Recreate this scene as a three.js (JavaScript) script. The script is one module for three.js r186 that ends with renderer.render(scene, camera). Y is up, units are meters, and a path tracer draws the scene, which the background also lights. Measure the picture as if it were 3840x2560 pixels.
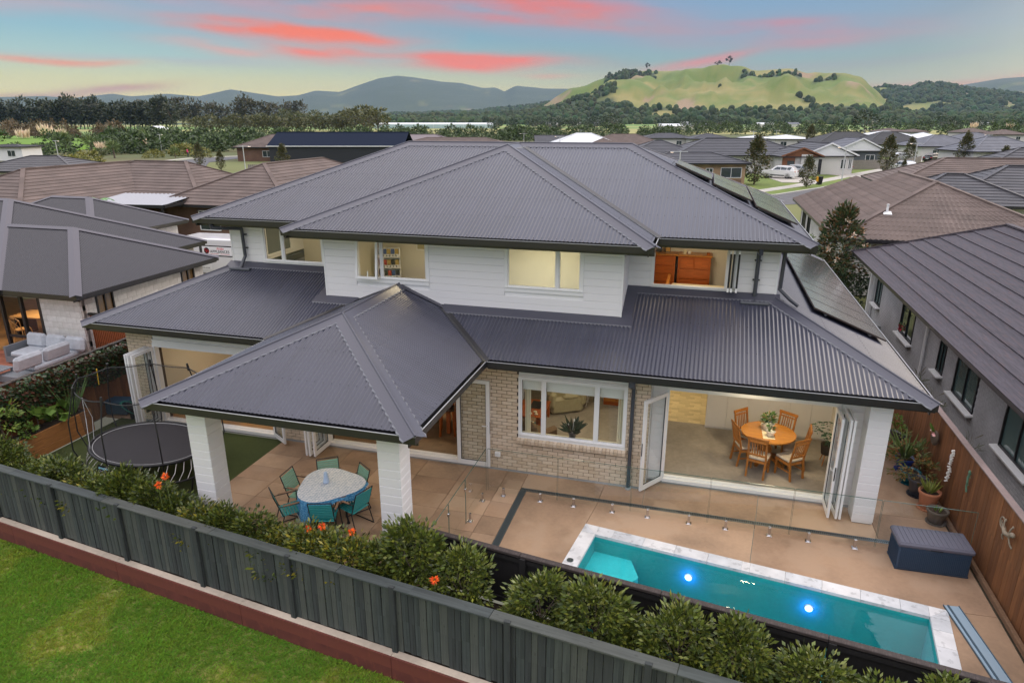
import * as THREE from 'three';
import { mergeGeometries } from 'three/addons/utils/BufferGeometryUtils.js';
import { RectAreaLightUniformsLib } from 'three/addons/lights/RectAreaLightUniformsLib.js';

// ---------- camera, sky, sun, exposure ----------
const scene = new THREE.Scene();
const camera = new THREE.PerspectiveCamera(53.36, 1024 / 682, 0.1, 40000);
const CAM = new THREE.Vector3(1.625, 7.836, 12.992);
camera.position.copy(CAM);
camera.lookAt(-0.94825, 4.72551, 3.84301);
const renderer = new THREE.WebGLRenderer({ antialias: true });
renderer.toneMapping = THREE.LinearToneMapping;
renderer.toneMappingExposure = 1.0;
renderer.shadowMap.enabled = true;
RectAreaLightUniformsLib.init();

const lin = (r, g, b) => [Math.pow(r / 255, 2.2), Math.pow(g / 255, 2.2), Math.pow(b / 255, 2.2)];
const mix = (a, b, t) => a + (b - a) * t;
const mix3 = (a, b, t) => [mix(a[0], b[0], t), mix(a[1], b[1], t), mix(a[2], b[2], t)];
const sst = (a, b, x) => { const t = Math.min(1, Math.max(0, (x - a) / (b - a))); return t * t * (3 - 2 * t); };
const D2R = Math.PI / 180;
function rng(seed) { let s = seed >>> 0; return () => { s = (s + 0x6d2b79f5) | 0; let t = Math.imul(s ^ (s >>> 15), 1 | s); t = (t + Math.imul(t ^ (t >>> 7), 61 | t)) ^ t; return ((t ^ (t >>> 14)) >>> 0) / 4294967296; }; }
function hash2(x, y, s) { let h = Math.imul(x | 0, 374761393) + Math.imul(y | 0, 668265263) + Math.imul(s | 0, 974634777); h = Math.imul(h ^ (h >>> 13), 1274126177); return ((h ^ (h >>> 16)) >>> 0) / 4294967296; }
function vnoise(x, y, per = 0, s = 1) {
  const xi = Math.floor(x), yi = Math.floor(y), fx = x - xi, fy = y - yi, u = fx * fx * (3 - 2 * fx), v = fy * fy * (3 - 2 * fy);
  const w = (a) => per ? ((a % per) + per) % per : a;
  return mix(mix(hash2(w(xi), w(yi), s), hash2(w(xi + 1), w(yi), s), u), mix(hash2(w(xi), w(yi + 1), s), hash2(w(xi + 1), w(yi + 1), s), u), v);
}
function fbm(x, y, per = 0, oct = 4, s = 1) { let a = 0, k = 0.5, t = 0; for (let i = 0; i < oct; i++) { a += k * vnoise(x, y, per, s + i * 17); t += k; x *= 2; y *= 2; per *= 2; k *= 0.5; } return a / t; }

// sky: horizon glow and blue band as in view, cloud streaks, lighter thin overcast overhead (the pool mirrors it)
const FW = [-Math.sin(15.712 * D2R), -Math.cos(15.712 * D2R)], RT = [-FW[1], FW[0]];
const OVERHEAD = 1.9;
const STREAKS = [ // azimuth, elevation, half length, half thickness, rise per degree, strength, colour
  [-12.5, 7.9, 9, 0.5, -0.03, 0.8, [232, 140, 128]], [1, 8.3, 10, 0.75, -0.09, 1.0, [226, 118, 108]], [7.5, 7.0, 6, 0.42, -0.11, 0.6, [228, 140, 130]],
  [-17, 6.3, 8.5, 0.36, -0.035, 1.25, [255, 122, 84]], [-13, 5.85, 5.5, 0.3, -0.06, 1.0, [255, 126, 92]], [-21, 4.9, 5.5, 0.3, -0.06, 0.55, [244, 160, 138]],
  [-14.2, 4.8, 4.6, 0.34, -0.09, 0.85, [252, 132, 104]], [-3.5, 4.35, 8.5, 0.33, -0.005, 1.15, [250, 128, 104]], [-3.5, 3.85, 3.8, 0.28, -0.05, 0.7, [252, 130, 104]],
  [-32, 3.75, 5.5, 0.12, -0.01, 0.9, [246, 148, 112]], [-29, 1.85, 4.5, 0.2, 0.1, 0.8, [204, 140, 110]], [-33, 1.25, 4, 0.13, 0.02, 0.6, [190, 135, 110]],
  [20, 6.2, 9.5, 0.6, -0.02, 0.6, [214, 140, 150]], [14.5, 4.2, 5.5, 0.25, 0.12, 0.62, [236, 136, 130]], [23, 5.3, 5, 0.28, 0.07, 0.4, [214, 140, 148]],
  [31, 2.15, 7, 0.16, 0.0, 0.8, [196, 110, 108]], [36.5, 2.6, 4, 0.3, 0.06, 0.7, [190, 100, 108]], [3, 3.2, 3, 0.1, 0.02, 0.6, [244, 150, 126]],
  [10, 2.2, 5, 0.16, 0.01, 0.5, [244, 150, 118]], [-36, 7.5, 9, 0.5, -0.03, 0.5, [224, 166, 166]], [-24, 8.6, 8, 0.6, -0.03, 0.5, [214, 158, 170]],
];
function skyAt(az, el) {
  const side = sst(-40, 42, Math.max(-90, Math.min(90, az)));
  const stops = [[-1, [250, 226, 120], [232, 204, 122], [206, 180, 120]], [1.4, [248, 226, 128], [230, 210, 140], [196, 180, 128]], [2.8, [222, 218, 158], [202, 202, 158], [160, 170, 150]],
    [4.3, [176, 205, 196], [156, 184, 178], [128, 158, 160]], [5.9, [150, 192, 202], [136, 172, 186], [106, 148, 170]], [8.7, [136, 172, 196], [122, 156, 184], [84, 128, 168]], [14, [150, 170, 196], [140, 160, 190], [120, 146, 180]]];
  let k = 0; while (k < stops.length - 2 && el > stops[k + 1][0]) k++;
  const t = Math.min(1, Math.max(0, (el - stops[k][0]) / (stops[k + 1][0] - stops[k][0])));
  const pick = (st) => side < 0.5 ? mix3(lin(...st[1]), lin(...st[2]), side * 2) : mix3(lin(...st[2]), lin(...st[3]), side * 2 - 1);
  let c = mix3(pick(stops[k]), pick(stops[k + 1]), t);
  // cloud streaks
  if (el > -1 && el < 16) for (const [a0, e0, hl, ht, tilt, str, col] of STREAKS) {
    const dx = (az - a0) / hl; if (dx < -1.6 || dx > 1.6) continue;
    const wob = (fbm(az * 0.16 + 7, el * 0.5, 0, 4, 5) - 0.5) * 1.5;
    const dy = (el - e0 - tilt * (az - a0) - wob * 0.5) / ht;
    const wisp = Math.max(0, 2.3 * fbm(az * 0.2 + e0 * 9, (el - tilt * az) * 2.1, 0, 6, 11) - 0.28);
    const m = Math.min(0.95, str * 1.15 * Math.exp(-dx * dx * 1.6) * Math.exp(-dy * dy * (dy < 0 ? 0.34 : 0.7)) * wisp);
    c = mix3(c, lin(...col), Math.max(0, m));
  }
  // sunset glow about the sun, right of the view
  { const g = Math.exp(-(((az - 66) / 22) ** 2)) * Math.exp(-(((el - 7) / 13) ** 2)) * sst(-3, 1, el); c = [c[0] + 2.3 * g, c[1] + 1.6 * g, c[2] + 0.75 * g]; }
  // overcast overhead, broken by soft pink and blue patches
  const up = sst(9, 34, el);
  if (up > 0) {
    const n = fbm(Math.cos(az * D2R) * (90 - el) * 0.055 + 20, Math.sin(az * D2R) * (90 - el) * 0.055 + 20, 0, 5, 31);
    const over = mix3([0.86, 0.9, 1.04], [1.12, 1.02, 0.98], sst(0.3, 0.7, n)).map((q) => q * OVERHEAD);
    c = mix3(c, over, up);
  }
  return c;
}
{
  const W = 2048, H = 1024, d = new Float32Array(W * H * 4);
  for (let j = 0; j < H; j++) {
    const el = ((j + 0.5) / H - 0.5) * 180;
    for (let i = 0; i < W; i++) {
      const ph = ((i + 0.5) / W - 0.5) * 2 * Math.PI, x = Math.cos(ph), z = Math.sin(ph);
      const az = Math.atan2(x * RT[0] + z * RT[1], x * FW[0] + z * FW[1]) / D2R;
      const c = el < -2 ? [0.2, 0.2, 0.17] : skyAt(az, el), o = (j * W + i) * 4;
      d[o] = c[0]; d[o + 1] = c[1]; d[o + 2] = c[2]; d[o + 3] = 1;
    }
  }
  const t = new THREE.DataTexture(d, W, H, THREE.RGBAFormat, THREE.FloatType);
  t.mapping = THREE.EquirectangularReflectionMapping; t.magFilter = t.minFilter = THREE.LinearFilter; t.needsUpdate = true;
  scene.background = t; scene.environment = t;
}
// low soft sun behind thin cloud, right and beyond the house
const sun = new THREE.DirectionalLight(new THREE.Color(1, 0.84, 0.64), 1.2);
{
  const az = 62 * D2R, el = 24 * D2R, h = [FW[0] * Math.cos(az) + RT[0] * Math.sin(az), FW[1] * Math.cos(az) + RT[1] * Math.sin(az)];
  sun.position.set(h[0] * Math.cos(el) * 80, Math.sin(el) * 80, h[1] * Math.cos(el) * 80);
  sun.castShadow = true; sun.shadow.radius = 40; sun.shadow.mapSize.set(4096, 4096);
  Object.assign(sun.shadow.camera, { left: -60, right: 60, top: 60, bottom: -60, near: 1, far: 250 });
  scene.add(sun, sun.target);
}

// ---------- helpers: naming ----------
const used = new Map();
function numbered(name) { const k = used.get(name) ?? 0; used.set(name, k + 1); return k ? name + '_' + String(k).padStart(3, '0') : name; }
function thing(name, label, category, pos = [0, 0, 0], turn = 0, group) {
  const o = new THREE.Group(); o.name = numbered(name); o.position.set(...pos); o.rotation.y = turn;
  o.userData = { label, category }; if (group) o.userData.group = group;
  scene.add(o); return o;
}
function tag(o, label, category, group) { o.userData.label = label; o.userData.category = category; if (group) o.userData.group = group; return o; }
function setting(o, label) { o.userData.kind = 'structure'; if (label) o.userData.label = label; return o; }
function groupPart(name, parent) { const g = new THREE.Group(); g.name = name; parent.add(g); return g; }
function copyOf(src, pos, turn, label, scale) {
  const c = src.clone(); c.name = numbered(src.name.replace(/_\d{3}$/, '')); c.userData = { ...src.userData, label }; c.position.set(...pos); c.rotation.set(0, turn, 0);
  if (scale) c.scale.set(...(Array.isArray(scale) ? scale : [scale, scale, scale]));
  scene.add(c); return c;
}

// ---------- helpers: mesh builder (uv in metres, box projected) ----------
const V = (x, y, z) => new THREE.Vector3(x, y, z);
const _n = V(0, 0, 0), _a = V(0, 0, 0), _b = V(0, 0, 0);
function chamferBox(sx, sy, sz, c) {
  const hx = sx / 2, hy = sy / 2, hz = sz / 2, mb = new MB();
  c = Math.min(c, hx * 0.9, hy * 0.9, hz * 0.9);
  const P = (i, j, k, ax) => V(i * (ax === 0 ? hx : hx - c), j * (ax === 1 ? hy : hy - c), k * (ax === 2 ? hz : hz - c));
  for (const s of [-1, 1]) {
    mb.quad(P(s, -1, -s, 0), P(s, 1, -s, 0), P(s, 1, s, 0), P(s, -1, s, 0));
    mb.quad(P(-s, s, -1, 1), P(-s, s, 1, 1), P(s, s, 1, 1), P(s, s, -1, 1));
    mb.quad(P(-s, -1, s, 2), P(s, -1, s, 2), P(s, 1, s, 2), P(-s, 1, s, 2));
  }
  const out = (a, b, cc, d) => { const m = a.clone().add(b).add(cc).add(d ?? cc); const nn = b.clone().sub(a).cross(cc.clone().sub(a)); if (nn.dot(m) < 0) d ? mb.quad(d, cc, b, a) : mb.tri(cc, b, a); else d ? mb.quad(a, b, cc, d) : mb.tri(a, b, cc); };
  for (const s of [-1, 1]) for (const t of [-1, 1]) {
    out(P(s, t, -1, 0), P(s, t, 1, 0), P(s, t, 1, 1), P(s, t, -1, 1));
    out(P(s, -1, t, 0), P(s, 1, t, 0), P(s, 1, t, 2), P(s, -1, t, 2));
    out(P(-1, s, t, 1), P(1, s, t, 1), P(1, s, t, 2), P(-1, s, t, 2));
    for (const q of [-1, 1]) out(P(s, t, q, 0), P(s, t, q, 1), P(s, t, q, 2));
  }
  return mb.geom();
}
class MB {
  constructor() { this.p = []; this.n = []; this.u = []; this.c = null; this.col = null; }
  color(r, g, b) { this.c = this.c ?? []; this.col = [r, g, b]; return this; }
  vert(p, n, u, v) { this.p.push(p.x, p.y, p.z); this.n.push(n.x, n.y, n.z); this.u.push(u, v); if (this.c) this.c.push(...(this.col ?? [1, 1, 1])); }
  auto(p, n, m) {
    const ax = Math.abs(m.x), ay = Math.abs(m.y), az = Math.abs(m.z);
    if (ay >= ax && ay >= az) this.vert(p, n, p.x, p.z); else if (ax >= az) this.vert(p, n, p.z, p.y); else this.vert(p, n, p.x, p.y);
  }
  tri(a, b, c) { _n.copy(_a.copy(b).sub(a).cross(_b.copy(c).sub(a))).normalize(); const n = _n.clone(); this.auto(a, n, n); this.auto(b, n, n); this.auto(c, n, n); return this; }
  quad(a, b, c, d) { this.tri(a, b, c); this.tri(a, c, d); return this; }
  poly(pts) { for (let i = 1; i < pts.length - 1; i++) this.tri(pts[0], pts[i], pts[i + 1]); return this; }
  bx(x0, y0, z0, x1, y1, z1) {
    const A = V(x0, y0, z0), B = V(x1, y0, z0), C = V(x1, y1, z0), D = V(x0, y1, z0), E = V(x0, y0, z1), F = V(x1, y0, z1), G = V(x1, y1, z1), H = V(x0, y1, z1);
    return this.quad(E, F, G, H).quad(B, A, D, C).quad(A, E, H, D).quad(F, B, C, G).quad(D, H, G, C).quad(A, B, F, E);
  }
  box(x, y, z, sx, sy, sz, rx = 0, ry = 0, rz = 0, c = 0) {
    const m = new THREE.Matrix4().makeRotationFromEuler(new THREE.Euler(rx, ry, rz)).setPosition(x, y, z);
    return this.add(c ? chamferBox(sx, sy, sz, c) : new MB().bx(-sx / 2, -sy / 2, -sz / 2, sx / 2, sy / 2, sz / 2).geom(), m);
  }
  // beam between two points, rectangular section w (sideways) by h
  beam(a, b, w, h, upv = V(0, 1, 0), c = 0) {
    const d = b.clone().sub(a), L = d.length(); d.normalize();
    let s = upv.clone().cross(d); if (s.length() < 1e-4) s = V(1, 0, 0).cross(d); s.normalize(); const u = d.clone().cross(s);
    const m = new THREE.Matrix4().makeBasis(s, u, d).setPosition(a.clone().add(b).multiplyScalar(0.5));
    return this.add(c ? chamferBox(w, h, L, c) : new MB().bx(-w / 2, -h / 2, -L / 2, w / 2, h / 2, L / 2).geom(), m);
  }
  cyl(a, b, r0, r1 = r0, seg = 12, cap = true) {
    const d = b.clone().sub(a).normalize(); let s = Math.abs(d.y) < 0.9 ? V(0, 1, 0).cross(d) : V(1, 0, 0).cross(d); s.normalize(); const t = d.clone().cross(s);
    const ring = (c, r, i) => { const q = (i / seg) * 2 * Math.PI, n = s.clone().multiplyScalar(Math.cos(q)).addScaledVector(t, Math.sin(q)); return [c.clone().addScaledVector(n, r), n]; };
    const L = a.distanceTo(b);
    for (let i = 0; i < seg; i++) {
      const [p0, n0] = ring(a, r0, i), [p1, n1] = ring(a, r0, i + 1), [q0] = ring(b, r1, i), [q1] = ring(b, r1, i + 1), u0 = (i / seg) * 6.28 * r0, u1 = ((i + 1) / seg) * 6.28 * r0;
      this.vert(p0, n0, u0, 0); this.vert(p1, n1, u1, 0); this.vert(q1, n1, u1, L); this.vert(p0, n0, u0, 0); this.vert(q1, n1, u1, L); this.vert(q0, n0, u0, L);
      if (cap) { this.tri(b, q0, q1); this.tri(a, p1, p0); }
    }
    return this;
  }
  tube(pts, r, seg = 6, closed = false) { const n = pts.length - (closed ? 0 : 1); for (let i = 0; i < n; i++) this.cyl(pts[i], pts[(i + 1) % pts.length], r, r, seg, !closed && (i === 0 || i === n - 1)); return this; }
  lathe(prof, seg = 24, c = V(0, 0, 0)) { // prof: [r, y] bottom to top (outside)
    const g = new THREE.LatheGeometry(prof.map(([r, y]) => new THREE.Vector2(r, y)), seg); return this.add(g, new THREE.Matrix4().setPosition(c));
  }
  ball(c, rx, ry = rx, rz = rx, w = 12, h = 8) { return this.add(new THREE.SphereGeometry(1, w, h), new THREE.Matrix4().makeScale(rx, ry, rz).setPosition(c)); }
  add(g, m) {
    g = g.index ? g.toNonIndexed() : g; const p = g.attributes.position, n = g.attributes.normal, u = g.attributes.uv, nm = m ? new THREE.Matrix3().getNormalMatrix(m) : null, q = V(0, 0, 0), w = V(0, 0, 0);
    for (let i = 0; i < p.count; i++) {
      q.fromBufferAttribute(p, i); w.fromBufferAttribute(n, i); if (m) { q.applyMatrix4(m); w.applyMatrix3(nm).normalize(); }
      this.vert(q, w, u ? u.getX(i) : 0, u ? u.getY(i) : 0);
    }
    return this;
  }
  geom() {
    const g = new THREE.BufferGeometry();
    g.setAttribute('position', new THREE.Float32BufferAttribute(this.p, 3)); g.setAttribute('normal', new THREE.Float32BufferAttribute(this.n, 3)); g.setAttribute('uv', new THREE.Float32BufferAttribute(this.u, 2));
    if (this.c) g.setAttribute('color', new THREE.Float32BufferAttribute(this.c, 3));
    return g;
  }
  build(name, mat, parent = scene) { return meshOf(name, this.geom(), mat, parent); }
}
function meshOf(name, g, mat, parent = scene) {
  const o = new THREE.Mesh(g, mat); o.castShadow = o.receiveShadow = true; o.name = parent === scene ? numbered(name) : name; parent.add(o); return o;
}
const mb = () => new MB();

// ---------- textures and materials ----------
function texture(w, h, fn, srgb = true, rep = 1) {
  const d = new Uint8Array(w * h * 4);
  for (let y = 0; y < h; y++) for (let x = 0; x < w; x++) {
    const c = fn(x / w, y / h), o = (y * w + x) * 4, e = (v) => Math.max(0, Math.min(255, Math.round(255 * (srgb ? Math.pow(Math.max(0, v), 1 / 2.2) : v))));
    if (typeof c === 'number') { d[o] = d[o + 1] = d[o + 2] = e(c); } else { d[o] = e(c[0]); d[o + 1] = e(c[1]); d[o + 2] = e(c[2]); }
    d[o + 3] = 255;
  }
  const t = new THREE.DataTexture(d, w, h); t.wrapS = t.wrapT = THREE.RepeatWrapping; t.magFilter = THREE.LinearFilter; t.minFilter = THREE.LinearMipmapLinearFilter; t.generateMipmaps = true;
  if (srgb) t.colorSpace = THREE.SRGBColorSpace; t.repeat.set(1 / rep, 1 / rep); t.needsUpdate = true; return t;
}
const std = (c, rough = 0.7, o = {}) => { const m = new THREE.MeshStandardMaterial({ roughness: rough, side: THREE.DoubleSide, ...o }); m.color.setRGB(...c); return m; };
const phy = (c, rough, o = {}) => { const m = new THREE.MeshPhysicalMaterial({ roughness: rough, side: THREE.DoubleSide, ...o }); m.color.setRGB(...c); return m; };
// grey multiplier textures (mean about 1 in the map is 0.8, so colours are divided by 0.8)
const TX = {
  fine: texture(256, 256, (u, v) => 0.72 + 0.16 * fbm(u * 32, v * 32, 32, 3, 3) + 0.16 * fbm(u * 4, v * 4, 4, 3, 9), true, 1.2),
  mott: texture(512, 512, (u, v) => { const a = fbm(u * 4, v * 4, 4, 5, 21), b = fbm(u * 48, v * 48, 48, 2, 5); return 0.5 + 0.45 * a + 0.16 * b; }, true, 3.1),
  bumpF: texture(256, 256, (u, v) => 0.6 * vnoise(u * 64, v * 64, 64, 2) + 0.4 * vnoise(u * 128, v * 128, 128, 7), false, 0.5),
  grainV: texture(256, 512, (u, v) => { const w = fbm(u * 3, v * 1, 0, 2, 3); const g = vnoise((u + w * 0.03) * 42, v * 3, 0, 4) * 0.5 + vnoise(u * 110, v * 6, 0, 8) * 0.5; return 0.5 + 0.38 * g + 0.22 * fbm(u * 3, v * 5, 0, 3, 12); }, true, 1),
  grainH: texture(512, 256, (u, v) => { const g = vnoise(u * 3, v * 42, 0, 4) * 0.5 + vnoise(u * 6, v * 110, 0, 8) * 0.5; return 0.5 + 0.38 * g + 0.22 * fbm(u * 5, v * 3, 0, 3, 12); }, true, 1),
};
const k8 = (c) => c.map((v) => v / 0.8);
const M = {};
const streakTex = texture(512, 512, (u, v) => { const lap = Math.abs((u * 4) % 1 - 0.5) > 0.487 ? 0.12 : 0; return 0.66 + 0.2 * fbm(u * 24, v * 3, 24, 3, 71) + 0.18 * fbm(u * 3, v * 3, 3, 4, 72) - lap; }, true, 3.04);
M.iron = phy(k8([0.036, 0.038, 0.06]), 0.4, { clearcoat: 0.3, clearcoatRoughness: 0.28, map: streakTex });
M.ironCap = phy([0.055, 0.056, 0.08], 0.42, { clearcoat: 0.2, clearcoatRoughness: 0.35 });
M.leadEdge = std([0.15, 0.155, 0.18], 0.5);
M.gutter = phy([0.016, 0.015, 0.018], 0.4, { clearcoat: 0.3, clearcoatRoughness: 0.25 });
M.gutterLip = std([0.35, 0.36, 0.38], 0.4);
M.pipe = phy([0.05, 0.055, 0.07], 0.4, { clearcoat: 0.2 });
M.board = std([0.77, 0.76, 0.775], 0.5);
M.white = std([0.78, 0.78, 0.79], 0.35);
M.soffit = std([0.72, 0.7, 0.68], 0.7);
M.brick = [[0.56, 0.455, 0.345], [0.6, 0.5, 0.39], [0.52, 0.415, 0.305]].map((c) => std(k8(c), 0.85, { map: TX.mott, bumpMap: TX.bumpF, bumpScale: 0.002 }));
M.mortar = std([0.085, 0.06, 0.045], 0.95);
M.found = std(k8([0.3, 0.31, 0.32]), 0.9, { map: TX.mott });
M.glass = phy([0.93, 0.96, 0.95], 0.02, { transmission: 1, thickness: 0, ior: 1.5 });
M.frost = phy([0.86, 0.9, 0.84], 0.5, { transmission: 0.85, thickness: 0, ior: 1.45 });
M.black = std([0.012, 0.012, 0.014], 0.45);
M.chrome = std([0.6, 0.6, 0.62], 0.18, { metalness: 1 });
M.innerWall = std([0.7, 0.66, 0.57], 0.85);
M.ceil = std([0.78, 0.77, 0.74], 0.9);
// ---------- leaf plants ----------
const leafMats = {};
function leafMat(key, rough = 0.55) { return leafMats[key] ??= std([1, 1, 1], rough, { vertexColors: true }); }
// leaves spread by place(r) -> {p, d}: position and pointing direction
function leafGeom(n, seed, place, len, wid, cols, fold = 0.25) {
  const r = rng(seed), P = [], N = [], C = [], up = V(0, 1, 0), s = V(0, 0, 0), nn = V(0, 0, 0);
  for (let i = 0; i < n; i++) {
    const { p, d, k = 1 } = place(r, i); const L = len * (0.65 + 0.7 * r()) * k, w = wid * (0.7 + 0.6 * r()) * k;
    d.normalize(); s.set(r() - 0.5, r() - 0.5, r() - 0.5).cross(d); if (s.length() < 1e-3) s.set(1, 0, 0); s.normalize(); nn.copy(s).cross(d).normalize(); if (nn.y < 0) { nn.negate(); }
    const tip = p.clone().addScaledVector(d, L), m = p.clone().addScaledVector(d, L * 0.48).addScaledVector(nn, -w * fold), a = m.clone().addScaledVector(s, w * 0.5).addScaledVector(nn, w * fold), b = m.clone().addScaledVector(s, -w * 0.5).addScaledVector(nn, w * fold);
    const c = cols[Math.floor(r() * cols.length)], v = (0.75 + 0.5 * r()) * 1.3;
    const n1 = a.clone().sub(p).cross(tip.clone().sub(p)).normalize(), n2 = tip.clone().sub(p).cross(b.clone().sub(p)).normalize(), f = n1.dot(nn) < 0; if (f) { n1.negate(); n2.negate(); }
    for (const q of f ? [p, tip, a, p, b, tip] : [p, a, tip, p, tip, b]) { P.push(q.x, q.y, q.z); C.push(c[0] * v, c[1] * v, c[2] * v); }
    for (const q of [n1, n1, n1, n2, n2, n2]) N.push(q.x, q.y, q.z);
  }
  const g = new THREE.BufferGeometry(); g.setAttribute('position', new THREE.Float32BufferAttribute(P, 3)); g.setAttribute('normal', new THREE.Float32BufferAttribute(N, 3)); g.setAttribute('color', new THREE.Float32BufferAttribute(C, 3)); return g;
}
// ---------- ground, lawn, terrain ----------
const fenceZ = (x) => 4.41 + 0.1275 * (x + 6.655);
// plan position from bearing (degrees right of the view axis) and distance, measured from the vantage point
const bearing = (az, d) => { const a = az * D2R; return [CAM.x + d * (FW[0] * Math.cos(a) + RT[0] * Math.sin(a)), CAM.z + d * (FW[1] * Math.cos(a) + RT[1] * Math.sin(a))]; };
const interp = (tab, x) => { if (x <= tab[0][0]) return tab[0][1]; for (let i = 1; i < tab.length; i++) if (x <= tab[i][0]) return mix(tab[i - 1][1], tab[i][1], (x - tab[i - 1][0]) / (tab[i][0] - tab[i - 1][0])); return tab[tab.length - 1][1]; };
// ridge profiles: [bearing, elevation of the skyline in degrees]
const RANGE_FAR = [[-60, 1.2], [-46, 1.3], [-37, 1.32], [-33, 1.5], [-31.5, 1.38], [-29, 1.7], [-27.8, 1.55], [-25.5, 1.75], [-23.5, 1.6], [-21.3, 2.1], [-18, 1.65], [-16.5, 1.75], [-15.2, 2.1], [-13.4, 2.0], [-11.5, 2.65], [-10.4, 3.0], [-9, 3.2], [-7.8, 3.1], [-5.5, 2.8], [-4, 2.7], [-2.3, 2.35], [-1.3, 2.4], [-0.6, 2.1], [0.3, 2.52], [2.5, 2.32], [5, 2.3], [9, 2.0], [20, 1.6], [27, 1.7], [30, 1.9], [34, 2.55], [36.5, 2.65], [39, 2.3], [46, 2.1], [60, 1.8]];
const RANGE_MID = [[-60, 0], [-14, 0], [-9, 0.35], [-3, 0.5], [3, 1.25], [6, 1.7], [24, 2.0], [27.3, 2.1], [28.6, 1.85], [29.6, 2.15], [31, 2.05], [33, 1.75], [34.5, 1.55], [36, 1.4], [40, 1.35], [48, 1.2], [60, 1]];
const HILL = [[-60, 0], [-2, 0], [1, 0.55], [3, 1.3], [4.6, 2.25], [6, 2.6], [7.6, 3.05], [8.8, 3.55], [10.2, 3.68], [14.2, 3.75], [15.8, 3.88], [16.4, 3.98], [17.5, 3.85], [18.6, 3.62], [20.4, 3.7], [21, 3.7], [22, 3.3], [23.8, 3.2], [24.9, 2.95], [25.8, 2.7], [26.5, 2.0], [27.4, 1.15], [28.8, 0.45], [31, 0.15], [34, 0], [60, 0]];
const ROLL = [[-60, 0.05], [-20, 0.05], [-9, 0.3], [-6, 0.5], [-3, 0.35], [2, 0.5], [10, 1.1], [17, 1.4], [22, 1.0], [27, 0.35], [32, 0.5], [38, 0.7], [60, 0.4]];
const ridgeAt = (d, peak, front, back) => d < peak ? sst(peak - front, peak, d) : 1 - sst(peak, peak + back, d);
function terrainH(az, d) {
  const [x, z] = bearing(az, d); const n = fbm(x * 0.004 + 50, z * 0.004 + 50, 0, 5, 3), n2 = fbm(x * 0.0012 + 9, z * 0.0012 + 4, 0, 4, 8);
  let h = 0; const T = (deg, dist) => Math.tan(deg * D2R) * dist;
  const far = T(interp(RANGE_FAR, az), 7600) * ridgeAt(d, 7600, 3400, 5000) * (d < 7400 ? 0.72 + 0.5 * n2 * sst(7600, 5000, d) + 0.28 * sst(5000, 7600, d) : 1);
  const mid = T(interp(RANGE_MID, az), 3600) * ridgeAt(d, 3600, 1500, 1400) * (0.86 + 0.28 * n);
  const gul = Math.abs(fbm(az * 0.26 + 3, d * 0.0009, 0, 4, 14) - 0.5) * 2;
  const hill = T(interp(HILL, az), 2300) * Math.pow(ridgeAt(d, 2300, 1150, 900), 0.85) * (1 - 0.55 * Math.pow(1 - gul, 1.6) * sst(2300, 1850, d) * sst(1150, 1450, d)) + T(interp(ROLL, az), 1600) * ridgeAt(d, 1650, 420, 500) * (0.5 + n);
  h = Math.max(far, mid, hill); if (d > 1300 && d < 2800) h += (fbm(x * 0.0065 + 3, z * 0.0065 + 8, 0, 4, 23) - 0.5) * 70 * sst(1300, 1700, d) * sst(2350, 2150, d) * sst(0, 60, h); return h + (d > 500 ? (n - 0.4) * 6 * sst(900, 1600, d) : 0);
}
// forest cover of the slopes (0 to 1)
function forestAt(az, d, x, z) {
  const n = fbm(x * 0.0034 + 7, z * 0.0034 + 2, 0, 4, 41), p = fbm(x * 0.011, z * 0.011, 0, 3, 43);
  if (d > 4300) return sst(0.36, 0.5, n * 0.7 + p * 0.3 + 0.12);
  if (d > 2900) return az > 23 ? sst(0.3, 0.42, n) * (az > 32 && d < 3300 ? 0.35 : 1) : sst(0.34, 0.46, n);
  let f = sst(0.63, 0.66, n * 0.75 + p * 0.25);
  if (d > 1150 && d < 1900) f = Math.max(f, sst(0.46, 0.5, n * 0.6 + p * 0.4 + 0.04 - sst(1380, 1750, d) * 0.16));
  if (az < 6 && az > -4 && d < 2000 && d > 1200) f = Math.max(f, sst(0.42, 0.47, n * 0.6 + p * 0.4));
  if (az > 7.2 && az < 11.2 && d > 2080 && d < 2300) f = Math.max(f, sst(0.35, 0.4, p + 0.05));
  if (az > 27.5 && d > 1500) f = Math.max(f, sst(0.44, 0.5, n * 0.5 + p * 0.5));
  return f;
}
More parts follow.
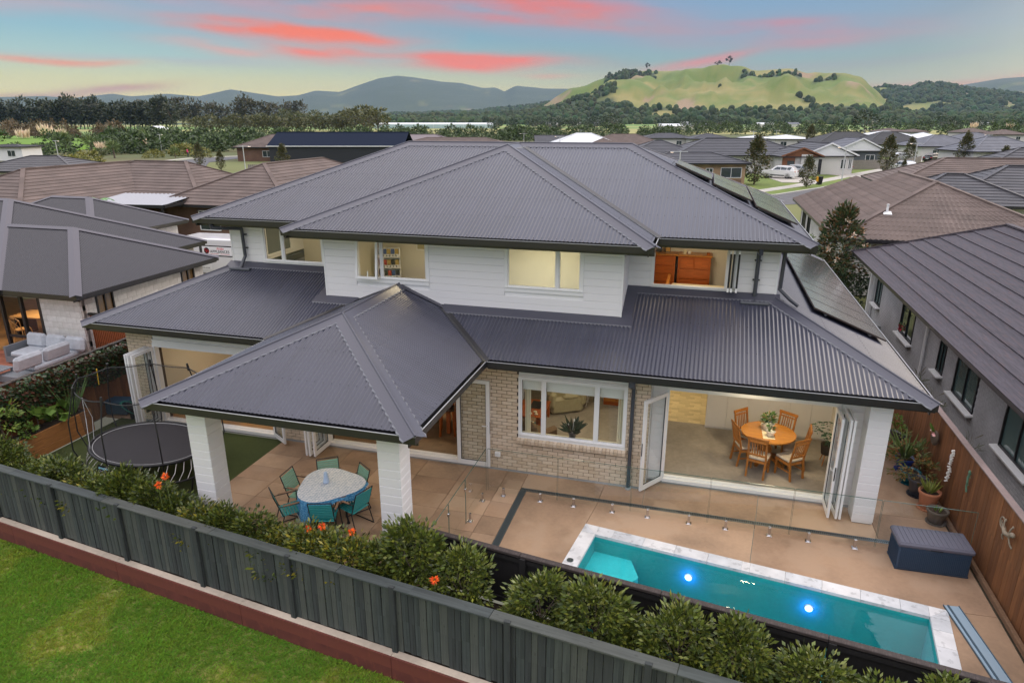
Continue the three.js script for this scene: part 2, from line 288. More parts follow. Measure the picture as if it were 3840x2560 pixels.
{
  const P = [], C = [], I = [], NA = 520, rows = [];
  const az0 = -64, az1 = 70; let d = 0;
  for (let k = 0; k < 60; k++) rows.push(k / 60); // up to 240 m, relative
  const far = []; for (let r = 246; r < 8600; r *= r < 900 ? 1.05 : 1.021) far.push(r);
  const R = rng(8);
  for (let j = 0; j < rows.length + far.length; j++) for (let i = 0; i <= NA; i++) {
    const az = az0 + (az1 - az0) * i / NA, [dx, dz] = [FW[0] * Math.cos(az * D2R) + RT[0] * Math.sin(az * D2R), FW[1] * Math.cos(az * D2R) + RT[1] * Math.sin(az * D2R)];
    // the sheet begins behind the house plot
    const d0 = Math.min(170, (-14.5 - CAM.z) / Math.min(-0.01, dz));
    const dd = j < rows.length ? d0 + (240 - d0) * Math.pow(rows[j], 1.6) : far[j - rows.length], x = CAM.x + dx * dd, z = CAM.z + dz * dd;
    P.push(x, -0.08 + terrainH(az, dd), z);
    const n = fbm(x * 0.05, z * 0.05, 0, 4, 2), nb = fbm(x * 0.006, z * 0.006, 0, 3, 6), fo = dd > 1000 ? forestAt(az, dd, x, z) : 0; let c;
    if (dd < 150) c = mix3([0.09, 0.13, 0.035], [0.19, 0.18, 0.07], n); else if (dd < 420) c = mix3([0.05, 0.085, 0.025], [0.14, 0.12, 0.05], n);
    else if (dd < 1200) { const strip = fbm(x * 0.002, z * 0.012, 0, 2, 19); c = mix3([0.14, 0.25, 0.055], [0.34, 0.32, 0.12], sst(0.35, 0.65, strip)); c = mix3(c, [0.06, 0.09, 0.03], 0.35 * n); }
    else { c = mix3([0.11, 0.16, 0.03], [0.24, 0.21, 0.07], sst(0.3, 0.7, nb * 0.6 + n * 0.4)); c = mix3(c, [0.3, 0.2, 0.14], sst(0.7, 0.74, fbm(x * 0.009 + 4, z * 0.009, 0, 3, 77)) * 0.8); c = mix3(c, [0.04, 0.062, 0.028], fo); if (dd > 4300) c = mix3(c, [0.05, 0.07, 0.05], 0.45); }
    C.push(...c);
    if (i && j) { const w = NA + 1, k = j * w + i; I.push(k - w - 1, k - 1, k, k - w - 1, k, k - w); }
  }
  const g = new THREE.BufferGeometry(); g.setAttribute('position', new THREE.Float32BufferAttribute(P, 3)); g.setAttribute('color', new THREE.Float32BufferAttribute(C, 3)); g.setIndex(I.map((v, q) => v)); g.computeVertexNormals();
  setting(meshOf('terrain', g, std([1, 1, 1], 1, { vertexColors: true })), 'flat suburb ground, far fields and grassy hills with bush');
}
// front lawn, lower than the garden
M.lawn = std(k8([0.24, 0.23, 0.075]), 1, { map: texture(1024, 1024, (u, v) => { const a = fbm(u * 6, v * 6, 6, 5, 4), b = fbm(u * 90, v * 90, 90, 2, 6), dry = sst(0.52, 0.7, fbm(u * 5, v * 5, 5, 4, 44)); const base = mix3([0.55, 0.72, 0.5], [0.95, 0.95, 0.8], a * 0.6 + b * 0.4); return mix3(base, [1.5, 1.15, 0.9], dry * 0.6 * (0.4 + b)); }, true, 6) });
setting(mb().quad(V(-60, -0.78, fenceZ(-60) + 0.02), V(-60, -0.78, 60), V(60, -0.78, 60), V(60, -0.78, fenceZ(60) + 0.02)).build('lawn', M.lawn), 'mown grass below the timber fence');
{ // grass tufts on the lawn
  const r = rng(11), g = leafGeom(9, 5, (q) => { const a = q() * 6.28; return { p: V((q() - 0.5) * 0.05, 0, (q() - 0.5) * 0.05), d: V(Math.cos(a) * 0.75, 0.75, Math.sin(a) * 0.75) }; }, 0.075, 0.011, [[0.6, 1, 0.36], [0.8, 1.05, 0.45], [0.5, 0.85, 0.3]], 0.1), N = 52000;
  const im = new THREE.InstancedMesh(g, std([0.26, 0.25, 0.1], 1, { vertexColors: true }), N), m = new THREE.Matrix4(), q = new THREE.Quaternion(), c = new THREE.Color(); let k = 0;
  while (k < N) { const x = -14 + r() * 14.5, z = 3 + r() * 7.2; if (z < fenceZ(x) + 0.16) continue; const n = fbm(x * 0.9 + 30, z * 0.9 + 30, 0, 4, 51), dry = sst(0.53, 0.68, fbm(x * 0.7 + 9, z * 0.7 + 3, 0, 4, 52)); if (r() < dry * 0.45) { k += 0.0; if (r() < 0.7) continue; } m.compose(V(x, -0.785, z), q.setFromAxisAngle(V(0, 1, 0), r() * 6.28), V(1, 0.6 + n * 0.9, 1).multiplyScalar(0.8 + r() * 0.5)); im.setMatrixAt(k, m); const col = mix3(mix3([0.62, 0.85, 0.42], [1.05, 1.15, 0.6], n), [1.5, 1.15, 0.75], dry * 0.75); im.setColorAt(k, c.setRGB(...col.map((v) => v * (0.8 + r() * 0.4)))); k++; }
  im.name = 'grass'; im.userData = { kind: 'stuff', label: 'short green lawn grass with dry straw coloured patches', category: 'grass' }; im.receiveShadow = im.castShadow = true; scene.add(im);
}
// ---------- roofs ----------
// corrugated sheet on a planar convex polygon (counter-clockwise from above)
function corrugated(pts, pitch = 0.0845, amp = 0.0075, samples = 6, lift = 0) {
  const n = pts[1].clone().sub(pts[0]).cross(pts[2].clone().sub(pts[0])).normalize(); if (n.y < 0) n.negate();
  const h = V(0, 1, 0).cross(n).normalize(), s = n.clone().cross(h).normalize(), o = pts[0];
  const ab = pts.map((p) => { const d = p.clone().sub(o); return [d.dot(h), d.dot(s)]; });
  const amin = Math.min(...ab.map((q) => q[0])), amax = Math.max(...ab.map((q) => q[0]));
  const cols = [amin + 1e-4]; for (let a = Math.ceil(amin / (pitch / samples)) * (pitch / samples); a < amax; a += pitch / samples) if (a > amin + 2e-4 && a < amax - 2e-4) cols.push(a); cols.push(amax - 1e-4);
  const range = (a) => { let lo = Infinity, hi = -Infinity; for (let i = 0; i < ab.length; i++) { const [x0, y0] = ab[i], [x1, y1] = ab[(i + 1) % ab.length]; if ((x0 - a) * (x1 - a) <= 0 && x0 !== x1) { const y = y0 + (y1 - y0) * (a - x0) / (x1 - x0); lo = Math.min(lo, y); hi = Math.max(hi, y); } } return [lo, hi]; };
  const P = [], N = [], U = [], I = []; const w = 2 * Math.PI / pitch;
  cols.forEach((a, i) => {
    const [lo, hi] = range(a), z = amp * Math.cos(a * w) + lift, dz = -amp * w * Math.sin(a * w), nn = n.clone().addScaledVector(h, -dz).normalize();
    for (const b of [lo, hi]) { const p = o.clone().addScaledVector(h, a).addScaledVector(s, b).addScaledVector(n, z); P.push(p.x, p.y, p.z); N.push(nn.x, nn.y, nn.z); U.push(a, b); }
    if (i) { const k = i * 2; I.push(k - 2, k, k + 1, k - 2, k + 1, k - 1); }
  });
  const g = new THREE.BufferGeometry(); g.setAttribute('position', new THREE.Float32BufferAttribute(P, 3)); g.setAttribute('normal', new THREE.Float32BufferAttribute(N, 3)); g.setAttribute('uv', new THREE.Float32BufferAttribute(U, 2)); g.setIndex(I); return g;
}
// fasteners in rows across a roof polygon
function screws(m, pts, pitch = 0.169, row = 0.85) {
  const n = pts[1].clone().sub(pts[0]).cross(pts[2].clone().sub(pts[0])).normalize(); if (n.y < 0) n.negate();
  const h = V(0, 1, 0).cross(n).normalize(), s = n.clone().cross(h).normalize(), o = pts[0];
  const ab = pts.map((p) => { const d = p.clone().sub(o); return [d.dot(h), d.dot(s)]; });
  const inside = (a, b) => { let sg = 0; for (let i = 0; i < ab.length; i++) { const [x0, y0] = ab[i], [x1, y1] = ab[(i + 1) % ab.length]; const c = (x1 - x0) * (b - y0) - (y1 - y0) * (a - x0); if (Math.abs(c) < 1e-6) continue; if (sg === 0) sg = Math.sign(c); else if (Math.sign(c) !== sg) return false; } return true; };
  const lo = [Math.min(...ab.map((q) => q[0])), Math.min(...ab.map((q) => q[1]))], hi = [Math.max(...ab.map((q) => q[0])), Math.max(...ab.map((q) => q[1]))];
  for (let b = lo[1] + 0.06; b < hi[1]; b += row) for (let a = Math.ceil(lo[0] / pitch) * pitch; a < hi[0]; a += pitch) if (inside(a, b)) {
    const c = o.clone().addScaledVector(h, a).addScaledVector(s, b).addScaledVector(n, 0.009), t = c.clone().addScaledVector(n, 0.011), r = 0.011;
    const q = [[1, 0], [0, 1], [-1, 0], [0, -1]].map(([x, y]) => c.clone().addScaledVector(h, x * r).addScaledVector(s, y * r));
    for (let i = 0; i < 4; i++) m.tri(q[i], q[(i + 1) % 4], t);
  }
}
// folded cap along a ridge, hip or valley from a to b lying on two planes (unit normals)
function capStrip(m, edge, a, b, n1, n2, w = 0.2, lift = 0.022, roll = true) {
  const d = b.clone().sub(a), L = d.length(); d.normalize(); const up = n1.clone().add(n2).normalize(), steps = Math.max(1, Math.round(L / 0.085));
  const ridge = (t) => a.clone().addScaledVector(d, t * L).addScaledVector(up, lift + 0.014);
  [n1, n2].forEach((n, k) => {
    let t = d.clone().cross(n).normalize(); const other = k ? n1 : n2; if (t.dot(other) * 1 > 0 && roll) t.negate(); if (roll && t.dot(n.clone().sub(other)) < 0) t.negate();
    const at = (i, ww, l) => a.clone().addScaledVector(d, i / steps * L).addScaledVector(t, ww).addScaledVector(n, l);
    for (let i = 0; i < steps; i++) {
      const z0 = i % 2 ? 0.012 : -0.012, z1 = i % 2 ? -0.012 : 0.012;
      m.quad(ridge(i / steps), ridge((i + 1) / steps), at(i + 1, w * 0.5, lift), at(i, w * 0.5, lift));
      m.quad(at(i, w * 0.5, lift), at(i + 1, w * 0.5, lift), at(i + 1, w + z1 * 0.6, lift - 0.004), at(i, w + z0 * 0.6, lift - 0.004));
      if (edge) edge[k].quad(at(i, w + z0 * 0.6, lift - 0.003), at(i + 1, w + z1 * 0.6, lift - 0.003), at(i + 1, w + 0.028 + z1, 0.006 + z1 * 0.6), at(i, w + 0.028 + z0, 0.006 + z0 * 0.6));
    }
  });
  if (roll) m.cyl(a.clone().addScaledVector(up, lift + 0.012), b.clone().addScaledVector(up, lift + 0.012), 0.021, 0.021, 8);
}
// open gutter trough with fascia; a to b is the outer top edge, inn points to the wall
function gutterRun(m, lip, a, b, inn, hgt = 0.13) {
  const y = V(0, 1, 0), off = (p, i, v) => p.clone().addScaledVector(inn, i).addScaledVector(y, v);
  m.beam(off(a, 0.006, -hgt / 2 - 0.004), off(b, 0.006, -hgt / 2 - 0.004), 0.009, hgt);
  m.beam(off(a, 0.06, -hgt - 0.002), off(b, 0.06, -hgt - 0.002), 0.112, 0.008);
  m.beam(off(a, 0.126, -0.085), off(b, 0.126, -0.085), 0.02, 0.235);
  lip.beam(off(a, 0.008, 0.002), off(b, 0.008, 0.002), 0.018, 0.008);
}
const pit = 0.413, H1 = 2.911, H2 = 5.345;
const XA = -13.44, XB = -8.07, XC = -2.605, XE = 6.01, ZP = 3.783, XF = -8.032, XG = 0.707, ZG = -1.025, XH = -11.495, XI = 3.953, ZI = -2.185, ZR = -6.59;
const WL = -10.85, WR = 3.3, WBX0 = -7.326, WBX1 = 0.01, ZW0 = -1.711, ZW1 = -2.85, ZB = -0.651;
const nF = V(0, 1, pit).normalize(), nR = V(pit, 1, 0).normalize(), nL = V(-pit, 1, 0).normalize(), nBk = V(0, 1, -pit).normalize();
const house = thing('two_storey_house', 'large white and brick two storey house with dark corrugated hip roofs', 'house');
{
  const e = 0.075, F1 = (x, z) => V(x, H1 - pit * z, z), R1 = (x, z) => V(x, H1 + pit * (XE - x), z), L1 = (x, z) => V(x, H1 + pit * (x - XA), z);
  const mid = (XB + XC) / 2, hw = (XC - XB) / 2, yP = H1 + hw * pit, zA = ZP - hw;
  const PF = (x, z) => V(x, H1 + pit * (ZP - z), z), PR = (x, z) => V(x, H1 + pit * (XC - x), z), PL = (x, z) => V(x, H1 + pit * (x - XB), z);
  const hl = XA, zb = -14;
  const roofs = [
    ['lower_roof', [
      [F1(XA + e, -e), F1(WBX0, -e), F1(WBX0, ZW1), F1(WL, ZW1), F1(WL, XA - WL)], [F1(WBX0, -e), F1(WBX1, -e), F1(WBX1, ZW0), F1(WBX0, ZW0)], [F1(WBX1, -e), F1(XE - e, -e), F1(WR, WR - XE), F1(WR, ZW1), F1(WBX1, ZW1)],
      [R1(XE - e, -e), R1(XE - e, zb), R1(WR, zb), R1(WR, WR - XE)], [L1(XA + e, zb), L1(XA + e, -e), L1(WL, XA - WL), L1(WL, zb)]]],
    ['pavilion_roof', [
      [PF(XB + e, ZP - e), PF(XC - e, ZP - e), V(mid, yP, zA)], [PR(XC - e, ZP - e), PR(XC - e, 0), PR(XC + ZW0, ZW0), PR(mid, ZW0), V(mid, yP, zA)], [PL(XB + e, 0), PL(XB + e, ZP - e), V(mid, yP, zA), PL(mid, ZW0), PL(XB - ZW0, ZW0)]]],
  ];
  const hb = ZI - ZR, yT = H2 + hb * pit, hf = (XG - XF) / 2, mf = (XG + XF) / 2, yF = H2 + hf * pit, zF = ZG - hf;
  const UF = (x, z) => V(x, H2 + pit * (ZI - z), z), GR = (x, z) => V(x, H2 + pit * (XG - x), z), GL = (x, z) => V(x, H2 + pit * (x - XF), z), GF = (x, z) => V(x, H2 + pit * (ZG - z), z), UR = (x, z) => V(x, H2 + pit * (XI - x), z), UL = (x, z) => V(x, H2 + pit * (x - XH), z), UB = (x, z) => V(x, H2 + pit * (z - (ZR - hb)), z);
  const zbk = ZR - hb, rl = V(XH + hb, yT, ZR), rr = V(XI - hb, yT, ZR);
  roofs.push(['upper_roof', [
    [UF(XH + e, ZI - e), UF(XI - e, ZI - e), rr, rl], [UR(XI - e, ZI - e), UR(XI - e, zbk + e), rr], [UL(XH + e, zbk + e), UL(XH + e, ZI - e), rl], [UB(XI - e, zbk + e), UB(XH + e, zbk + e), rl, rr],
    [GF(XF + e, ZG - e), GF(XG - e, ZG - e), V(mf, yF, zF)], [GR(XG - e, ZG - e), GR(XG - e, ZI), GR(mf, ZI - hf), V(mf, yF, zF)], [GL(XF + e, ZI), GL(XF + e, ZG - e), V(mf, yF, zF), GL(mf, ZI - hf)]]]);
  const lines = {
    lower_roof: [[V(XE, H1, 0), V(WR, H1 + pit * (XE - WR), WR - XE), nF, nR], [V(XA, H1, 0), V(WL, H1 + pit * (WL - XA), XA - WL), nF, nL]],
    pavilion_roof: [[V(XB, H1, ZP), V(mid, yP, zA), nF, nL], [V(XC, H1, ZP), V(mid, yP, zA), nF, nR], [V(mid, yP, zA), V(mid, yP, ZW0), nL, nR]],
    upper_roof: [[V(XH, H2, ZI), rl, nF, nL], [V(XI, H2, ZI), rr, nF, nR], [rl, rr, nF, nBk], [V(XH, H2, zbk), rl, nBk, nL], [V(XI, H2, zbk), rr, nBk, nR], [V(XF, H2, ZG), V(mf, yF, zF), nF, nL], [V(XG, H2, ZG), V(mf, yF, zF), nF, nR], [V(mf, yF, zF), V(mf, yF, ZI - hf), nL, nR]],
  };
  const O = V(1, 0, 0), W = V(-1, 0, 0), B = V(0, 0, -1);
  const gut = {
    lower_roof: [[V(XA, H1, 0), V(XB + 0.1, H1, 0), B], [V(XC, H1, 0), V(XE, H1, 0), B], [V(XE, H1, -0.004), V(XE, H1, zb), W], [V(XA, H1, -0.004), V(XA, H1, zb), O]],
    pavilion_roof: [[V(XB, H1 - 0.002, ZP), V(XC, H1 - 0.002, ZP), B], [V(XC, H1 - 0.002, ZP - 0.003), V(XC, H1 - 0.002, 0), W], [V(XB, H1 - 0.002, ZP - 0.003), V(XB, H1 - 0.002, 0), O]],
    upper_roof: [[V(XF, H2, ZG), V(XG, H2, ZG), B], [V(XG, H2, ZG - 0.003), V(XG, H2, ZI), W], [V(XF, H2, ZG - 0.003), V(XF, H2, ZI), O], [V(XH, H2 - 0.002, ZI), V(XF, H2 - 0.002, ZI), B], [V(XG, H2 - 0.002, ZI), V(XI, H2 - 0.002, ZI), B], [V(XI, H2 - 0.002, ZI - 0.003), V(XI, H2 - 0.002, zbk), W], [V(XH, H2 - 0.002, ZI - 0.003), V(XH, H2 - 0.002, zbk), O]],
  };
  for (const [name, planes] of roofs) {
    const r = groupPart(name, house), sc = mb();
    for (const p of planes) { meshOf('roof_sheet', corrugated(p), M.iron, r); screws(sc, p); }
    sc.build('roof_screws', M.gutter, r).userData.kind = 'stuff';
    for (const [a, b, n1, n2] of lines[name]) { const m = mb(), ed = [mb(), mb()]; capStrip(m, ed, a, b, n1, n2); m.build('hip_cap', M.ironCap, r); ed.forEach((q) => q.build('cap_edge', M.leadEdge, r)); }
    for (const [a, b, inn] of gut[name]) { const m = mb(), l = mb(); gutterRun(m, l, a, b, inn); m.build('gutter', M.gutter, r); l.build('gutter_lip', M.gutterLip, r); }
  }
  // valleys (dark open trays) and wall flashings
  const val = groupPart('valley_flashing', house);
  const valley = (a, b, n1, n2) => { const d = b.clone().sub(a).normalize(), m = mb(); for (const n of [n1, n2]) { const t = d.clone().cross(n).normalize(); for (const s of [-1, 1]) { const q = t.clone().multiplyScalar(s); if (q.y < 0) continue; m.quad(a.clone().addScaledVector(n, 0.012), b.clone().addScaledVector(n, 0.012), b.clone().addScaledVector(q, 0.09).addScaledVector(n, 0.013), a.clone().addScaledVector(q, 0.09).addScaledVector(n, 0.013)); } } m.build('valley_tray', M.gutter, val); };
  valley(V(XC, H1, 0), V(XC + ZW0, H1 - pit * ZW0, ZW0), nF, nR);
  valley(V(XB, H1, 0), V(XB - ZW0, H1 - pit * ZW0, ZW0), nF, nL);
  valley(V(XG, H2, ZI), V(mf, H2 + hf * pit, ZI - hf), nF, nR); valley(V(XF, H2, ZI), V(mf, H2 + hf * pit, ZI - hf), nF, nL);
  const fl = groupPart('apron_flashing', house), ap = (x0, x1, z, w, up = 0.05) => {
    const m = mb(), ed = mb(), f = (x, zz, l) => F1(x, zz).addScaledVector(nF, l);
    m.quad(f(x0, z + w, 0.02), f(x1, z + w, 0.02), f(x1, z, 0.026), f(x0, z, 0.026));
    const N = Math.round((x1 - x0) / 0.0845); for (let i = 0; i < N; i++) { const a = x0 + (x1 - x0) * i / N, b = x0 + (x1 - x0) * (i + 1) / N, c = (a + b) / 2; ed.tri(f(a, z + w, 0.02), f(c, z + w + 0.035, 0.004), f(b, z + w, 0.02)); ed.quad(f(a, z + w - 0.01, 0.0215), f(a, z + w + 0.006, 0.0205), f(b, z + w + 0.006, 0.0205), f(b, z + w - 0.01, 0.0215)); }
    m.build('flashing', M.ironCap, fl); ed.build('flashing_edge', M.leadEdge, fl);
  };
  ap(XC + ZW0 + 0.12, WBX1 + 0.28, ZW0, 0.28); ap(WBX0 - 0.28, XB - ZW0 - 0.1, ZW0, 0.28); ap(WBX1, WR + 0.1, ZW1, 0.26); ap(WL - 0.1, WBX0, ZW1, 0.26);
  { const m = mb(); for (const [x, s] of [[WBX1, 1], [WBX0, -1]]) m.quad(F1(x, ZW0).addScaledVector(nF, 0.028), F1(x + s * 0.25, ZW0).addScaledVector(nF, 0.022), F1(x + s * 0.25, ZW1).addScaledVector(nF, 0.022), F1(x, ZW1).addScaledVector(nF, 0.028)); m.build('flashing', M.ironCap, fl); }
  { const m = mb(), f = (x, z, l) => R1(x, z).addScaledVector(nR, l); m.quad(f(WR + 0.22, ZW1, 0.022), f(WR + 0.22, -10.3, 0.022), f(WR, -10.3, 0.026), f(WR, ZW1, 0.026)); m.build('flashing', M.ironCap, fl); }
  { const m = mb(); for (const s of [-1, 1]) { const q = (t, l, z) => V(mid + s * t, yP - pit * t, z).addScaledVector(s > 0 ? nR : nL, l); m.quad(q(0, 0.03, ZW0), q(hw - 0.99, 0.03, ZW0), q(hw - 1.1, 0.024, ZW0 + 0.16), q(0, 0.024, ZW0 + 0.16)); } m.build('flashing', M.ironCap, fl); }
  // soffits and the pavilion ceiling
  const sf = groupPart('soffit', house), s1 = mb(), yS = H1 - 0.2, yU = H2 - 0.2;
  s1.bx(XA + 0.13, yS, ZB - 0.02, XB + 0.14, yS + 0.01, -0.13).bx(XC - 0.14, yS, -1.12, XE - 0.13, yS + 0.01, -0.13).bx(5.3, yS, -14, XE - 0.13, yS + 0.01, -1.12).bx(XA + 0.13, yS, -14, -12.7, yS + 0.01, ZB - 0.02);
  s1.build('soffit_board', M.soffit, sf);
  mb().bx(XB + 0.13, yS - 0.004, ZB - 0.02, XC - 0.13, yS + 0.008, ZP - 0.13).build('pavilion_ceiling', M.soffit, sf);
  mb().bx(XF + 0.13, yU, ZW1, XG - 0.13, yU + 0.01, ZG - 0.13).bx(XH + 0.13, yU, ZW1 - 0.1, XF + 0.13, yU + 0.01, ZI - 0.13).bx(XG - 0.13, yU, ZW1 - 0.1, XI - 0.13, yU + 0.01, ZI - 0.13).bx(WR - 0.1, yU, zbk + 0.13, XI - 0.13, yU + 0.01, ZW1 - 0.1).bx(XH + 0.13, yU, zbk + 0.13, WL + 0.1, yU + 0.01, ZW1 - 0.1).build('soffit_board', M.soffit, sf);
}
// ---------- walls ----------
const boardGeo = new Map();
function boardMesh(len, hgt, parent, x, y, z, turn = 0) { const k = len.toFixed(3) + hgt.toFixed(3); if (!boardGeo.has(k)) boardGeo.set(k, chamferBox(len, hgt, 0.024, 0.007)); const o = meshOf('board', boardGeo.get(k), M.board, parent); o.position.set(x, y, z); o.rotation.y = turn; return o; }
// rows of weatherboards on a wall face; along x (turn 0) or along z (turn 90 degrees); openings [a0, a1, y0, y1]
function boards(parent, axis, a0, a1, y0, y1, face, openings = [], step = 0.172) {
  for (let y = y1; y > y0 + 0.02; y -= step) {
    const b = Math.max(y0, y - step), hh = y - b - 0.003; let seg = [[a0, a1]];
    for (const [p, q, r, s] of openings) if (b < s - 0.02 && y > r + 0.02) seg = seg.flatMap(([u, v]) => [[u, Math.min(v, p)], [Math.max(u, q), v]].filter(([c, d]) => d - c > 0.02));
    for (const [u, v] of seg) axis === 'x' ? boardMesh(v - u, hh, parent, (u + v) / 2, (y + b) / 2, face) : boardMesh(v - u, hh, parent, face, (y + b) / 2, (u + v) / 2, Math.PI / 2);
  }
}
function wallCore(m, axis, a0, a1, y0, y1, t0, t1, openings = []) {
  const cuts = [...new Set([a0, a1, ...openings.flatMap((o) => [o[0], o[1]])])].filter((c) => c >= a0 && c <= a1).sort((p, q) => p - q);
  for (let i = 0; i < cuts.length - 1; i++) {
    const c = (cuts[i] + cuts[i + 1]) / 2; let seg = [[y0, y1]];
    for (const [p, q, r, s] of openings) if (c > p && c < q) seg = seg.flatMap(([u, v]) => [[u, Math.min(v, r)], [Math.max(u, s), v]].filter(([g, h]) => h - g > 1e-3));
    for (const [u, v] of seg) axis === 'x' ? m.bx(cuts[i], u, t0, cuts[i + 1], v, t1) : m.bx(t0, u, cuts[i], t1, v, cuts[i + 1]);
  }
}
const brickFull = chamferBox(0.23, 0.0755, 0.1, 0.004), brickCuts = new Map();
const brickR = rng(77); let bricksMade = 0;
function bricks(parent, a0, a1, y0, y1, face, openings = [], most = 300) {
  const rest = mb(); let row = 0;
  for (let y = y0; y + 0.05 < y1; y += 0.0857, row++) {
    for (let x = a0 - (row % 2 ? 0.12 : 0); x < a1 - 0.02; x += 0.24) {
      let u = Math.max(a0, x), v = Math.min(a1, x + 0.23); const t = Math.min(y + 0.0755, y1);
      for (const [p, q, r, s] of openings) if (y < s - 0.01 && t > r + 0.01) { if (u >= p && v <= q) { u = v; } else if (u < p && v > p) v = p; else if (u < q && v > q) u = q; }
      if (v - u < 0.03) continue;
      const mat = M.brick[Math.floor(brickR() * 3)], len = v - u; let g = brickFull;
      if (Math.abs(len - 0.23) > 0.004 || t - y < 0.07) { const k = len.toFixed(2) + (t - y).toFixed(2); if (!brickCuts.has(k)) brickCuts.set(k, chamferBox(len, t - y, 0.1, 0.004)); g = brickCuts.get(k); }
      const px = (u + v) / 2, py = (y + t) / 2, pz = face - 0.05 + (brickR() - 0.5) * 0.003;
      if (bricksMade < most) { const o = meshOf('brick', g, mat, parent); o.position.set(px, py, pz); bricksMade++; } else rest.add(g, new THREE.Matrix4().setPosition(px, py, pz));
    }
  }
  if (rest.p.length) rest.build('brickwork', M.brick[0], parent).userData.kind = 'stuff';
}
const FLOOR = 0.1, FL2 = 3.05;
const OPEN_L = [-11.95, -8.55, 0, 2.36], OPEN_M = [-7.0, -3.53, 0, 2.36], WIN_L = [-2.06, 0.37, 0.93, 2.62], OPEN_R = [1.2, 4.61, 0, 2.42];
{
  // ground floor brick front, centre first so that the nearest bricks are single parts
  const yT = H1 - 0.2;
  for (const [a0, a1, ops, most] of [[-3.53, 0.85, [WIN_L], 300], [-8.55, -7.0, [], 0], [-12.79, -11.95, [], 0]]) {
    const w = groupPart('brick_wall', house), m = mb(); wallCore(m, 'x', a0, a1, 0, yT, ZB - 0.26, ZB - 0.014, ops); m.build('mortar_bed', M.mortar, w);
    bricks(w, a0, a1, 0.045, yT, ZB, ops, most);
    mb().bx(a0 - 0.01, 0, ZB - 0.1, a1 + 0.01, 0.04, ZB + 0.012).build('footing', M.found, w);
  }
  // lintel panels over the openings, thresholds below
  const hd = groupPart('door_head', house), top = (x0, x1, y0, z) => mb().bx(x0, y0, z - 0.22, x1, yT, z - 0.02).build('head_panel', M.board, hd);
  top(-11.95, -8.55, 2.36, ZB); top(-7.0, -3.53, 2.36, ZB); top(1.2, 4.61, 2.42, -1.08);
  for (const [x0, x1, z, y] of [[-11.95, -8.55, ZB, 2.2], [-7.0, -3.53, ZB, 2.2], [1.2, 4.61, -1.08, 2.26]]) {
    mb().bx(x0, y, z - 0.14, x1, y + 0.17, z + 0.015).bx(x0, y + 0.172, z - 0.12, x1, y + 0.2, z + 0.035).build('head_track', M.white, hd);
    mb().bx(x0, 0.045, z - 0.2, x1, FLOOR + 0.02, z + 0.03).bx(x0, FLOOR + 0.02, z - 0.09, x1, FLOOR + 0.035, z - 0.07).build('threshold', M.white, hd);
    mb().bx(x0, 0, z - 0.2, x1, 0.045, z + 0.01).build('footing', M.found, hd);
    for (const x of [x0, x1]) mb().bx(x - 0.03, 0.05, z - 0.14, x + 0.03, y + 0.1, z + 0.01).build('door_jamb', M.white, hd);
  }
  // recessed weatherboard walls by the dining room
  const rw = groupPart('weatherboard_wall', house), m = mb();
  wallCore(m, 'x', 0.85, 5.36, 0.04, yT, -1.3, -1.092, [OPEN_R]); m.bx(0.72, 0.04, -1.3, 0.835, yT, ZB - 0.02); m.bx(5.2, 0.04, -13.3, 5.348, yT, -1.1); m.build('wall_frame', M.white, rw);
  boards(rw, 'x', 0.87, 1.17, 0.06, yT, -1.08); boards(rw, 'x', 4.66, 5.36, 0.06, yT, -1.08); boards(rw, 'z', -7, -1.1, 0.06, yT, 5.36); boards(rw, 'z', -1.07, ZB - 0.1, 0.06, yT, 0.848);
  mb().bx(4.62, 0, -1.3, 5.37, 0.06, -1.085).bx(0.85, 0, -1.3, 1.2, 0.06, -1.085).build('footing', M.found, rw);
  // left, right and rear ground floor walls
  const ow = mb(); ow.bx(-12.79, 0, -13.3, -12.6, yT, ZB - 0.26).bx(-12.79, 0, -13.3, 5.34, yT, -13.1); ow.build('rear_wall', M.board, house);
  // columns
  const ringB = chamferBox(0.43, 0.169, 0.43, 0.007);
  const column = (x, z, w) => { const c = groupPart('column', house), s = w / 0.43; mb().bx(x - w / 2 + 0.012, 0.02, z - w / 2 + 0.012, x + w / 2 - 0.012, yT, z + w / 2 - 0.012).build('column_core', M.white, c); mb().bx(x - w / 2 + 0.03, 0, z - w / 2 + 0.03, x + w / 2 - 0.03, 0.07, z + w / 2 - 0.03).build('column_foot', M.found, c); for (let y = 0.06; y < yT - 0.05; y += 0.172) { const o = meshOf('board', ringB, M.board, c); o.position.set(x, y + 0.086, z); o.scale.set(s, 1, s); } };
  column(-7.335, 3.085, 0.43); column(-3.355, 3.085, 0.43); column(5.235, -0.68, 0.4);
  // upper floor
  const W1 = [-6.47, -4.55, 4.05, 5.2], W2 = [-2.69, -0.85, 4.05, 5.2], W3 = [0.54, 2.46, 4.05, 5.2], W4 = [-9.9, -8.0, 4.05, 5.2], yU = H2 - 0.19;
  const up = groupPart('weatherboard_wall', house), c = mb();
  wallCore(c, 'x', WBX0, WBX1, 3.5, yU, ZW0 - 0.2, ZW0 - 0.013, [W1, W2]); wallCore(c, 'x', WBX1 - 0.1, WR, 3.9, yU, ZW1 - 0.2, ZW1 - 0.013, [W3]); wallCore(c, 'x', WL, WBX0 + 0.1, 3.9, yU, ZW1 - 0.2, ZW1 - 0.013, [W4]);
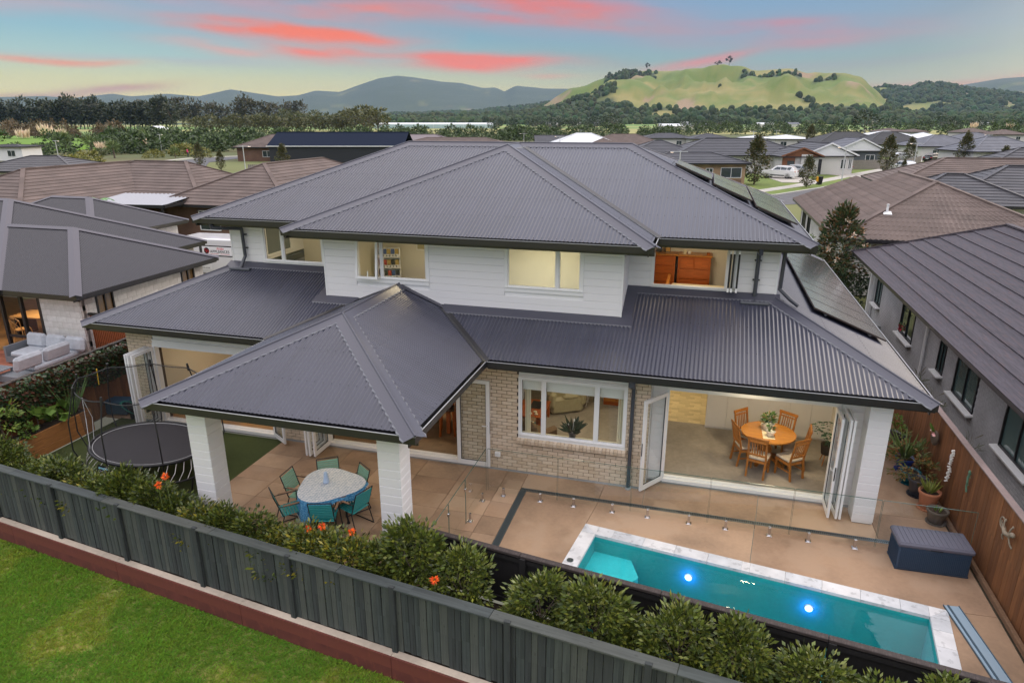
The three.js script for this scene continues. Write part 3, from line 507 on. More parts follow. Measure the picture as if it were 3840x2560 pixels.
  c.bx(WBX1 - 0.2, 3.4, ZW1, WBX1 - 0.013, yU, ZW0 - 0.02).bx(WBX0 + 0.013, 3.4, ZW1, WBX0 + 0.2, yU, ZW0 - 0.02).bx(WR - 0.2, 3.9, -10.3, WR - 0.013, yU, ZW1 - 0.21).bx(WL + 0.013, 3.9, -10.3, WL + 0.2, yU, ZW1 - 0.21).bx(WL, 3.4, -10.34, WR, yU, -10.15);
  c.build('wall_frame', M.white, up);
  boards(up, 'x', WBX0, WBX1, 3.586, yU, ZW0, [W1, W2]); boards(up, 'x', WBX1, WR, 4.03, yU, ZW1, [W3]); boards(up, 'x', WL, WBX0, 4.03, yU, ZW1, [W4]); boards(up, 'z', ZW1, ZW0 - 0.01, 3.6, yU, WBX1); boards(up, 'z', -10.3, ZW1 - 0.01, 4.0, yU, WR); boards(up, 'z', ZW1, ZW0 - 0.01, 3.6, yU, WBX0); boards(up, 'z', -10.3, ZW1 - 0.01, 4.0, yU, WL);
  for (const [x, z, y] of [[WBX1 + 0.004, ZW0 + 0.004, 3.586], [WBX0 - 0.004, ZW0 + 0.004, 3.586], [WR + 0.004, ZW1 + 0.004, 4.03], [WL - 0.004, ZW1 + 0.004, 4.03]]) mb().box(x, (y + yU) / 2, z, 0.036, yU - y, 0.036).build('corner_trim', M.white, up);
  // windows: frame bars at given x cuts, panes between
  const win = (z, x0, x1, y0, y1, cuts, trim, pane, skip = []) => {
    const w = groupPart('window', house), f = mb(), b = 0.05, xs = [x0 + trim, ...cuts, x1 - trim];
    f.bx(x0, y0, z - 0.06, x1, y0 + trim + 0.05, z + 0.02).bx(x0, y1 - trim, z - 0.06, x1, y1, z + 0.02).bx(x0, y0 + trim + 0.05, z - 0.06, x0 + trim, y1 - trim, z + 0.02).bx(x1 - trim, y0 + trim + 0.05, z - 0.06, x1, y1 - trim, z + 0.02);
    for (const c of cuts) f.bx(c - 0.025, y0 + trim + 0.05, z - 0.07, c + 0.025, y1 - trim, z + 0.012);
    f.bx(x0 + 0.01, y0 + trim + 0.03, z + 0.02, x1 - 0.01, y0 + trim + 0.048, z + 0.045);
    f.build('frame', M.white, w);
    for (let i = 0; i < xs.length - 1; i++) if (!skip.includes(i)) {
      const l = xs[i] + (i ? 0.025 : 0), r = xs[i + 1] - (i < xs.length - 2 ? 0.025 : 0), yb = y0 + trim + 0.05, yt = y1 - trim, s = mb();
      s.bx(l, yb, z - 0.05, r, yb + b * 0.6, z - 0.004).bx(l, yt - b * 0.6, z - 0.05, r, yt, z - 0.004).bx(l, yb + b * 0.6, z - 0.05, l + b * 0.6, yt - b * 0.6, z - 0.004).bx(r - b * 0.6, yb + b * 0.6, z - 0.05, r, yt - b * 0.6, z - 0.004); s.build('sash', M.white, w);
      mb().bx(l + 0.012, yb + 0.012, z - 0.03, l + 0.034, yt, z - 0.026).bx(l + 0.012, yb + 0.012, z - 0.03, r, yb + 0.034, z - 0.026).build('gasket', M.black, w);
      mb().quad(V(l, yb, z - 0.028), V(r, yb, z - 0.028), V(r, yt, z - 0.028), V(l, yt, z - 0.028)).build('pane', pane, w);
    }
    return w;
  };
  const w1 = win(ZW0, ...W1.slice(0, 2), W1[2], W1[3], [-5.8], 0.075, M.glass, [0]);
  { // awning sash of the left light, propped open
    const s = groupPart('awning_sash', house), l = -6.42, r = -5.84, yb = 4.15, yt = 5.12, hin = mb(); s.position.set(0, yt, ZW0 + 0.02); s.rotation.x = -0.12;
    hin.bx(l, yb - yt, 0, r, yb - yt + 0.055, 0.04).bx(l, -0.055, 0, r, 0, 0.04).bx(l, yb - yt + 0.055, 0, l + 0.055, -0.055, 0.04).bx(r - 0.055, yb - yt + 0.055, 0, r, -0.055, 0.04); hin.build('frame', M.white, s);
    mb().quad(V(l, yb - yt, 0.02), V(r, yb - yt, 0.02), V(r, 0, 0.02), V(l, 0, 0.02)).build('pane', M.glass, s);
    mb().bx((l + r) / 2 - 0.012, yb - yt + 0.05, -0.05, (l + r) / 2 + 0.012, yb - yt + 0.18, -0.03).build('window_stay', M.white, s);
  }
  win(ZW0, W2[0], W2[1], W2[2], W2[3], [-1.45], 0.07, M.frost);
  win(ZW1, W4[0], W4[1], W4[2], W4[3], [-9.27], 0.075, M.glass);
  win(ZW1, W3[0], W3[1], W3[2], W3[3], [2.22], 0.07, M.glass, [0]);
  const wl = win(ZB + 0.0, WIN_L[0], WIN_L[1], WIN_L[2] - 0.03, 2.4, [-1.48, -0.29], 0.05, M.glass);
  for (const [l, r] of [[-1.99, -1.52], [-1.44, -0.33], [-0.25, 0.3]]) { const b = mb(); for (let k = 0; k < 4; k++) b.box((l + r) / 2, 2.3 - k * 0.07, ZB - 0.14 - k * 0.004, r - l, 0.085, 0.022); b.build('roman_blind', M.ceil, wl); }
  mb().bx(WIN_L[0], 2.4, ZB - 0.2, WIN_L[1], 2.71, ZB - 0.035).bx(WIN_L[0], 2.4, ZB - 0.036, WIN_L[1], 2.43, ZB - 0.01).build('head_panel', M.board, hd);
  // header-course sill
  const sl = groupPart('brick_sill', house), sg = chamferBox(0.0765, 0.1, 0.21, 0.004); for (let i = 0; i < 29; i++) { const o = meshOf('brick', sg, M.brick[i % 3], sl); o.position.set(WIN_L[0] - 0.02 + 0.043 + i * 0.0853, 0.86, ZB + 0.01); o.rotation.x = 0.22; }
  mb().box((WIN_L[0] + WIN_L[1]) / 2, 0.85, ZB - 0.02, 2.44, 0.07, 0.15, 0.22).build('mortar_bed', M.mortar, sl);
  // stacked sashes of the upper right window
  for (const [x, t] of [[2.25, 0.03], [2.34, -0.02], [2.43, 0.02]]) { const s = groupPart('folded_sash', house), f = mb(); s.position.set(x, 4.18, ZW1); s.rotation.y = t; f.bx(-0.02, 0, 0.0, 0.02, 0.07, 0.42).bx(-0.02, 0.9, 0, 0.02, 0.97, 0.42).bx(-0.02, 0.07, 0, 0.02, 0.9, 0.06).bx(-0.02, 0.07, 0.36, 0.02, 0.9, 0.42); f.build('frame', M.white, s); mb().quad(V(0, 0.05, 0.04), V(0, 0.05, 0.4), V(0, 0.95, 0.4), V(0, 0.95, 0.04)).build('pane', M.glass, s); mb().bx(-0.021, 0.1, 0.425, 0.021, 0.86, 0.432).build('seal', M.black, s); }
  // downpipes
  const pipe = (pts, r, name = 'downpipe', extra) => { const g = groupPart(name, house), m = mb().tube(pts, r, 14); for (const p of pts.slice(1, -1)) m.ball(p, r, r, r, 12, 8); m.build('pipe', M.pipe, g); if (extra) extra(g); return g; };
  const clip = (x, ys, z) => (g) => ys.forEach((y) => mb().bx(x - 0.075, y - 0.012, z - 0.05, x + 0.075, y + 0.012, z + 0.02).build('pipe_clip', M.black, g));
  pipe([V(2.86, H2 - 0.12, ZI - 0.06), V(2.86, H2 - 0.24, ZI - 0.1), V(2.86, H2 - 0.3, ZW1 + 0.1), V(2.86, 4.02, ZW1 + 0.1), V(2.86, 3.94, ZW1 + 0.32)], 0.045, 'downpipe', clip(2.86, [4.86, 4.42], ZW1 + 0.06));
  mb().cyl(V(2.56, 3.95, ZW1 + 0.36), V(3.16, 3.95, ZW1 + 0.36), 0.048, 0.048, 14).build('spreader_pipe', M.pipe, house);
  pipe([V(-10.98, H2 - 0.12, ZI - 0.06), V(-10.98, H2 - 0.26, ZI - 0.1), V(-10.4, H2 - 0.32, ZW1 + 0.12), V(-10.4, 4.28, ZW1 + 0.1), V(-10.42, 3.96, ZW1 + 0.34)], 0.045, 'downpipe', clip(-10.4, [4.86, 4.5], ZW1 + 0.06));
  mb().cyl(V(-10.73, 3.96, ZW1 + 0.36), V(-10.1, 3.96, ZW1 + 0.36), 0.048, 0.048, 14).build('spreader_pipe', M.pipe, house);
  pipe([V(3.42, H2 - 0.2, ZW1 - 0.12), V(3.4, 4.2, ZW1 - 0.12), V(3.62, 4.02, ZW1 + 0.05), V(3.8, 3.9, ZW1 + 0.12)], 0.045);
  pipe([V(0.49, H1 - 0.13, -0.08), V(0.49, 2.6, -0.16), V(0.49, 2.45, ZB + 0.07), V(0.49, 0.02, ZB + 0.07)], 0.042, 'downpipe', (g) => { mb().cyl(V(0.49, 0, ZB + 0.07), V(0.49, 0.05, ZB + 0.07), 0.062, 0.062, 16).build('pipe_collar', M.found, g); mb().box(0.49, 2.68, -0.14, 0.14, 0.16, 0.13, 0, 0, 0, 0.02).build('rainhead', M.pipe, g); });
  // small fittings: tap box and stop post, corner of the lower right
  mb().box(-2.55, 0.42, ZB + 0.04, 0.13, 0.12, 0.07, 0, 0, 0, 0.012).build('outdoor_socket', M.white, house);
}
// glazed door leaf: w wide, hgt tall, from hinge at (x, z) turned by t (0 = along +x)
function doorLeaf(x, z, w, t, hgt = 2.14, handle = true, y = 0.07) {
  const s = groupPart('door_leaf', house), f = mb(), b = 0.085; s.position.set(x, y, z); s.rotation.y = t;
  f.bx(0, 0, -0.022, w, b + 0.03, 0.022).bx(0, hgt - b, -0.022, w, hgt, 0.022).bx(0, b + 0.03, -0.022, b, hgt - b, 0.022).bx(w - b, b + 0.03, -0.022, w, hgt - b, 0.022); f.build('frame', M.white, s);
  mb().bx(b, b + 0.03, -0.008, b + 0.012, hgt - b, 0.008).bx(w - b - 0.012, b + 0.03, -0.008, w - b, hgt - b, 0.008).bx(b, b + 0.03, -0.008, w - b, b + 0.042, 0.008).build('gasket', M.black, s);
  mb().quad(V(b, b + 0.03, 0), V(w - b, b + 0.03, 0), V(w - b, hgt - b, 0), V(b, hgt - b, 0)).build('pane', M.glass, s);
  if (handle) { mb().bx(w - 0.055, 0.93, 0.022, w - 0.03, 1.13, 0.032).bx(w - 0.05, 1.05, 0.03, w - 0.035, 1.065, 0.07).bx(w - 0.17, 1.05, 0.06, w - 0.035, 1.068, 0.075).build('handle', M.white, s); mb().bx(w - 0.001, 0.85, -0.012, w + 0.003, 1.15, 0.012).build('lock_plate', M.black, s); }
  return s;
}
doorLeaf(1.2, -1.1, 0.8, Math.PI + 0.98);            // left leaf of the dining room
doorLeaf(4.58, -1.08, 0.66, -Math.PI / 2, 2.2, true); doorLeaf(4.7, -1.08, 0.66, -Math.PI / 2 + 0.05, 2.2, false); doorLeaf(4.8, -1.08, 0.66, -Math.PI / 2, 2.2, false);
doorLeaf(-3.53, ZB + 0.05, 0.8, 0, 2.16);
doorLeaf(-6.97, ZB + 0.01, 0.72, -Math.PI / 2, 2.12); doorLeaf(-7.1, ZB + 0.01, 0.72, -Math.PI / 2, 2.12, false); doorLeaf(-7.21, ZB + 0.01, 0.72, -Math.PI / 2 + 0.03, 2.12, false);
doorLeaf(-11.97, ZB + 0.01, 0.72, -Math.PI / 2, 2.12, false); doorLeaf(-12.1, ZB + 0.01, 0.72, -Math.PI / 2, 2.12, false); doorLeaf(-12.2, ZB + 0.01, 0.72, -Math.PI / 2 + 0.03, 2.12, false);
doorLeaf(-8.57, ZB, 0.62, -0.55, 2.12);
// ---------- rooms ----------
M.carpet = std(k8([0.3, 0.27, 0.225]), 1, { map: TX.mott, bumpMap: TX.bumpF, bumpScale: 0.006 });
const plankTex = texture(512, 512, (u, v) => { const row = Math.floor(v * 4), off = hash2(row, 3, 5), col = Math.floor((u + off) * 2), t = hash2(row, col, 9); const g = vnoise(u * 6 + row * 7, v * 90, 0, 4) * 0.3 + vnoise(u * 14, v * 200, 0, 8) * 0.15; return 0.45 + 0.25 * t + g; }, true, 0.6);
M.floorDark = std(k8([0.2, 0.125, 0.07]), 0.4, { map: plankTex }); M.floorOrange = std(k8([0.36, 0.19, 0.075]), 0.35, { map: plankTex }); M.floorPale = std(k8([0.55, 0.45, 0.25]), 0.5, { map: plankTex });
M.wood = std(k8([0.4, 0.155, 0.03]), 0.3, { map: TX.grainV }); M.woodTop = phy(k8([0.5, 0.21, 0.035]), 0.22, { map: TX.grainH, clearcoat: 0.4, clearcoatRoughness: 0.2 }); M.woodRed = std(k8([0.36, 0.09, 0.018]), 0.32, { map: TX.grainH });
M.seatFab = std(k8([0.4, 0.36, 0.3]), 1, { map: TX.mott }); M.greyFab = std(k8([0.36, 0.38, 0.42]), 1, { map: TX.mott, bumpMap: TX.bumpF, bumpScale: 0.002 }); M.leather = std(k8([0.34, 0.31, 0.2]), 0.45, { map: TX.mott });
M.pot = std([0.78, 0.77, 0.74], 0.3); M.terra = std(k8([0.42, 0.17, 0.09]), 0.85, { map: TX.mott }); M.potDark = phy([0.03, 0.035, 0.05], 0.3, { clearcoat: 0.5 }); M.soil = std([0.035, 0.024, 0.016], 1);
M.cream = std([0.74, 0.68, 0.5], 0.9); M.cab = std([0.74, 0.72, 0.68], 0.5);
const lampMat = std([1, 1, 1], 0.5); lampMat.emissive.setRGB(1, 0.82, 0.55); lampMat.emissiveIntensity = 2;
function ceilingLight(x, y, z, s, power, label, col = [1, 0.8, 0.52], group = 'recessed ceiling lights') {
  const t = thing('ceiling_light', label, 'ceiling light', [x, y, z], 0, group);
  mb().cyl(V(0, -0.012, 0), V(0, 0.0, 0), s * 0.62, s * 0.62, 24).build('trim_ring', M.white, t);
  mb().cyl(V(0, -0.018, 0), V(0, -0.0125, 0), s * 0.5, s * 0.5, 24).build('diffuser', lampMat, t);
  const l = new THREE.RectAreaLight(new THREE.Color(...col), power * 1.6, s, s); l.name = 'lamp_glow'; l.position.set(0, -0.03, 0); l.rotation.x = -Math.PI / 2; t.add(l); return t;
}
{
  const rm = groupPart('rooms', house), pan = (name, mat, ...b) => mb().bx(...b).build(name, mat, rm);
  pan('carpet', M.carpet, -3.15, 0, -4.3, 5.2, FLOOR, -1.26); pan('carpet', M.carpet, -3.15, 0, -1.26, 0.8, FLOOR, ZB - 0.2); pan('carpet', M.carpet, -3.15, 0, -7, 0.9, FLOOR, -4.3); pan('pale_timber_floor', M.floorPale, 0.9, 0, -7, 5.2, FLOOR - 0.004, -4.302);
  pan('timber_floor', M.floorDark, -8.05, 0, -7, -3.15, FLOOR, ZB - 0.2); pan('timber_floor', M.floorOrange, -12.6, 0, -7, -8.05, FLOOR, ZB - 0.2);
  pan('room_ceiling', M.ceil, -12.6, 2.6, -13, 5.2, 2.7, ZB - 0.25);
  pan('room_wall', M.innerWall, -12.6, FLOOR, -7.1, 5.2, 2.6, -7); pan('room_wall', M.innerWall, -3.22, FLOOR, -7, -3.1, 2.6, ZB - 0.3); pan('room_wall', M.innerWall, -8.12, FLOOR, -7, -8.0, 2.6, ZB - 0.3); pan('room_wall', M.innerWall, 5.1, FLOOR, -7, 5.19, 2.6, -1.31); pan('room_wall', M.innerWall, -12.59, FLOOR, -7, -12.5, 2.6, ZB - 0.3);
  // upper floor rooms
  pan('upper_floor', M.carpet, WL + 0.2, FL2 - 0.1, -10.1, WBX0, FL2, ZW1 - 0.2); pan('upper_floor', M.carpet, WBX0, FL2 - 0.1, -10.1, WBX1, FL2, ZW0 - 0.2); pan('upper_floor', M.carpet, WBX1, FL2 - 0.1, -10.1, WR - 0.2, FL2, ZW1 - 0.2);
  pan('upper_ceiling', M.ceil, WL + 0.2, 5.16, -10.1, WR - 0.2, 5.24, ZW1 - 0.15); pan('upper_ceiling', M.ceil, WBX0 + 0.2, 5.16, ZW1 - 0.15, WBX1 - 0.2, 5.24, ZW0 - 0.18);
  for (const x of [-7.3, -3.6, -0.25]) pan('room_wall', M.innerWall, x - 0.05, FL2, -10.1, x + 0.05, 5.16, x === -3.6 ? ZW0 - 0.2 : ZW1 - 0.2);
  pan('room_wall', M.innerWall, WL + 0.2, FL2, -6.1, WBX0 - 0.05, 5.16, -6); pan('room_wall', M.innerWall, WBX0, FL2, -4.6, -3.65, 5.16, -4.5); pan('room_wall', M.innerWall, -3.55, FL2, -4.1, -0.3, 5.16, -4); pan('room_wall', M.innerWall, -0.2, FL2, -6.35, WR - 0.2, 5.16, -6.25);
  pan('skirting', M.white, WL + 0.2, FL2, -5.998, WBX0 - 0.06, FL2 + 0.1, -5.98);
  { const b = groupPart('inner_window', house); mb().bx(-10.64, 4.0, -5.3, -10.6, 4.06, -4.0).bx(-10.64, 4.85, -5.3, -10.6, 4.9, -4.0).bx(-10.64, 4.06, -5.3, -10.6, 4.85, -5.24).bx(-10.64, 4.06, -4.06, -10.6, 4.85, -4.0).build('frame', M.white, b); mb().quad(V(-10.63, 4.06, -5.24), V(-10.63, 4.06, -4.06), V(-10.63, 4.85, -4.06), V(-10.63, 4.85, -5.24)).build('pane', std([0.12, 0.14, 0.16], 0.1), b); }
}
ceilingLight(3.5, 2.6, -2.2, 0.5, 26, 'round ceiling light above the dining table'); ceilingLight(1.4, 2.6, -5.6, 0.5, 26, 'round ceiling light in the hall behind the dining room'); ceilingLight(-1.0, 2.6, -2.6, 0.5, 24, 'round ceiling light above the lounge carpet');
ceilingLight(-5.3, 2.6, -2.6, 0.5, 24, 'round ceiling light in the kitchen behind the pavilion'); ceilingLight(-10.3, 2.6, -2.6, 0.5, 30, 'round ceiling light in the family room at the left');
ceilingLight(-9.1, 5.16, -4.3, 0.4, 30, 'round ceiling light in the upper left bedroom'); ceilingLight(-5.2, 5.16, -3.0, 0.4, 26, 'round ceiling light in the bedroom with the book rack'); ceilingLight(-1.9, 5.16, -2.8, 0.4, 42, 'round ceiling light behind the frosted bathroom window', [1, 0.86, 0.58]); ceilingLight(1.5, 5.16, -4.3, 0.4, 30, 'round ceiling light above the bed in the upper right bedroom');
ceilingLight(-5.34, H1 - 0.205, 1.3, 0.42, 17, 'round ceiling light under the pavilion roof'); ceilingLight(2.9, H1 - 0.2, -0.55, 0.3, 16, 'round soffit light outside the dining room doors');
// ---------- furniture ----------
function makeDiningChair() {
  const t = thing('dining_chair', '', 'chair', [0, 0, 0], 0, 'dining chairs round the wooden table'), w = 0.43;
  mb().box(0, 0.455, 0.02, w, 0.06, 0.43, 0, 0, 0, 0.02).build('seat', M.seatFab, t);
  mb().bx(-w / 2, 0.36, -0.19, w / 2, 0.42, -0.16).bx(-w / 2, 0.36, 0.2, w / 2, 0.42, 0.23).bx(-w / 2, 0.36, -0.16, -w / 2 + 0.025, 0.42, 0.2).bx(w / 2 - 0.025, 0.36, -0.16, w / 2, 0.42, 0.2).build('seat_frame', M.wood, t);
  for (const s of [-1, 1]) { mb().beam(V(s * 0.195, 0, 0.2), V(s * 0.195, 0.43, 0.2), 0.036, 0.036).build('leg', M.wood, t); mb().beam(V(s * 0.19, 0, -0.25), V(s * 0.195, 0.45, -0.19), 0.04, 0.036).beam(V(s * 0.195, 0.45, -0.19), V(s * 0.195, 1.0, -0.3), 0.042, 0.032).build('leg', M.wood, t); mb().beam(V(s * 0.193, 0.2, -0.21), V(s * 0.193, 0.2, 0.19), 0.02, 0.028).build('stretcher', M.wood, t); }
  mb().box(0, 0.985, -0.3, 0.47, 0.075, 0.03, -0.18, 0, 0, 0.008).box(0, 0.9, -0.282, 0.4, 0.03, 0.02, -0.18).build('top_rail', M.wood, t);
  for (let k = -2; k <= 2; k++) mb().beam(V(k * 0.055, 0.55, -0.205), V(k * 0.055, 0.93, -0.288), 0.024, 0.012).build('slat', M.wood, t);
  mb().box(0, 0.56, -0.21, 0.38, 0.045, 0.022, -0.18).build('lower_rail', M.wood, t); return t;
}
{
  const T = [3.5, -2.57], backs = [[2.9, -3.18, 'behind the round dining table, left, near the pale cupboards'], [3.98, -3.27, 'behind the round dining table, right, near the pale cupboards'], [2.75, -2.3, 'at the left side of the round dining table'], [3.2, -1.63, 'in front of the round dining table, its back to the threshold'], [4.14, -1.8, 'at the front right of the round dining table, pulled out'], [4.38, -2.5, 'at the right side of the round dining table, by the fern']];
  const proto = makeDiningChair();
  backs.forEach(([x, z, where], i) => { const dx = T[0] - x, dz = T[1] - z, L = Math.hypot(dx, dz), pos = [x + dx / L * 0.28, FLOOR, z + dz / L * 0.28], turn = Math.atan2(dx, dz), label = 'slat back wooden chair ' + where; if (i) copyOf(proto, pos, turn, label); else { proto.position.set(...pos); proto.rotation.y = turn; proto.userData.label = label; } });
  const t = thing('dining_table', 'round polished wooden pedestal table in the dining room', 'table', [T[0], FLOOR, T[1]]);
  mb().cyl(V(0, 0.73, 0), V(0, 0.765, 0), 0.61, 0.61, 56).build('tabletop', M.woodTop, t); mb().cyl(V(0, 0.68, 0), V(0, 0.73, 0), 0.5, 0.52, 40).build('apron', M.wood, t); mb().lathe([[0.16, 0.12], [0.1, 0.22], [0.13, 0.34], [0.07, 0.48], [0.1, 0.62], [0.16, 0.68]], 20).build('pedestal', M.wood, t);
  for (let k = 0; k < 4; k++) { const q = k * Math.PI / 2 + 0.6; mb().beam(V(Math.cos(q) * 0.08, 0.2, Math.sin(q) * 0.08), V(Math.cos(q) * 0.42, 0.03, Math.sin(q) * 0.42), 0.06, 0.07).build('foot', M.wood, t); }
  const ru = mb(); for (let i = 0; i < 14; i++) ru.box(T[0] - 0.02 + (i % 2) * 0.008, FLOOR + 0.768, T[1] - 0.42 + i * 0.06, 0.26, 0.004, 0.06, 0, 0.1); tag(ru.build('table_runner', M.cream), 'white lace runner across the round dining table', 'table runner');
  const potPlant = (name, label, x, y, z, s, h, nl, cols, pm, seed, up = 0.7) => {
    const o = thing(name, label, 'plant', [x, y, z]); mb().lathe([[0.0, 0], [0.075 * s, 0], [0.1 * s, 0.04 * s], [0.13 * s, 0.14 * s], [0.135 * s, 0.15 * s], [0.12 * s, 0.15 * s], [0.11 * s, 0.12 * s], [0, 0.12 * s]], 24).build('pot', pm, o);
    meshOf('leaves', leafGeom(nl, seed, (r) => { const q = r() * 6.28, rr = Math.sqrt(r()) * 0.5; return { p: V(Math.cos(q) * rr * h * 0.5, 0.13 * s + r() * h * 0.8, Math.sin(q) * rr * h * 0.5), d: V(Math.cos(q) * (1 - up) * 2, up * (r() * 1.4 - 0.2), Math.sin(q) * (1 - up) * 2) }; }, h * 0.38, h * 0.16, cols), leafMat('pot'), o); return o;
  };
  potPlant('pot_plant', 'larger white pot plant with trailing stems on the dining table', T[0] - 0.02, FLOOR + 0.772, T[1] - 0.12, 1.15, 0.34, 70, [[0.05, 0.12, 0.03], [0.09, 0.16, 0.05], [0.25, 0.2, 0.09]], M.pot, 5);
  potPlant('pot_plant', 'smaller white pot plant at the front of the dining table', T[0] + 0.02, FLOOR + 0.772, T[1] + 0.22, 0.8, 0.2, 34, [[0.06, 0.14, 0.04], [0.1, 0.18, 0.06]], M.pot, 6);
  const fern = thing('potted_fern', 'tall fern in a dark basket on legs by the dining room wall', 'plant', [4.87, FLOOR, -2.85]); mb().lathe([[0.05, 0.22], [0.13, 0.26], [0.16, 0.5], [0.15, 0.5], [0.12, 0.46], [0, 0.46]], 18).build('basket', std([0.06, 0.045, 0.03], 0.9), fern); for (const s of [0, 2.1, 4.2]) mb().cyl(V(Math.cos(s) * 0.1, 0.25, Math.sin(s) * 0.1), V(Math.cos(s) * 0.2, 0, Math.sin(s) * 0.2), 0.012).build('leg', M.wood, fern);
  meshOf('fronds', leafGeom(170, 9, (r, i) => { const q = Math.floor(i / 17) * 0.63, t = (i % 17) / 17, rr = t * 0.42; return { p: V(Math.cos(q) * rr, 0.5 + 0.42 * Math.sin(t * 2.2), Math.sin(q) * rr), d: V(Math.cos(q + (i % 2 ? 1 : -1)) * 0.8, -0.1, Math.sin(q + (i % 2 ? 1 : -1)) * 0.8) }; }, 0.13, 0.03, [[0.02, 0.07, 0.03], [0.035, 0.09, 0.04]]), leafMat('pot'), fern);
  const cw = thing('cupboard_wall', 'tall pale cupboard fronts along the back of the dining room', 'cupboard', [2.1, FLOOR, -4.12]); mb().bx(0, 0, -0.1, 3.0, 2.5, -0.02).build('carcass', M.cab, cw); for (let k = 0; k < 6; k++) mb().box(0.255 + k * 0.505, 1.27, 0, 0.5, 2.44, 0.03, 0, 0, 0, 0.004).build('door_panel', M.cab, cw);
  // corner sofa seen past the open leaf
  const sofa = thing('corner_sofa', 'grey corner sofa behind the open glass door, with a rug over it', 'sofa', [0.45, FLOOR, -3.7]); mb().box(0, 0.22, 0, 0.9, 0.36, 1.7, 0, 0, 0, 0.05).build('base', M.greyFab, sofa); mb().box(0, 0.46, 0.02, 0.84, 0.14, 1.6, 0, 0, 0, 0.05).build('seat_cushion', M.greyFab, sofa); mb().box(0.42, 0.5, 0, 0.2, 0.62, 1.7, 0, 0, 0, 0.07).build('backrest', M.greyFab, sofa); mb().box(0.44, 0.82, -0.3, 0.25, 0.02, 0.6, 0, 0, 0.05).box(0.55, 0.6, -0.3, 0.02, 0.42, 0.6).build('throw', M.cream, sofa);
  // lounge
  const rc = thing('recliner_sofa', 'khaki leather recliner seen through the lounge window', 'sofa', [-1.75, FLOOR, -4.3], 0.55); mb().box(0, 0.26, 0, 0.95, 0.5, 0.8, 0, 0, 0, 0.08).build('base', M.leather, rc); mb().box(0.1, 0.5, 0.05, 0.5, 0.2, 0.75, 0, 0, 0, 0.08).build('seat_cushion', M.leather, rc); for (const s of [-1, 1]) mb().box(s * 0.44, 0.44, 0.02, 0.22, 0.5, 0.84, 0, 0, 0, 0.09).build('armrest', M.leather, rc); mb().box(0, 0.72, -0.36, 0.95, 0.65, 0.26, -0.15, 0, 0, 0.1).build('backrest', M.leather, rc); mb().cyl(V(-0.556, 0.4, 0.12), V(-0.56, 0.4, 0.12), 0.045, 0.045, 16).build('lever_cup', M.black, rc); mb().box(0, 0.78, -0.18, 0.4, 0.34, 0.12, -0.4, 0.1, 0, 0.05).build('striped_cushion', M.cream, rc);
  const ct = thing('coffee_table', 'orange wooden coffee table with a black runner beside the television', 'coffee table', [-2.28, FLOOR, -3.15]); mb().box(0, 0.43, 0, 0.62, 0.04, 1.15, 0, 0, 0, 0.008).build('tabletop', M.woodRed, ct); for (const x of [-0.26, 0.26]) for (const z of [-0.5, 0.5]) mb().box(x, 0.21, z, 0.06, 0.42, 0.06).build('leg', M.woodRed, ct); mb().box(0, 0.15, 0, 0.5, 0.03, 1).build('shelf', M.woodRed, ct); mb().box(0, 0.455, -0.2, 0.3, 0.006, 0.5).build('runner', M.black, ct);
  for (const [x, z, i] of [[-2.2, -2.85, 0], [-2.3, -2.72, 1], [-2.14, -2.7, 2], [-2.2, -3.6, 3]]) { tag(mb().ball(V(x, FLOOR + 0.48, z), 0.05, 0.028, 0.035).ball(V(x + 0.03, FLOOR + 0.485, z + 0.02), 0.03, 0.02, 0.024).build('sea_shell', M.cream), i === 3 ? 'pale shell at the far end of the coffee table' : ['pale shell at the near end of the coffee table, middle', 'pale shell at the near end of the coffee table, left', 'pale shell at the near end of the coffee table, right'][i], 'shell', 'shells on the coffee table'); }
  const tv = thing('television', 'large grey screen standing at the left side of the lounge', 'television', [-2.72, FLOOR, -2.75], Math.PI / 2 - 0.1); mb().box(0, 0.95, 0, 1.3, 0.75, 0.05, 0, 0, 0, 0.01).build('bezel', M.black, tv); mb().bx(-0.62, 0.61, 0.026, 0.62, 1.29, 0.03).build('screen', std(k8([0.28, 0.3, 0.34]), 0.15, { map: TX.mott }), tv); mb().box(0, 0.28, -0.05, 1.4, 0.5, 0.36, 0, 0, 0, 0.01).build('stand', M.woodRed, tv);
  const ac = thing('armchair', 'brown suede armchair with a striped cushion under the lounge window', 'armchair', [-1.95, FLOOR, -1.75], 2.6); mb().box(0, 0.25, 0, 0.8, 0.42, 0.8, 0, 0, 0, 0.08).build('base', std(k8([0.17, 0.11, 0.06]), 1, { map: TX.mott }), ac); mb().box(0, 0.6, -0.32, 0.8, 0.6, 0.22, -0.15, 0, 0, 0.09).build('backrest', std(k8([0.2, 0.13, 0.07]), 1, { map: TX.mott }), ac); for (const s of [-1, 1]) mb().box(s * 0.36, 0.45, 0.02, 0.18, 0.36, 0.76, 0, 0, 0, 0.07).build('armrest', std(k8([0.18, 0.115, 0.065]), 1, { map: TX.mott }), ac); const cu = mb(); for (let k = 0; k < 7; k++) cu.color(...(k % 2 ? [0.6, 0.5, 0.35] : [0.12, 0.2, 0.18])).box(-0.15 + k * 0.05, 0.62, -0.12, 0.05, 0.36, 0.1, -0.3, 0, 0, 0.02); cu.build('striped_cushion', std([1, 1, 1], 1, { vertexColors: true }), ac);
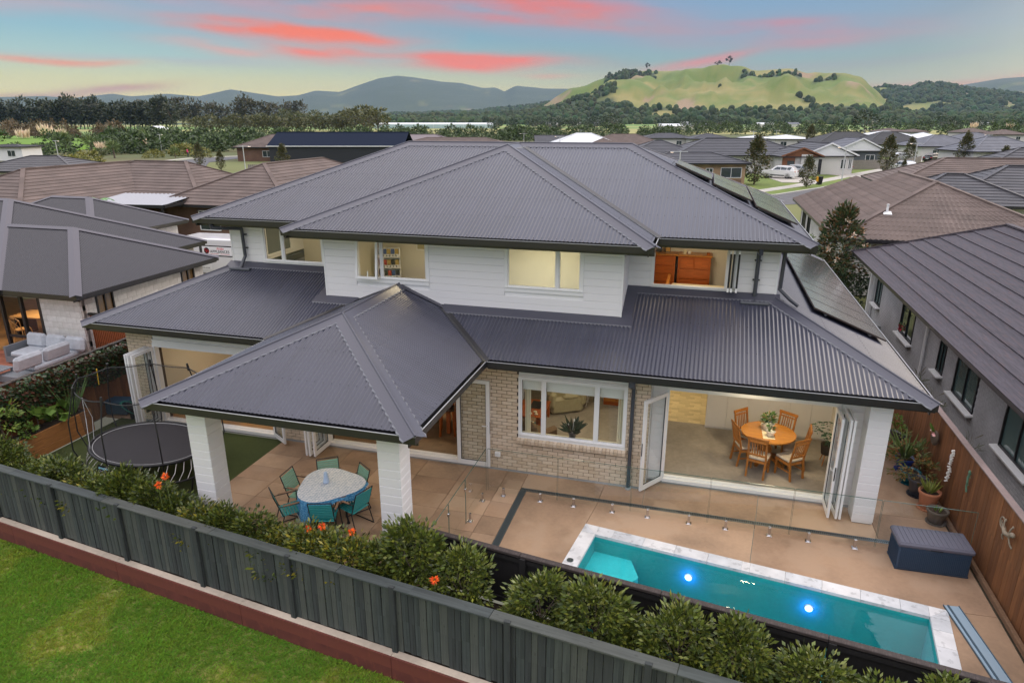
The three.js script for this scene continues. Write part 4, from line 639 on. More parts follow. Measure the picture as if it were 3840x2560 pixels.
  const oc = thing('wooden_cabinet', 'small orange wooden cabinet at the back of the lounge', 'cabinet', [-0.35, FLOOR, -5.1]); mb().box(0, 0.4, 0, 0.7, 0.8, 0.4, 0, 0, 0, 0.01).build('carcass', M.woodRed, oc); for (const s of [-1, 1]) { mb().box(s * 0.165, 0.42, 0.205, 0.31, 0.6, 0.02, 0, 0, 0, 0.006).build('cabinet_door', M.wood, oc); mb().ball(V(s * 0.04, 0.45, 0.225), 0.014).build('knob', M.black, oc); }
  const lily = thing('peace_lily', 'dark green peace lily with two white flowers on the lounge window sill', 'plant', [-0.85, 0.95, ZB - 0.22]); mb().lathe([[0.0, 0], [0.07, 0], [0.1, 0.14], [0.09, 0.14], [0, 0.12]], 18).build('pot', M.potDark, lily);
  meshOf('leaves', leafGeom(46, 31, (r) => { const q = r() * 6.28, t = 0.2 + r() * 0.9; return { p: V(Math.cos(q) * 0.04, 0.12 + r() * 0.05, Math.sin(q) * 0.04), d: V(Math.cos(q) * t, 0.75 - t * 0.35, Math.sin(q) * t * 0.7), k: 1 }; }, 0.3, 0.085, [[0.008, 0.03, 0.014], [0.012, 0.04, 0.018]], 0.12), leafMat('pot'), lily);
  for (const [x, y] of [[0.03, 0.44], [-0.1, 0.31]]) { mb().tube([V(0, 0.12, 0), V(x * 0.7, y * 0.7, 0.02), V(x, y, 0.03)], 0.004, 5).ball(V(x + 0.01, y + 0.01, 0.03), 0.018, 0.035, 0.008).build('flower', M.pot, lily); }
  mb().bx(-2.03, 0.935, ZB - 0.26, 0.34, 0.95, ZB - 0.06).build('inner_sill', M.cream, house);
  const ps = thing('plant_stand', 'white wire stand with trailing plants at the back of the lounge', 'plant stand', [-1.05, FLOOR, -4.75]); for (const s of [0, 2.1, 4.2]) mb().tube([V(Math.cos(s) * 0.2, 0, Math.sin(s) * 0.2), V(Math.cos(s) * 0.12, 0.25, Math.sin(s) * 0.12), V(Math.cos(s) * 0.18, 0.4, Math.sin(s) * 0.18)], 0.009, 6).build('leg', M.white, ps); mb().lathe([[0.1, 0.36], [0.17, 0.4], [0.18, 0.48], [0.16, 0.48], [0, 0.45]], 18).build('bowl', M.pot, ps); meshOf('leaves', leafGeom(90, 41, (r) => { const q = r() * 6.28, rr = r() * 0.26; return { p: V(Math.cos(q) * rr, 0.48 + r() * 0.2 - rr * 0.6, Math.sin(q) * rr), d: V(Math.cos(q), 0.4 - r(), Math.sin(q)) }; }, 0.1, 0.04, [[0.02, 0.06, 0.02], [0.035, 0.09, 0.03]]), leafMat('pot'), ps);
  // curtains of the lounge window
  for (const [x, w, lb] of [[-1.9, 0.1, 'left'], [0.24, 0.12, 'right']]) { const m = mb(); for (let k = 0; k < 6; k++) m.box(x + (k % 2 - 0.5) * 0.03 + (k - 3) * w / 6, 1.6, ZB - 0.3 + (k % 2) * 0.03, w / 4, 1.4, 0.02); m.build('curtain', M.cream, house); }
  // kitchen bar stools and table behind the pavilion
  for (const [x, z, lb] of [[-4.3, -1.95, 'dark red wooden bar stool just inside the kitchen doors'], [-4.05, -2.5, 'dark red wooden bar stool further inside the kitchen']]) { const s = thing('bar_stool', lb, 'stool', [x, FLOOR, z], 0.3, 'bar stools in the kitchen'); mb().box(0, 0.7, 0, 0.36, 0.05, 0.36, 0, 0, 0, 0.015).build('seat', std([0.05, 0.03, 0.025], 0.6), s); for (const i of [-1, 1]) for (const j of [-1, 1]) mb().beam(V(i * 0.19, 0, j * 0.19), V(i * 0.15, 0.68, j * 0.15), 0.04, 0.04).build('leg', M.woodRed, s); for (const i of [-1, 1]) { mb().beam(V(i * 0.17, 0.25, -0.17), V(i * 0.17, 0.25, 0.17), 0.025, 0.03).build('stretcher', M.woodRed, s); mb().beam(V(i * 0.15, 0.7, -0.16), V(i * 0.15, 1.05, -0.2), 0.035, 0.03).build('back_post', M.woodRed, s); } mb().box(0, 1.0, -0.195, 0.34, 0.08, 0.02).build('top_rail', M.woodRed, s); }
  const kt = thing('kitchen_table', 'tall red wooden table inside the kitchen doors', 'table', [-4.75, FLOOR, -2.3]); mb().box(0, 0.9, 0, 1.1, 0.05, 0.8, 0, 0, 0, 0.01).build('tabletop', M.woodRed, kt); for (const i of [-1, 1]) for (const j of [-1, 1]) mb().box(i * 0.47, 0.44, j * 0.33, 0.09, 0.88, 0.09).build('leg', M.woodRed, kt);
  // family room
  const fa = thing('tub_chair', 'brown tub chair with a woven striped cushion in the family room', 'armchair', [-11.5, FLOOR, -1.75], 0.7); mb().cyl(V(0, 0.12, 0), V(0, 0.42, 0), 0.38, 0.4, 24).build('base', std([0.09, 0.065, 0.05], 1), fa); for (let k = 0; k < 9; k++) { const q = Math.PI * 0.62 + k * 0.24 + 0.35; mb().box(Math.cos(q) * 0.36, 0.58, -Math.abs(Math.sin(q)) * 0.36, 0.12, 0.42, 0.1, 0, -q + Math.PI / 2, 0, 0.03).build('backrest', std([0.1, 0.07, 0.055], 1), fa); } const fc = mb(); for (let k = 0; k < 6; k++) fc.color(...[[0.5, 0.22, 0.06], [0.3, 0.32, 0.1], [0.55, 0.4, 0.2]][k % 3]).box(-0.15 + k * 0.06, 0.6, 0.05, 0.06, 0.38, 0.14, -0.25, 0, 0, 0.02); fc.build('striped_cushion', std([1, 1, 1], 1, { vertexColors: true }), fa);
  potPlant('pot_plant', 'broad leaved pot plant in the family room behind the trampoline', -10.35, FLOOR + 0.5, -1.6, 1.3, 0.55, 80, [[0.02, 0.07, 0.02], [0.03, 0.1, 0.025]], M.pot, 61); tag(mb().box(-10.35, FLOOR + 0.25, -1.6, 0.4, 0.5, 0.4, 0, 0, 0, 0.01).build('plant_plinth', M.cab), 'low pale plinth under the family room plant', 'plinth');
  // upper right bedroom
  const chest = (x, w, h, label, rows) => { const c = thing('chest_of_drawers', label, 'chest of drawers', [x, FL2, -5.95], 0, 'bedroom drawers'); mb().bx(-w / 2, 0, -0.24, w / 2, h - 0.04, 0.2).build('carcass', M.woodRed, c); mb().box(0, h - 0.015, 0, w + 0.07, 0.04, 0.52, 0, 0, 0, 0.012).build('top', M.wood, c); const hh = (h - 0.16) / rows.length; rows.forEach((n, k) => { for (let i = 0; i < n; i++) { const ww = (w - 0.08) / n, cx = -w / 2 + 0.04 + ww * (i + 0.5), cy = 0.07 + hh * (rows.length - 1 - k + 0.5); mb().box(cx, cy, 0.21, ww - 0.02, hh - 0.025, 0.03, 0, 0, 0, 0.008).build('drawer', M.woodRed, c); } }); };
  chest(0.68, 0.58, 1.3, 'tall wooden chest of drawers at the left of the upper right bedroom', [1, 1, 1, 1, 1]); chest(1.47, 0.86, 1.3, 'wide wooden chest of drawers behind the bed upstairs', [2, 1, 1, 1]);
  const bed = thing('bed', 'cream covered bed under the upper right window', 'bed', [1.75, FL2, -4.55]); mb().bx(-0.85, 0, -0.75, 1.25, 0.3, 0.75).build('bed_base', M.wood, bed); mb().box(0.2, 0.47, 0, 2.1, 0.3, 1.55, 0, 0, 0, 0.06).build('cover', M.cream, bed); mb().bx(-0.92, 0, -0.8, -0.86, 0.85, 0.8).build('footboard', M.wood, bed); mb().box(1.05, 0.68, 0, 0.4, 0.14, 1.2, 0, 0, 0.2, 0.05).build('pillow', M.cream, bed);
  const ob = [[0.5, 0.2, [0.02, 0.02, 0.02], 'black framed card standing on the tall chest of drawers'], [0.74, 0.24, [0.42, 0.22, 0.03], 'gold patterned frame standing on the tall chest of drawers']]; for (const [x, h, c, lb] of ob) { const f = thing('picture_frame', lb, 'picture frame', [x, FL2 + 1.305, -5.95], 0.1); mb().box(0, h / 2 + 0.012, 0, 0.15, h, 0.02, -0.1, 0, 0, 0.004).build('frame', M.black, f); mb().box(0, h / 2 + 0.012, 0.012, 0.12, h - 0.04, 0.006, -0.1).build('picture', std(k8(c.map((v) => v + 0.03)), 0.4, { map: TX.mott }), f); }
  tag(mb().lathe([[0, 0], [0.045, 0], [0.045, 0.1], [0.04, 0.1], [0, 0.02]], 16, V(1.2, FL2 + 1.305, -5.92)).build('candle_jar', M.cream), 'cream candle jar on the wide chest of drawers', 'jar'); tag(mb().lathe([[0, 0], [0.03, 0], [0.042, 0.04], [0.03, 0.07], [0, 0.075]], 14, V(1.32, FL2 + 1.305, -5.9)).build('small_vase', M.pot), 'small white vase beside the candle jar', 'vase'); tag(mb().box(1.82, FL2 + 1.335, -5.92, 0.09, 0.06, 0.07, 0, 0.2, 0, 0.006).build('trinket_box', M.woodRed), 'small red wooden box at the right end of the wide chest', 'box');
  // bedroom with book rack
  const rack = thing('book_rack', 'white tiered book rack seen through the upper middle window', 'book rack', [-6.72, FL2, -4.05], 0.35); mb().bx(-0.3, 0, -0.08, 0.3, 1.4, -0.06).bx(-0.31, 0, -0.08, -0.29, 1.4, 0.12).bx(0.29, 0, -0.08, 0.31, 1.4, 0.12).build('back_panel', M.white, rack); const rb = rng(3); for (let k = 0; k < 4; k++) { mb().bx(-0.29, 0.25 + k * 0.3, -0.06, 0.29, 0.265 + k * 0.3, 0.13).bx(-0.29, 0.265 + k * 0.3, 0.12, 0.29, 0.35 + k * 0.3, 0.13).build('shelf', M.white, rack); for (let i = 0; i < 5; i++) { const c = [[0.5, 0.04, 0.03], [0.03, 0.08, 0.3], [0.02, 0.02, 0.03], [0.5, 0.35, 0.1], [0.2, 0.3, 0.35]][Math.floor(rb() * 5)]; mb().box(-0.22 + i * 0.11, 0.38 + k * 0.3, 0.06, 0.095, 0.2, 0.012, -0.15).build('book', std(c, 0.5), rack); } for (let i = 0; i < 6; i++) mb().box(-0.22 + i * 0.085, 0.308 + k * 0.3, 0.133, 0.02, 0.04 + 0.02 * (i % 2), 0.004, 0, 0, 0.2 * (i % 3 - 1)).build('letter_cutout', M.black, rack); }
  for (const [x, c, lb] of [[-5.9, [0.4, 0.36, 0.22], 'framed pale sketch on the bedroom wall, left of the pair'], [-5.52, [0.5, 0.48, 0.44], 'framed dark plant print on the bedroom wall, right of the pair']]) { const f = thing('wall_picture', lb, 'picture', [x, 4.55, -4.49], 0, 'pictures in the upper middle bedroom'); mb().box(0, 0, 0, 0.36, 0.42, 0.02, 0, 0, 0, 0.004).build('frame', M.cab, f); mb().box(0, 0, 0.012, 0.28, 0.34, 0.004).build('print', std(c, 0.8), f); meshOf('motif', leafGeom(14, x < -5.7 ? 4 : 7, (r) => ({ p: V((r() - 0.5) * 0.1, (r() - 0.5) * 0.18, 0.016), d: V(r() - 0.5, r() - 0.5, 0.02) }), 0.07, 0.02, x < -5.7 ? [[0.2, 0.16, 0.05]] : [[0.03, 0.03, 0.02], [0.2, 0.03, 0.02]]), leafMat('pot'), f); }
  mb().bx(-5.3, FL2, -4.5, -4.5, 5.0, -4.46).build('bedroom_door', M.cab, house);
  tag(mb().bx(-8.3, 4.05, -5.99, -8.02, 4.5, -5.96).build('bedroom_mirror', M.cab), 'pale framed panel on the wall of the upper left bedroom', 'mirror');
}
// ---------- patio ----------
M.conc = [[0.33, 0.222, 0.145], [0.35, 0.24, 0.16], [0.31, 0.205, 0.135]].map((c, i) => std(k8(c), 0.75, { map: texture(512, 512, (u, v) => { const a = fbm(u * 3, v * 3, 3, 5, 60 + i), b = fbm(u * 70, v * 70, 70, 2, 5), s = sst(0.55, 0.72, fbm(u * 5 + 3, v * 5, 5, 4, 70 + i)); const w = 0.3 + 0.85 * a + 0.12 * b; return mix3([w * 1.02, w, w * 0.97], [0.98, 1.02, 1.05], s * 0.6); }, true, 3.3) }));
function prism(m, pts, y0, y1) { const n = pts.length; m.poly(pts.map(([x, z]) => V(x, y1, z)).reverse()); for (let i = 0; i < n; i++) { const [a, b] = [pts[i], pts[(i + 1) % n]]; m.quad(V(a[0], y0, a[1]), V(a[0], y1, a[1]), V(b[0], y1, b[1]), V(b[0], y0, b[1])); } return m; }
const shrink = (pts, d) => { const cx = pts.reduce((s, p) => s + p[0], 0) / pts.length, cz = pts.reduce((s, p) => s + p[1], 0) / pts.length; return pts.map(([x, z]) => { const L = Math.hypot(x - cx, z - cz); return [cx + (x - cx) * (1 - d / L), cz + (z - cz) * (1 - d / L)]; }); };
const PO = [-0.175, 1.035], PE = [0.98968, 0.1433], PN = [-0.1433, 0.98968], pool2 = (a, b) => [PO[0] + PE[0] * a + PN[0] * b, PO[1] + PE[1] * a + PN[1] * b]; // a along the pool, b across it
const blackZ = (x) => 4.137 + 0.145 * (x - 1.79), PLEN = 6.353, PWID = 2.72;
{
  const base = mb(), slabs = groupPart('patio', scene); setting(slabs, 'tan concrete patio slabs with saw cut joints');
  let k = 0; const slab = (pts, in_ = 0.006) => prism(mb(), shrink(pts, in_), -0.05, 0).build('slab', M.conc[(k++ * 7) % 3], slabs);
  const xs = [-8.285, -7.32, -6.315, -5.31, -4.305, -3.3, -2.3, -1.815], zs = [-0.64, 0.1, 0.715, 1.3, 1.93, 2.55, 3.2];
  for (let i = 0; i < xs.length - 1; i++) { for (let j = 0; j < zs.length - 1; j++) slab([[xs[i], zs[j]], [xs[i + 1], zs[j]], [xs[i + 1], zs[j + 1]], [xs[i], zs[j + 1]]]); const f = (x) => x < -3.2 ? fenceZ(x) - 0.62 : blackZ(x); slab([[xs[i], 3.2], [xs[i + 1], 3.2], [xs[i + 1], f(xs[i + 1])], [xs[i], f(xs[i])]]); }
  const D = 0.13, zc = 0.0, zd = zc + D; // channel drain along the house
  slab([[-1.815, -0.64], [-0.03, -0.64], [-0.06, zc], [-1.815, zc]]); slab([[-0.03, -0.64], [0.86, -0.64], [0.86, zc], [-0.06, zc]]); slab([[0.86, -1.08], [3.28, -1.08], [3.16, zc], [0.86, zc]]); slab([[3.28, -1.08], [5.45, -1.08], [5.45, zc], [3.16, zc]]); slab([[5.45, -1.0], [6.86, -1.0], [6.86, zc], [5.45, zc]]);
  slab([[5.4, -3.2], [6.86, -3.2], [6.86, -1.0], [5.4, -1.0]]); slab([[5.4, -6.2], [6.86, -6.2], [6.86, -3.2], [5.4, -3.2]]); slab([[5.4, -14], [6.86, -14], [6.86, -6.2], [5.4, -6.2]]);
  const A = pool2(0, 0), B = pool2(PLEN, 0), A2 = pool2(0, PWID), B2 = pool2(PLEN, PWID + 0.3), at = (x) => A[1] + (B[1] - A[1]) * (x - A[0]) / (B[0] - A[0]);
  slab([[-1.665, zd], [-0.06, zd], A, A2, [-1.665, blackZ(-1.665)]]); slab([[-0.06, zd], [3.14, zd], [2.98, at(2.98)], A]); slab([[3.14, zd], [6.86, zd], [6.86, 1.9], B, [2.98, at(2.98)]]); slab([B, [6.86, 1.9], [6.86, blackZ(6.86)], B2]);
  // drain channels
  M.drain = std([0.16, 0.2, 0.22], 0.35, { metalness: 0.7 });
  const drain = (x0, z0, x1, z1, label) => {
    const t = thing('channel_drain', label, 'drain', [0, 0, 0], 0, 'slotted drains in the patio'), al = Math.abs(x1 - x0) > Math.abs(z1 - z0), rail = mb(), gr = mb();
    mb().bx(x0, -0.09, z0, x1, -0.07, z1).build('channel', M.black, t);
    if (al) { rail.bx(x0, -0.05, z0, x1, 0.003, z0 + 0.012).bx(x0, -0.05, z1 - 0.012, x1, 0.003, z1); for (let x = x0 + 0.012; x < x1 - 0.02; x += 0.036) gr.bx(x, -0.02, z0 + 0.012, x + 0.013, 0.001, z1 - 0.012); } else { rail.bx(x0, -0.05, z0, x0 + 0.012, 0.003, z1).bx(x1 - 0.012, -0.05, z0, x1, 0.003, z1); for (let z = z0 + 0.012; z < z1 - 0.02; z += 0.03) gr.bx(x0 + 0.012, -0.02, z, x1 - 0.012, 0.001, z + 0.014); }
    rail.build('side_rail', M.drain, t); gr.build('grate_bars', M.drain, t).userData.kind = 'stuff';
  };
  drain(-1.8, zc + 0.006, 6.2, zd - 0.006, 'long slotted drain running past the dining room doors'); drain(-1.808, zd + 0.002, -1.672, 3.62, 'slotted drain running from the house towards the black fence');
}
// ---------- pool ----------
{
  const P3 = (a, b, y) => { const [x, z] = pool2(a, b); return V(x, y, z); }, frame = thing('swimming_pool', 'narrow turquoise pool with pale stone coping', 'pool');
  M.coping = [[0.62, 0.63, 0.65], [0.68, 0.68, 0.69], [0.58, 0.6, 0.63]].map((c, i) => std(k8(c), 0.6, { map: texture(256, 256, (u, v) => { const a = fbm(u * 5, v * 5, 5, 5, 90 + i), s = sst(0.62, 0.72, fbm(u * 9, v * 9, 9, 4, 95 + i)); return 0.62 + 0.3 * a - 0.16 * s; }, true, 0.9) }));
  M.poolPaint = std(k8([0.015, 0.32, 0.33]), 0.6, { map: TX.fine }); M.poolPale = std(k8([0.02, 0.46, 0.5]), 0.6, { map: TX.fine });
  const c = 0.29, L = PLEN, W = PWID; let k = 0;
  const stone = (a0, b0, a1, b1, m) => prism(mb(), shrink([pool2(a0, b0), pool2(a1, m ? b0 + (m > 1 ? 0 : 0) : b0), pool2(a1, b1), pool2(a0, b1)], 0.003), -0.045, 0.012).build('coping_stone', M.coping[(k++ * 5) % 3], frame);
  const cuts = [c, 0.62, 1.23, 1.84, 2.45, 3.06, 3.2, 3.81, 4.42, 5.03, 5.64, L - c]; for (let i = 0; i < cuts.length - 1; i++) stone(cuts[i], 0, cuts[i + 1], c);
  for (const [a0, a1, s] of [[0, c, 0], [L - c, L, 1]]) { // mitred corners
    prism(mb(), shrink(s ? [pool2(L - c, 0), pool2(L, 0), pool2(L - c, c)] : [pool2(0, 0), pool2(c, 0), pool2(c, c)], 0.003), -0.045, 0.012).build('coping_stone', M.coping[1], frame); prism(mb(), shrink(s ? [pool2(L, 0), pool2(L, c), pool2(L - c, c)] : [pool2(0, 0), pool2(c, c), pool2(0, c)], 0.003), -0.045, 0.012).build('coping_stone', M.coping[2], frame);
    for (const [b0, b1] of s ? [[c, 0.6], [0.6, 1.0], [1.0, 1.6], [1.6, 2.2], [2.2, W]] : [[c, 1.6], [1.6, W]]) stone(a0, b0, a1, b1);
  }
  mb().cyl(P3(0.11, 1.28, 0.013), P3(0.11, 1.28, 0.019), 0.065, 0.065, 24).build('skimmer_lid', M.drain, frame); { const g = mb(); for (let q = -2; q <= 2; q++) g.beam(P3(0.06, 1.28 + q * 0.022, 0.0205), P3(0.16, 1.28 + q * 0.022, 0.0205), 0.008, 0.003); g.build('lid_slots', M.black, frame); }
  const in0 = c, in1 = L - c, w0 = c, w1 = W - 0.12, fl = -1.3, wl = -0.09, quad = (m, a0, b0, a1, b1, y) => m.quad(P3(a0, b1, y), P3(a1, b1, y), P3(a1, b0, y), P3(a0, b0, y)), wall = (m, a0, b0, a1, b1, y0, y1) => m.quad(P3(a0, b0, y0), P3(a1, b1, y0), P3(a1, b1, y1), P3(a0, b0, y1));
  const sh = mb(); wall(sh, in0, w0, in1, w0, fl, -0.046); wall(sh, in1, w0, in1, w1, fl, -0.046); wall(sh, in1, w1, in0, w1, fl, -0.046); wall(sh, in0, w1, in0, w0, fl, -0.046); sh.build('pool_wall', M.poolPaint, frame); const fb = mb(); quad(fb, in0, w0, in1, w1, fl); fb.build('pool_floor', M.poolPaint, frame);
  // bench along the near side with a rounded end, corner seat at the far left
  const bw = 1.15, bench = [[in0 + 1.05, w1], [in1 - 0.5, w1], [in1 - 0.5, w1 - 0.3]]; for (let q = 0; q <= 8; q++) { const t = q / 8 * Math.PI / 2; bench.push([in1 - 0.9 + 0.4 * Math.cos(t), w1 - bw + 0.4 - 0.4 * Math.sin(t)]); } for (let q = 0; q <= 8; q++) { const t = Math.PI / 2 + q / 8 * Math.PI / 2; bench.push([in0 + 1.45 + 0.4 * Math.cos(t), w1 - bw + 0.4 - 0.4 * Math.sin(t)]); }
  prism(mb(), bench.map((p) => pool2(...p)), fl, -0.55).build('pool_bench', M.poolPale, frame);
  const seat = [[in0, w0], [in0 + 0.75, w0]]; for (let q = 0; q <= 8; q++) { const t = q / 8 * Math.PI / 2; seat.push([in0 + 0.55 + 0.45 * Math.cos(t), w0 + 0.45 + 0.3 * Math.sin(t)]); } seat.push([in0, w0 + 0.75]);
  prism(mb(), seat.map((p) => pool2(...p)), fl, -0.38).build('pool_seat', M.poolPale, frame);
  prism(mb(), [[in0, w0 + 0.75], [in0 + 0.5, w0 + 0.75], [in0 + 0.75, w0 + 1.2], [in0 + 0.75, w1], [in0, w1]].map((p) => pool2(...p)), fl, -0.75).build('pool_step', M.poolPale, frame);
  // water body
  const water = mb(), N = 1; { const t = mb(); prism(t, [pool2(in0 + 0.001, w0 + 0.001), pool2(in1 - 0.001, w0 + 0.001), pool2(in1 - 0.001, w1 - 0.001), pool2(in0 + 0.001, w1 - 0.001)], fl + 0.002, wl); water.add(t.geom()); quad(water, in0 + 0.001, w1 - 0.001, in1 - 0.001, w0 + 0.001, fl + 0.002); }
  M.water = phy([0.95, 1, 1], 0.02, { transmission: 1, thickness: 0, ior: 1.33 }); M.water.bumpMap = texture(256, 256, (u, v) => fbm(u * 6, v * 6, 6, 4, 15), false, 1.4); M.water.bumpScale = 0.004;
  const wt = mb(); quad(wt, in0 + 0.001, w0 + 0.001, in1 - 0.001, w1 - 0.001, wl); setting(wt.build('water', M.water), 'still clear pool water');
  const glow = std([1, 1, 1], 0.4); glow.emissive.setRGB(0.3, 0.5, 1); glow.emissiveIntensity = 3;
  for (const [a, lb] of [[2.15, 'round blue pool light nearer the black fence end'], [4.26, 'round blue pool light nearer the storage box']]) {
    const t = thing('pool_light', lb, 'pool light', [0, 0, 0], 0, 'blue lights on the pool wall'), p = P3(a, w0 + 0.004, -0.42), q = P3(a, w0 + 0.022, -0.42), s = P3(a, w0 + 0.027, -0.42); mb().cyl(p, q, 0.08, 0.07, 24).build('rim', M.white, t); mb().cyl(q, s, 0.06, 0.06, 24).build('lens', glow, t);
    const l = new THREE.PointLight(new THREE.Color(0.05, 0.2, 1), 0.3); l.name = 'pool_glow'; l.position.copy(P3(a, w0 + 0.12, -0.42)); l.castShadow = true; t.add(l);
  }
}
// ---------- glass pool fence ----------
{
  const t = thing('glass_fence', 'frameless glass pool fence on chrome spigots', 'fence'), edge = std([0.05, 0.12, 0.1], 0.2), panel = (x0, z0, x1, z1, par = t) => { const a = V(x0, 0.59, z0), b = V(x1, 0.59, z1), m = mb(); m.quad(V(x0, 0.09, z0), V(x1, 0.09, z1), V(x1, 1.1, z1), V(x0, 1.1, z0)); m.build('glass_panel', M.glass, par); mb().beam(V(x0, 1.1, z0), V(x1, 1.1, z1), 0.012, 0.006).beam(V(x0, 0.09, z0), V(x0, 1.1, z0), 0.012, 0.004, V(1, 0, 0)).beam(V(x1, 0.09, z1), V(x1, 1.1, z1), 0.012, 0.004, V(1, 0, 0)).build('glass_edge', edge, par); };
  const xs = [-2.46, -0.9, 0.65, 2.2, 3.75, 5.28, 6.84]; for (let i = 0; i < 6; i++) panel(xs[i] + 0.01, 0.45, xs[i + 1] - 0.01, 0.45); panel(-2.48, 0.47, -2.48, 1.8); panel(-2.48, 2.76, -2.48, 3.52);
  for (const [x, z] of [[-2.1, 0.45], [-1.27, 0.45], [-0.54, 0.45], [0.28, 0.45], [1.01, 0.45], [1.84, 0.45], [2.56, 0.45], [3.39, 0.45], [4.11, 0.45], [4.94, 0.45], [-2.48, 0.77], [-2.48, 1.58], [-2.48, 3.1]]) { const f = z !== 0.45; mb().box(x, 0.006, z, 0.11, 0.012, 0.11, 0, 0, 0, 0.004).box(x, 0.1, z + (f ? 0 : 0.016), f ? 0.014 : 0.052, 0.18, f ? 0.052 : 0.016, 0, 0, 0, 0.003).box(x + (f ? 0.016 : 0), 0.1, z - (f ? 0 : 0.016), f ? 0.014 : 0.052, 0.18, f ? 0.052 : 0.014, 0, 0, 0, 0.003).build('spigot', M.chrome, t); }
  const gate = thing('glass_gate', 'glass gate leading from the pavilion to the pool', 'gate'); panel(-2.48, 1.83, -2.48, 2.73, gate); for (const z of [1.81, 2.74]) mb().box(-2.48, 0.86, z, 0.04, 0.08, 0.07, 0, 0, 0, 0.012).build(z < 2 ? 'latch' : 'hinge', M.chrome, gate);
}
// ---------- storage box, aluminium panel ----------
{
  const b = thing('storage_box', 'dark blue ribbed resin storage box beside the timber fence', 'storage box', [6.12, 0, 0.66], 0.03), m = std([0.022, 0.05, 0.095], 0.55), top = std([0.1, 0.1, 0.135], 0.6);
  mb().add(chamferBox(1.18, 0.48, 0.56, 0.02), new THREE.Matrix4().setPosition(0, 0.26, 0)).build('body', m, b); const r = mb(); for (let k = 0; k < 38; k++) r.box(-0.56 + k * 0.0302, 0.25, 0.284, 0.012, 0.36, 0.01); for (let k = 0; k < 17; k++) r.box(-0.594, 0.25, -0.24 + k * 0.03, 0.01, 0.36, 0.012); r.build('ribs', m, b).userData.kind = 'stuff';
  mb().add(chamferBox(1.24, 0.09, 0.62, 0.025), new THREE.Matrix4().setPosition(0, 0.535, 0)).build('lid', top, b); for (let k = 0; k < 15; k++) mb().box(-0.55 + k * 0.0785, 0.583, 0, 0.066, 0.008, 0.56, 0, 0, 0, 0.003).build('lid_slat', top, b); mb().bx(-0.1, 0.5, 0.311, 0.1, 0.515, 0.318).build('lid_grip', M.black, b); mb().bx(-0.6, 0, -0.26, 0.6, 0.03, 0.26).build('plinth', m, b);
  const p = thing('aluminium_panel', 'long pale blue aluminium strip lying beside the pool', 'panel', [6.32, 0.003, 2.75], 0.125), al = std([0.34, 0.46, 0.56], 0.35, { metalness: 0.4 }); mb().bx(-0.12, 0, -0.95, 0.12, 0.012, 1.4).build('sheet', al, p); for (const x of [-0.125, -0.06, -0.045, 0.12]) mb().bx(x - 0.005, 0, -0.95, x + 0.005, 0.03, 1.4).build('ridge', std([0.06, 0.1, 0.14], 0.4), p);
}
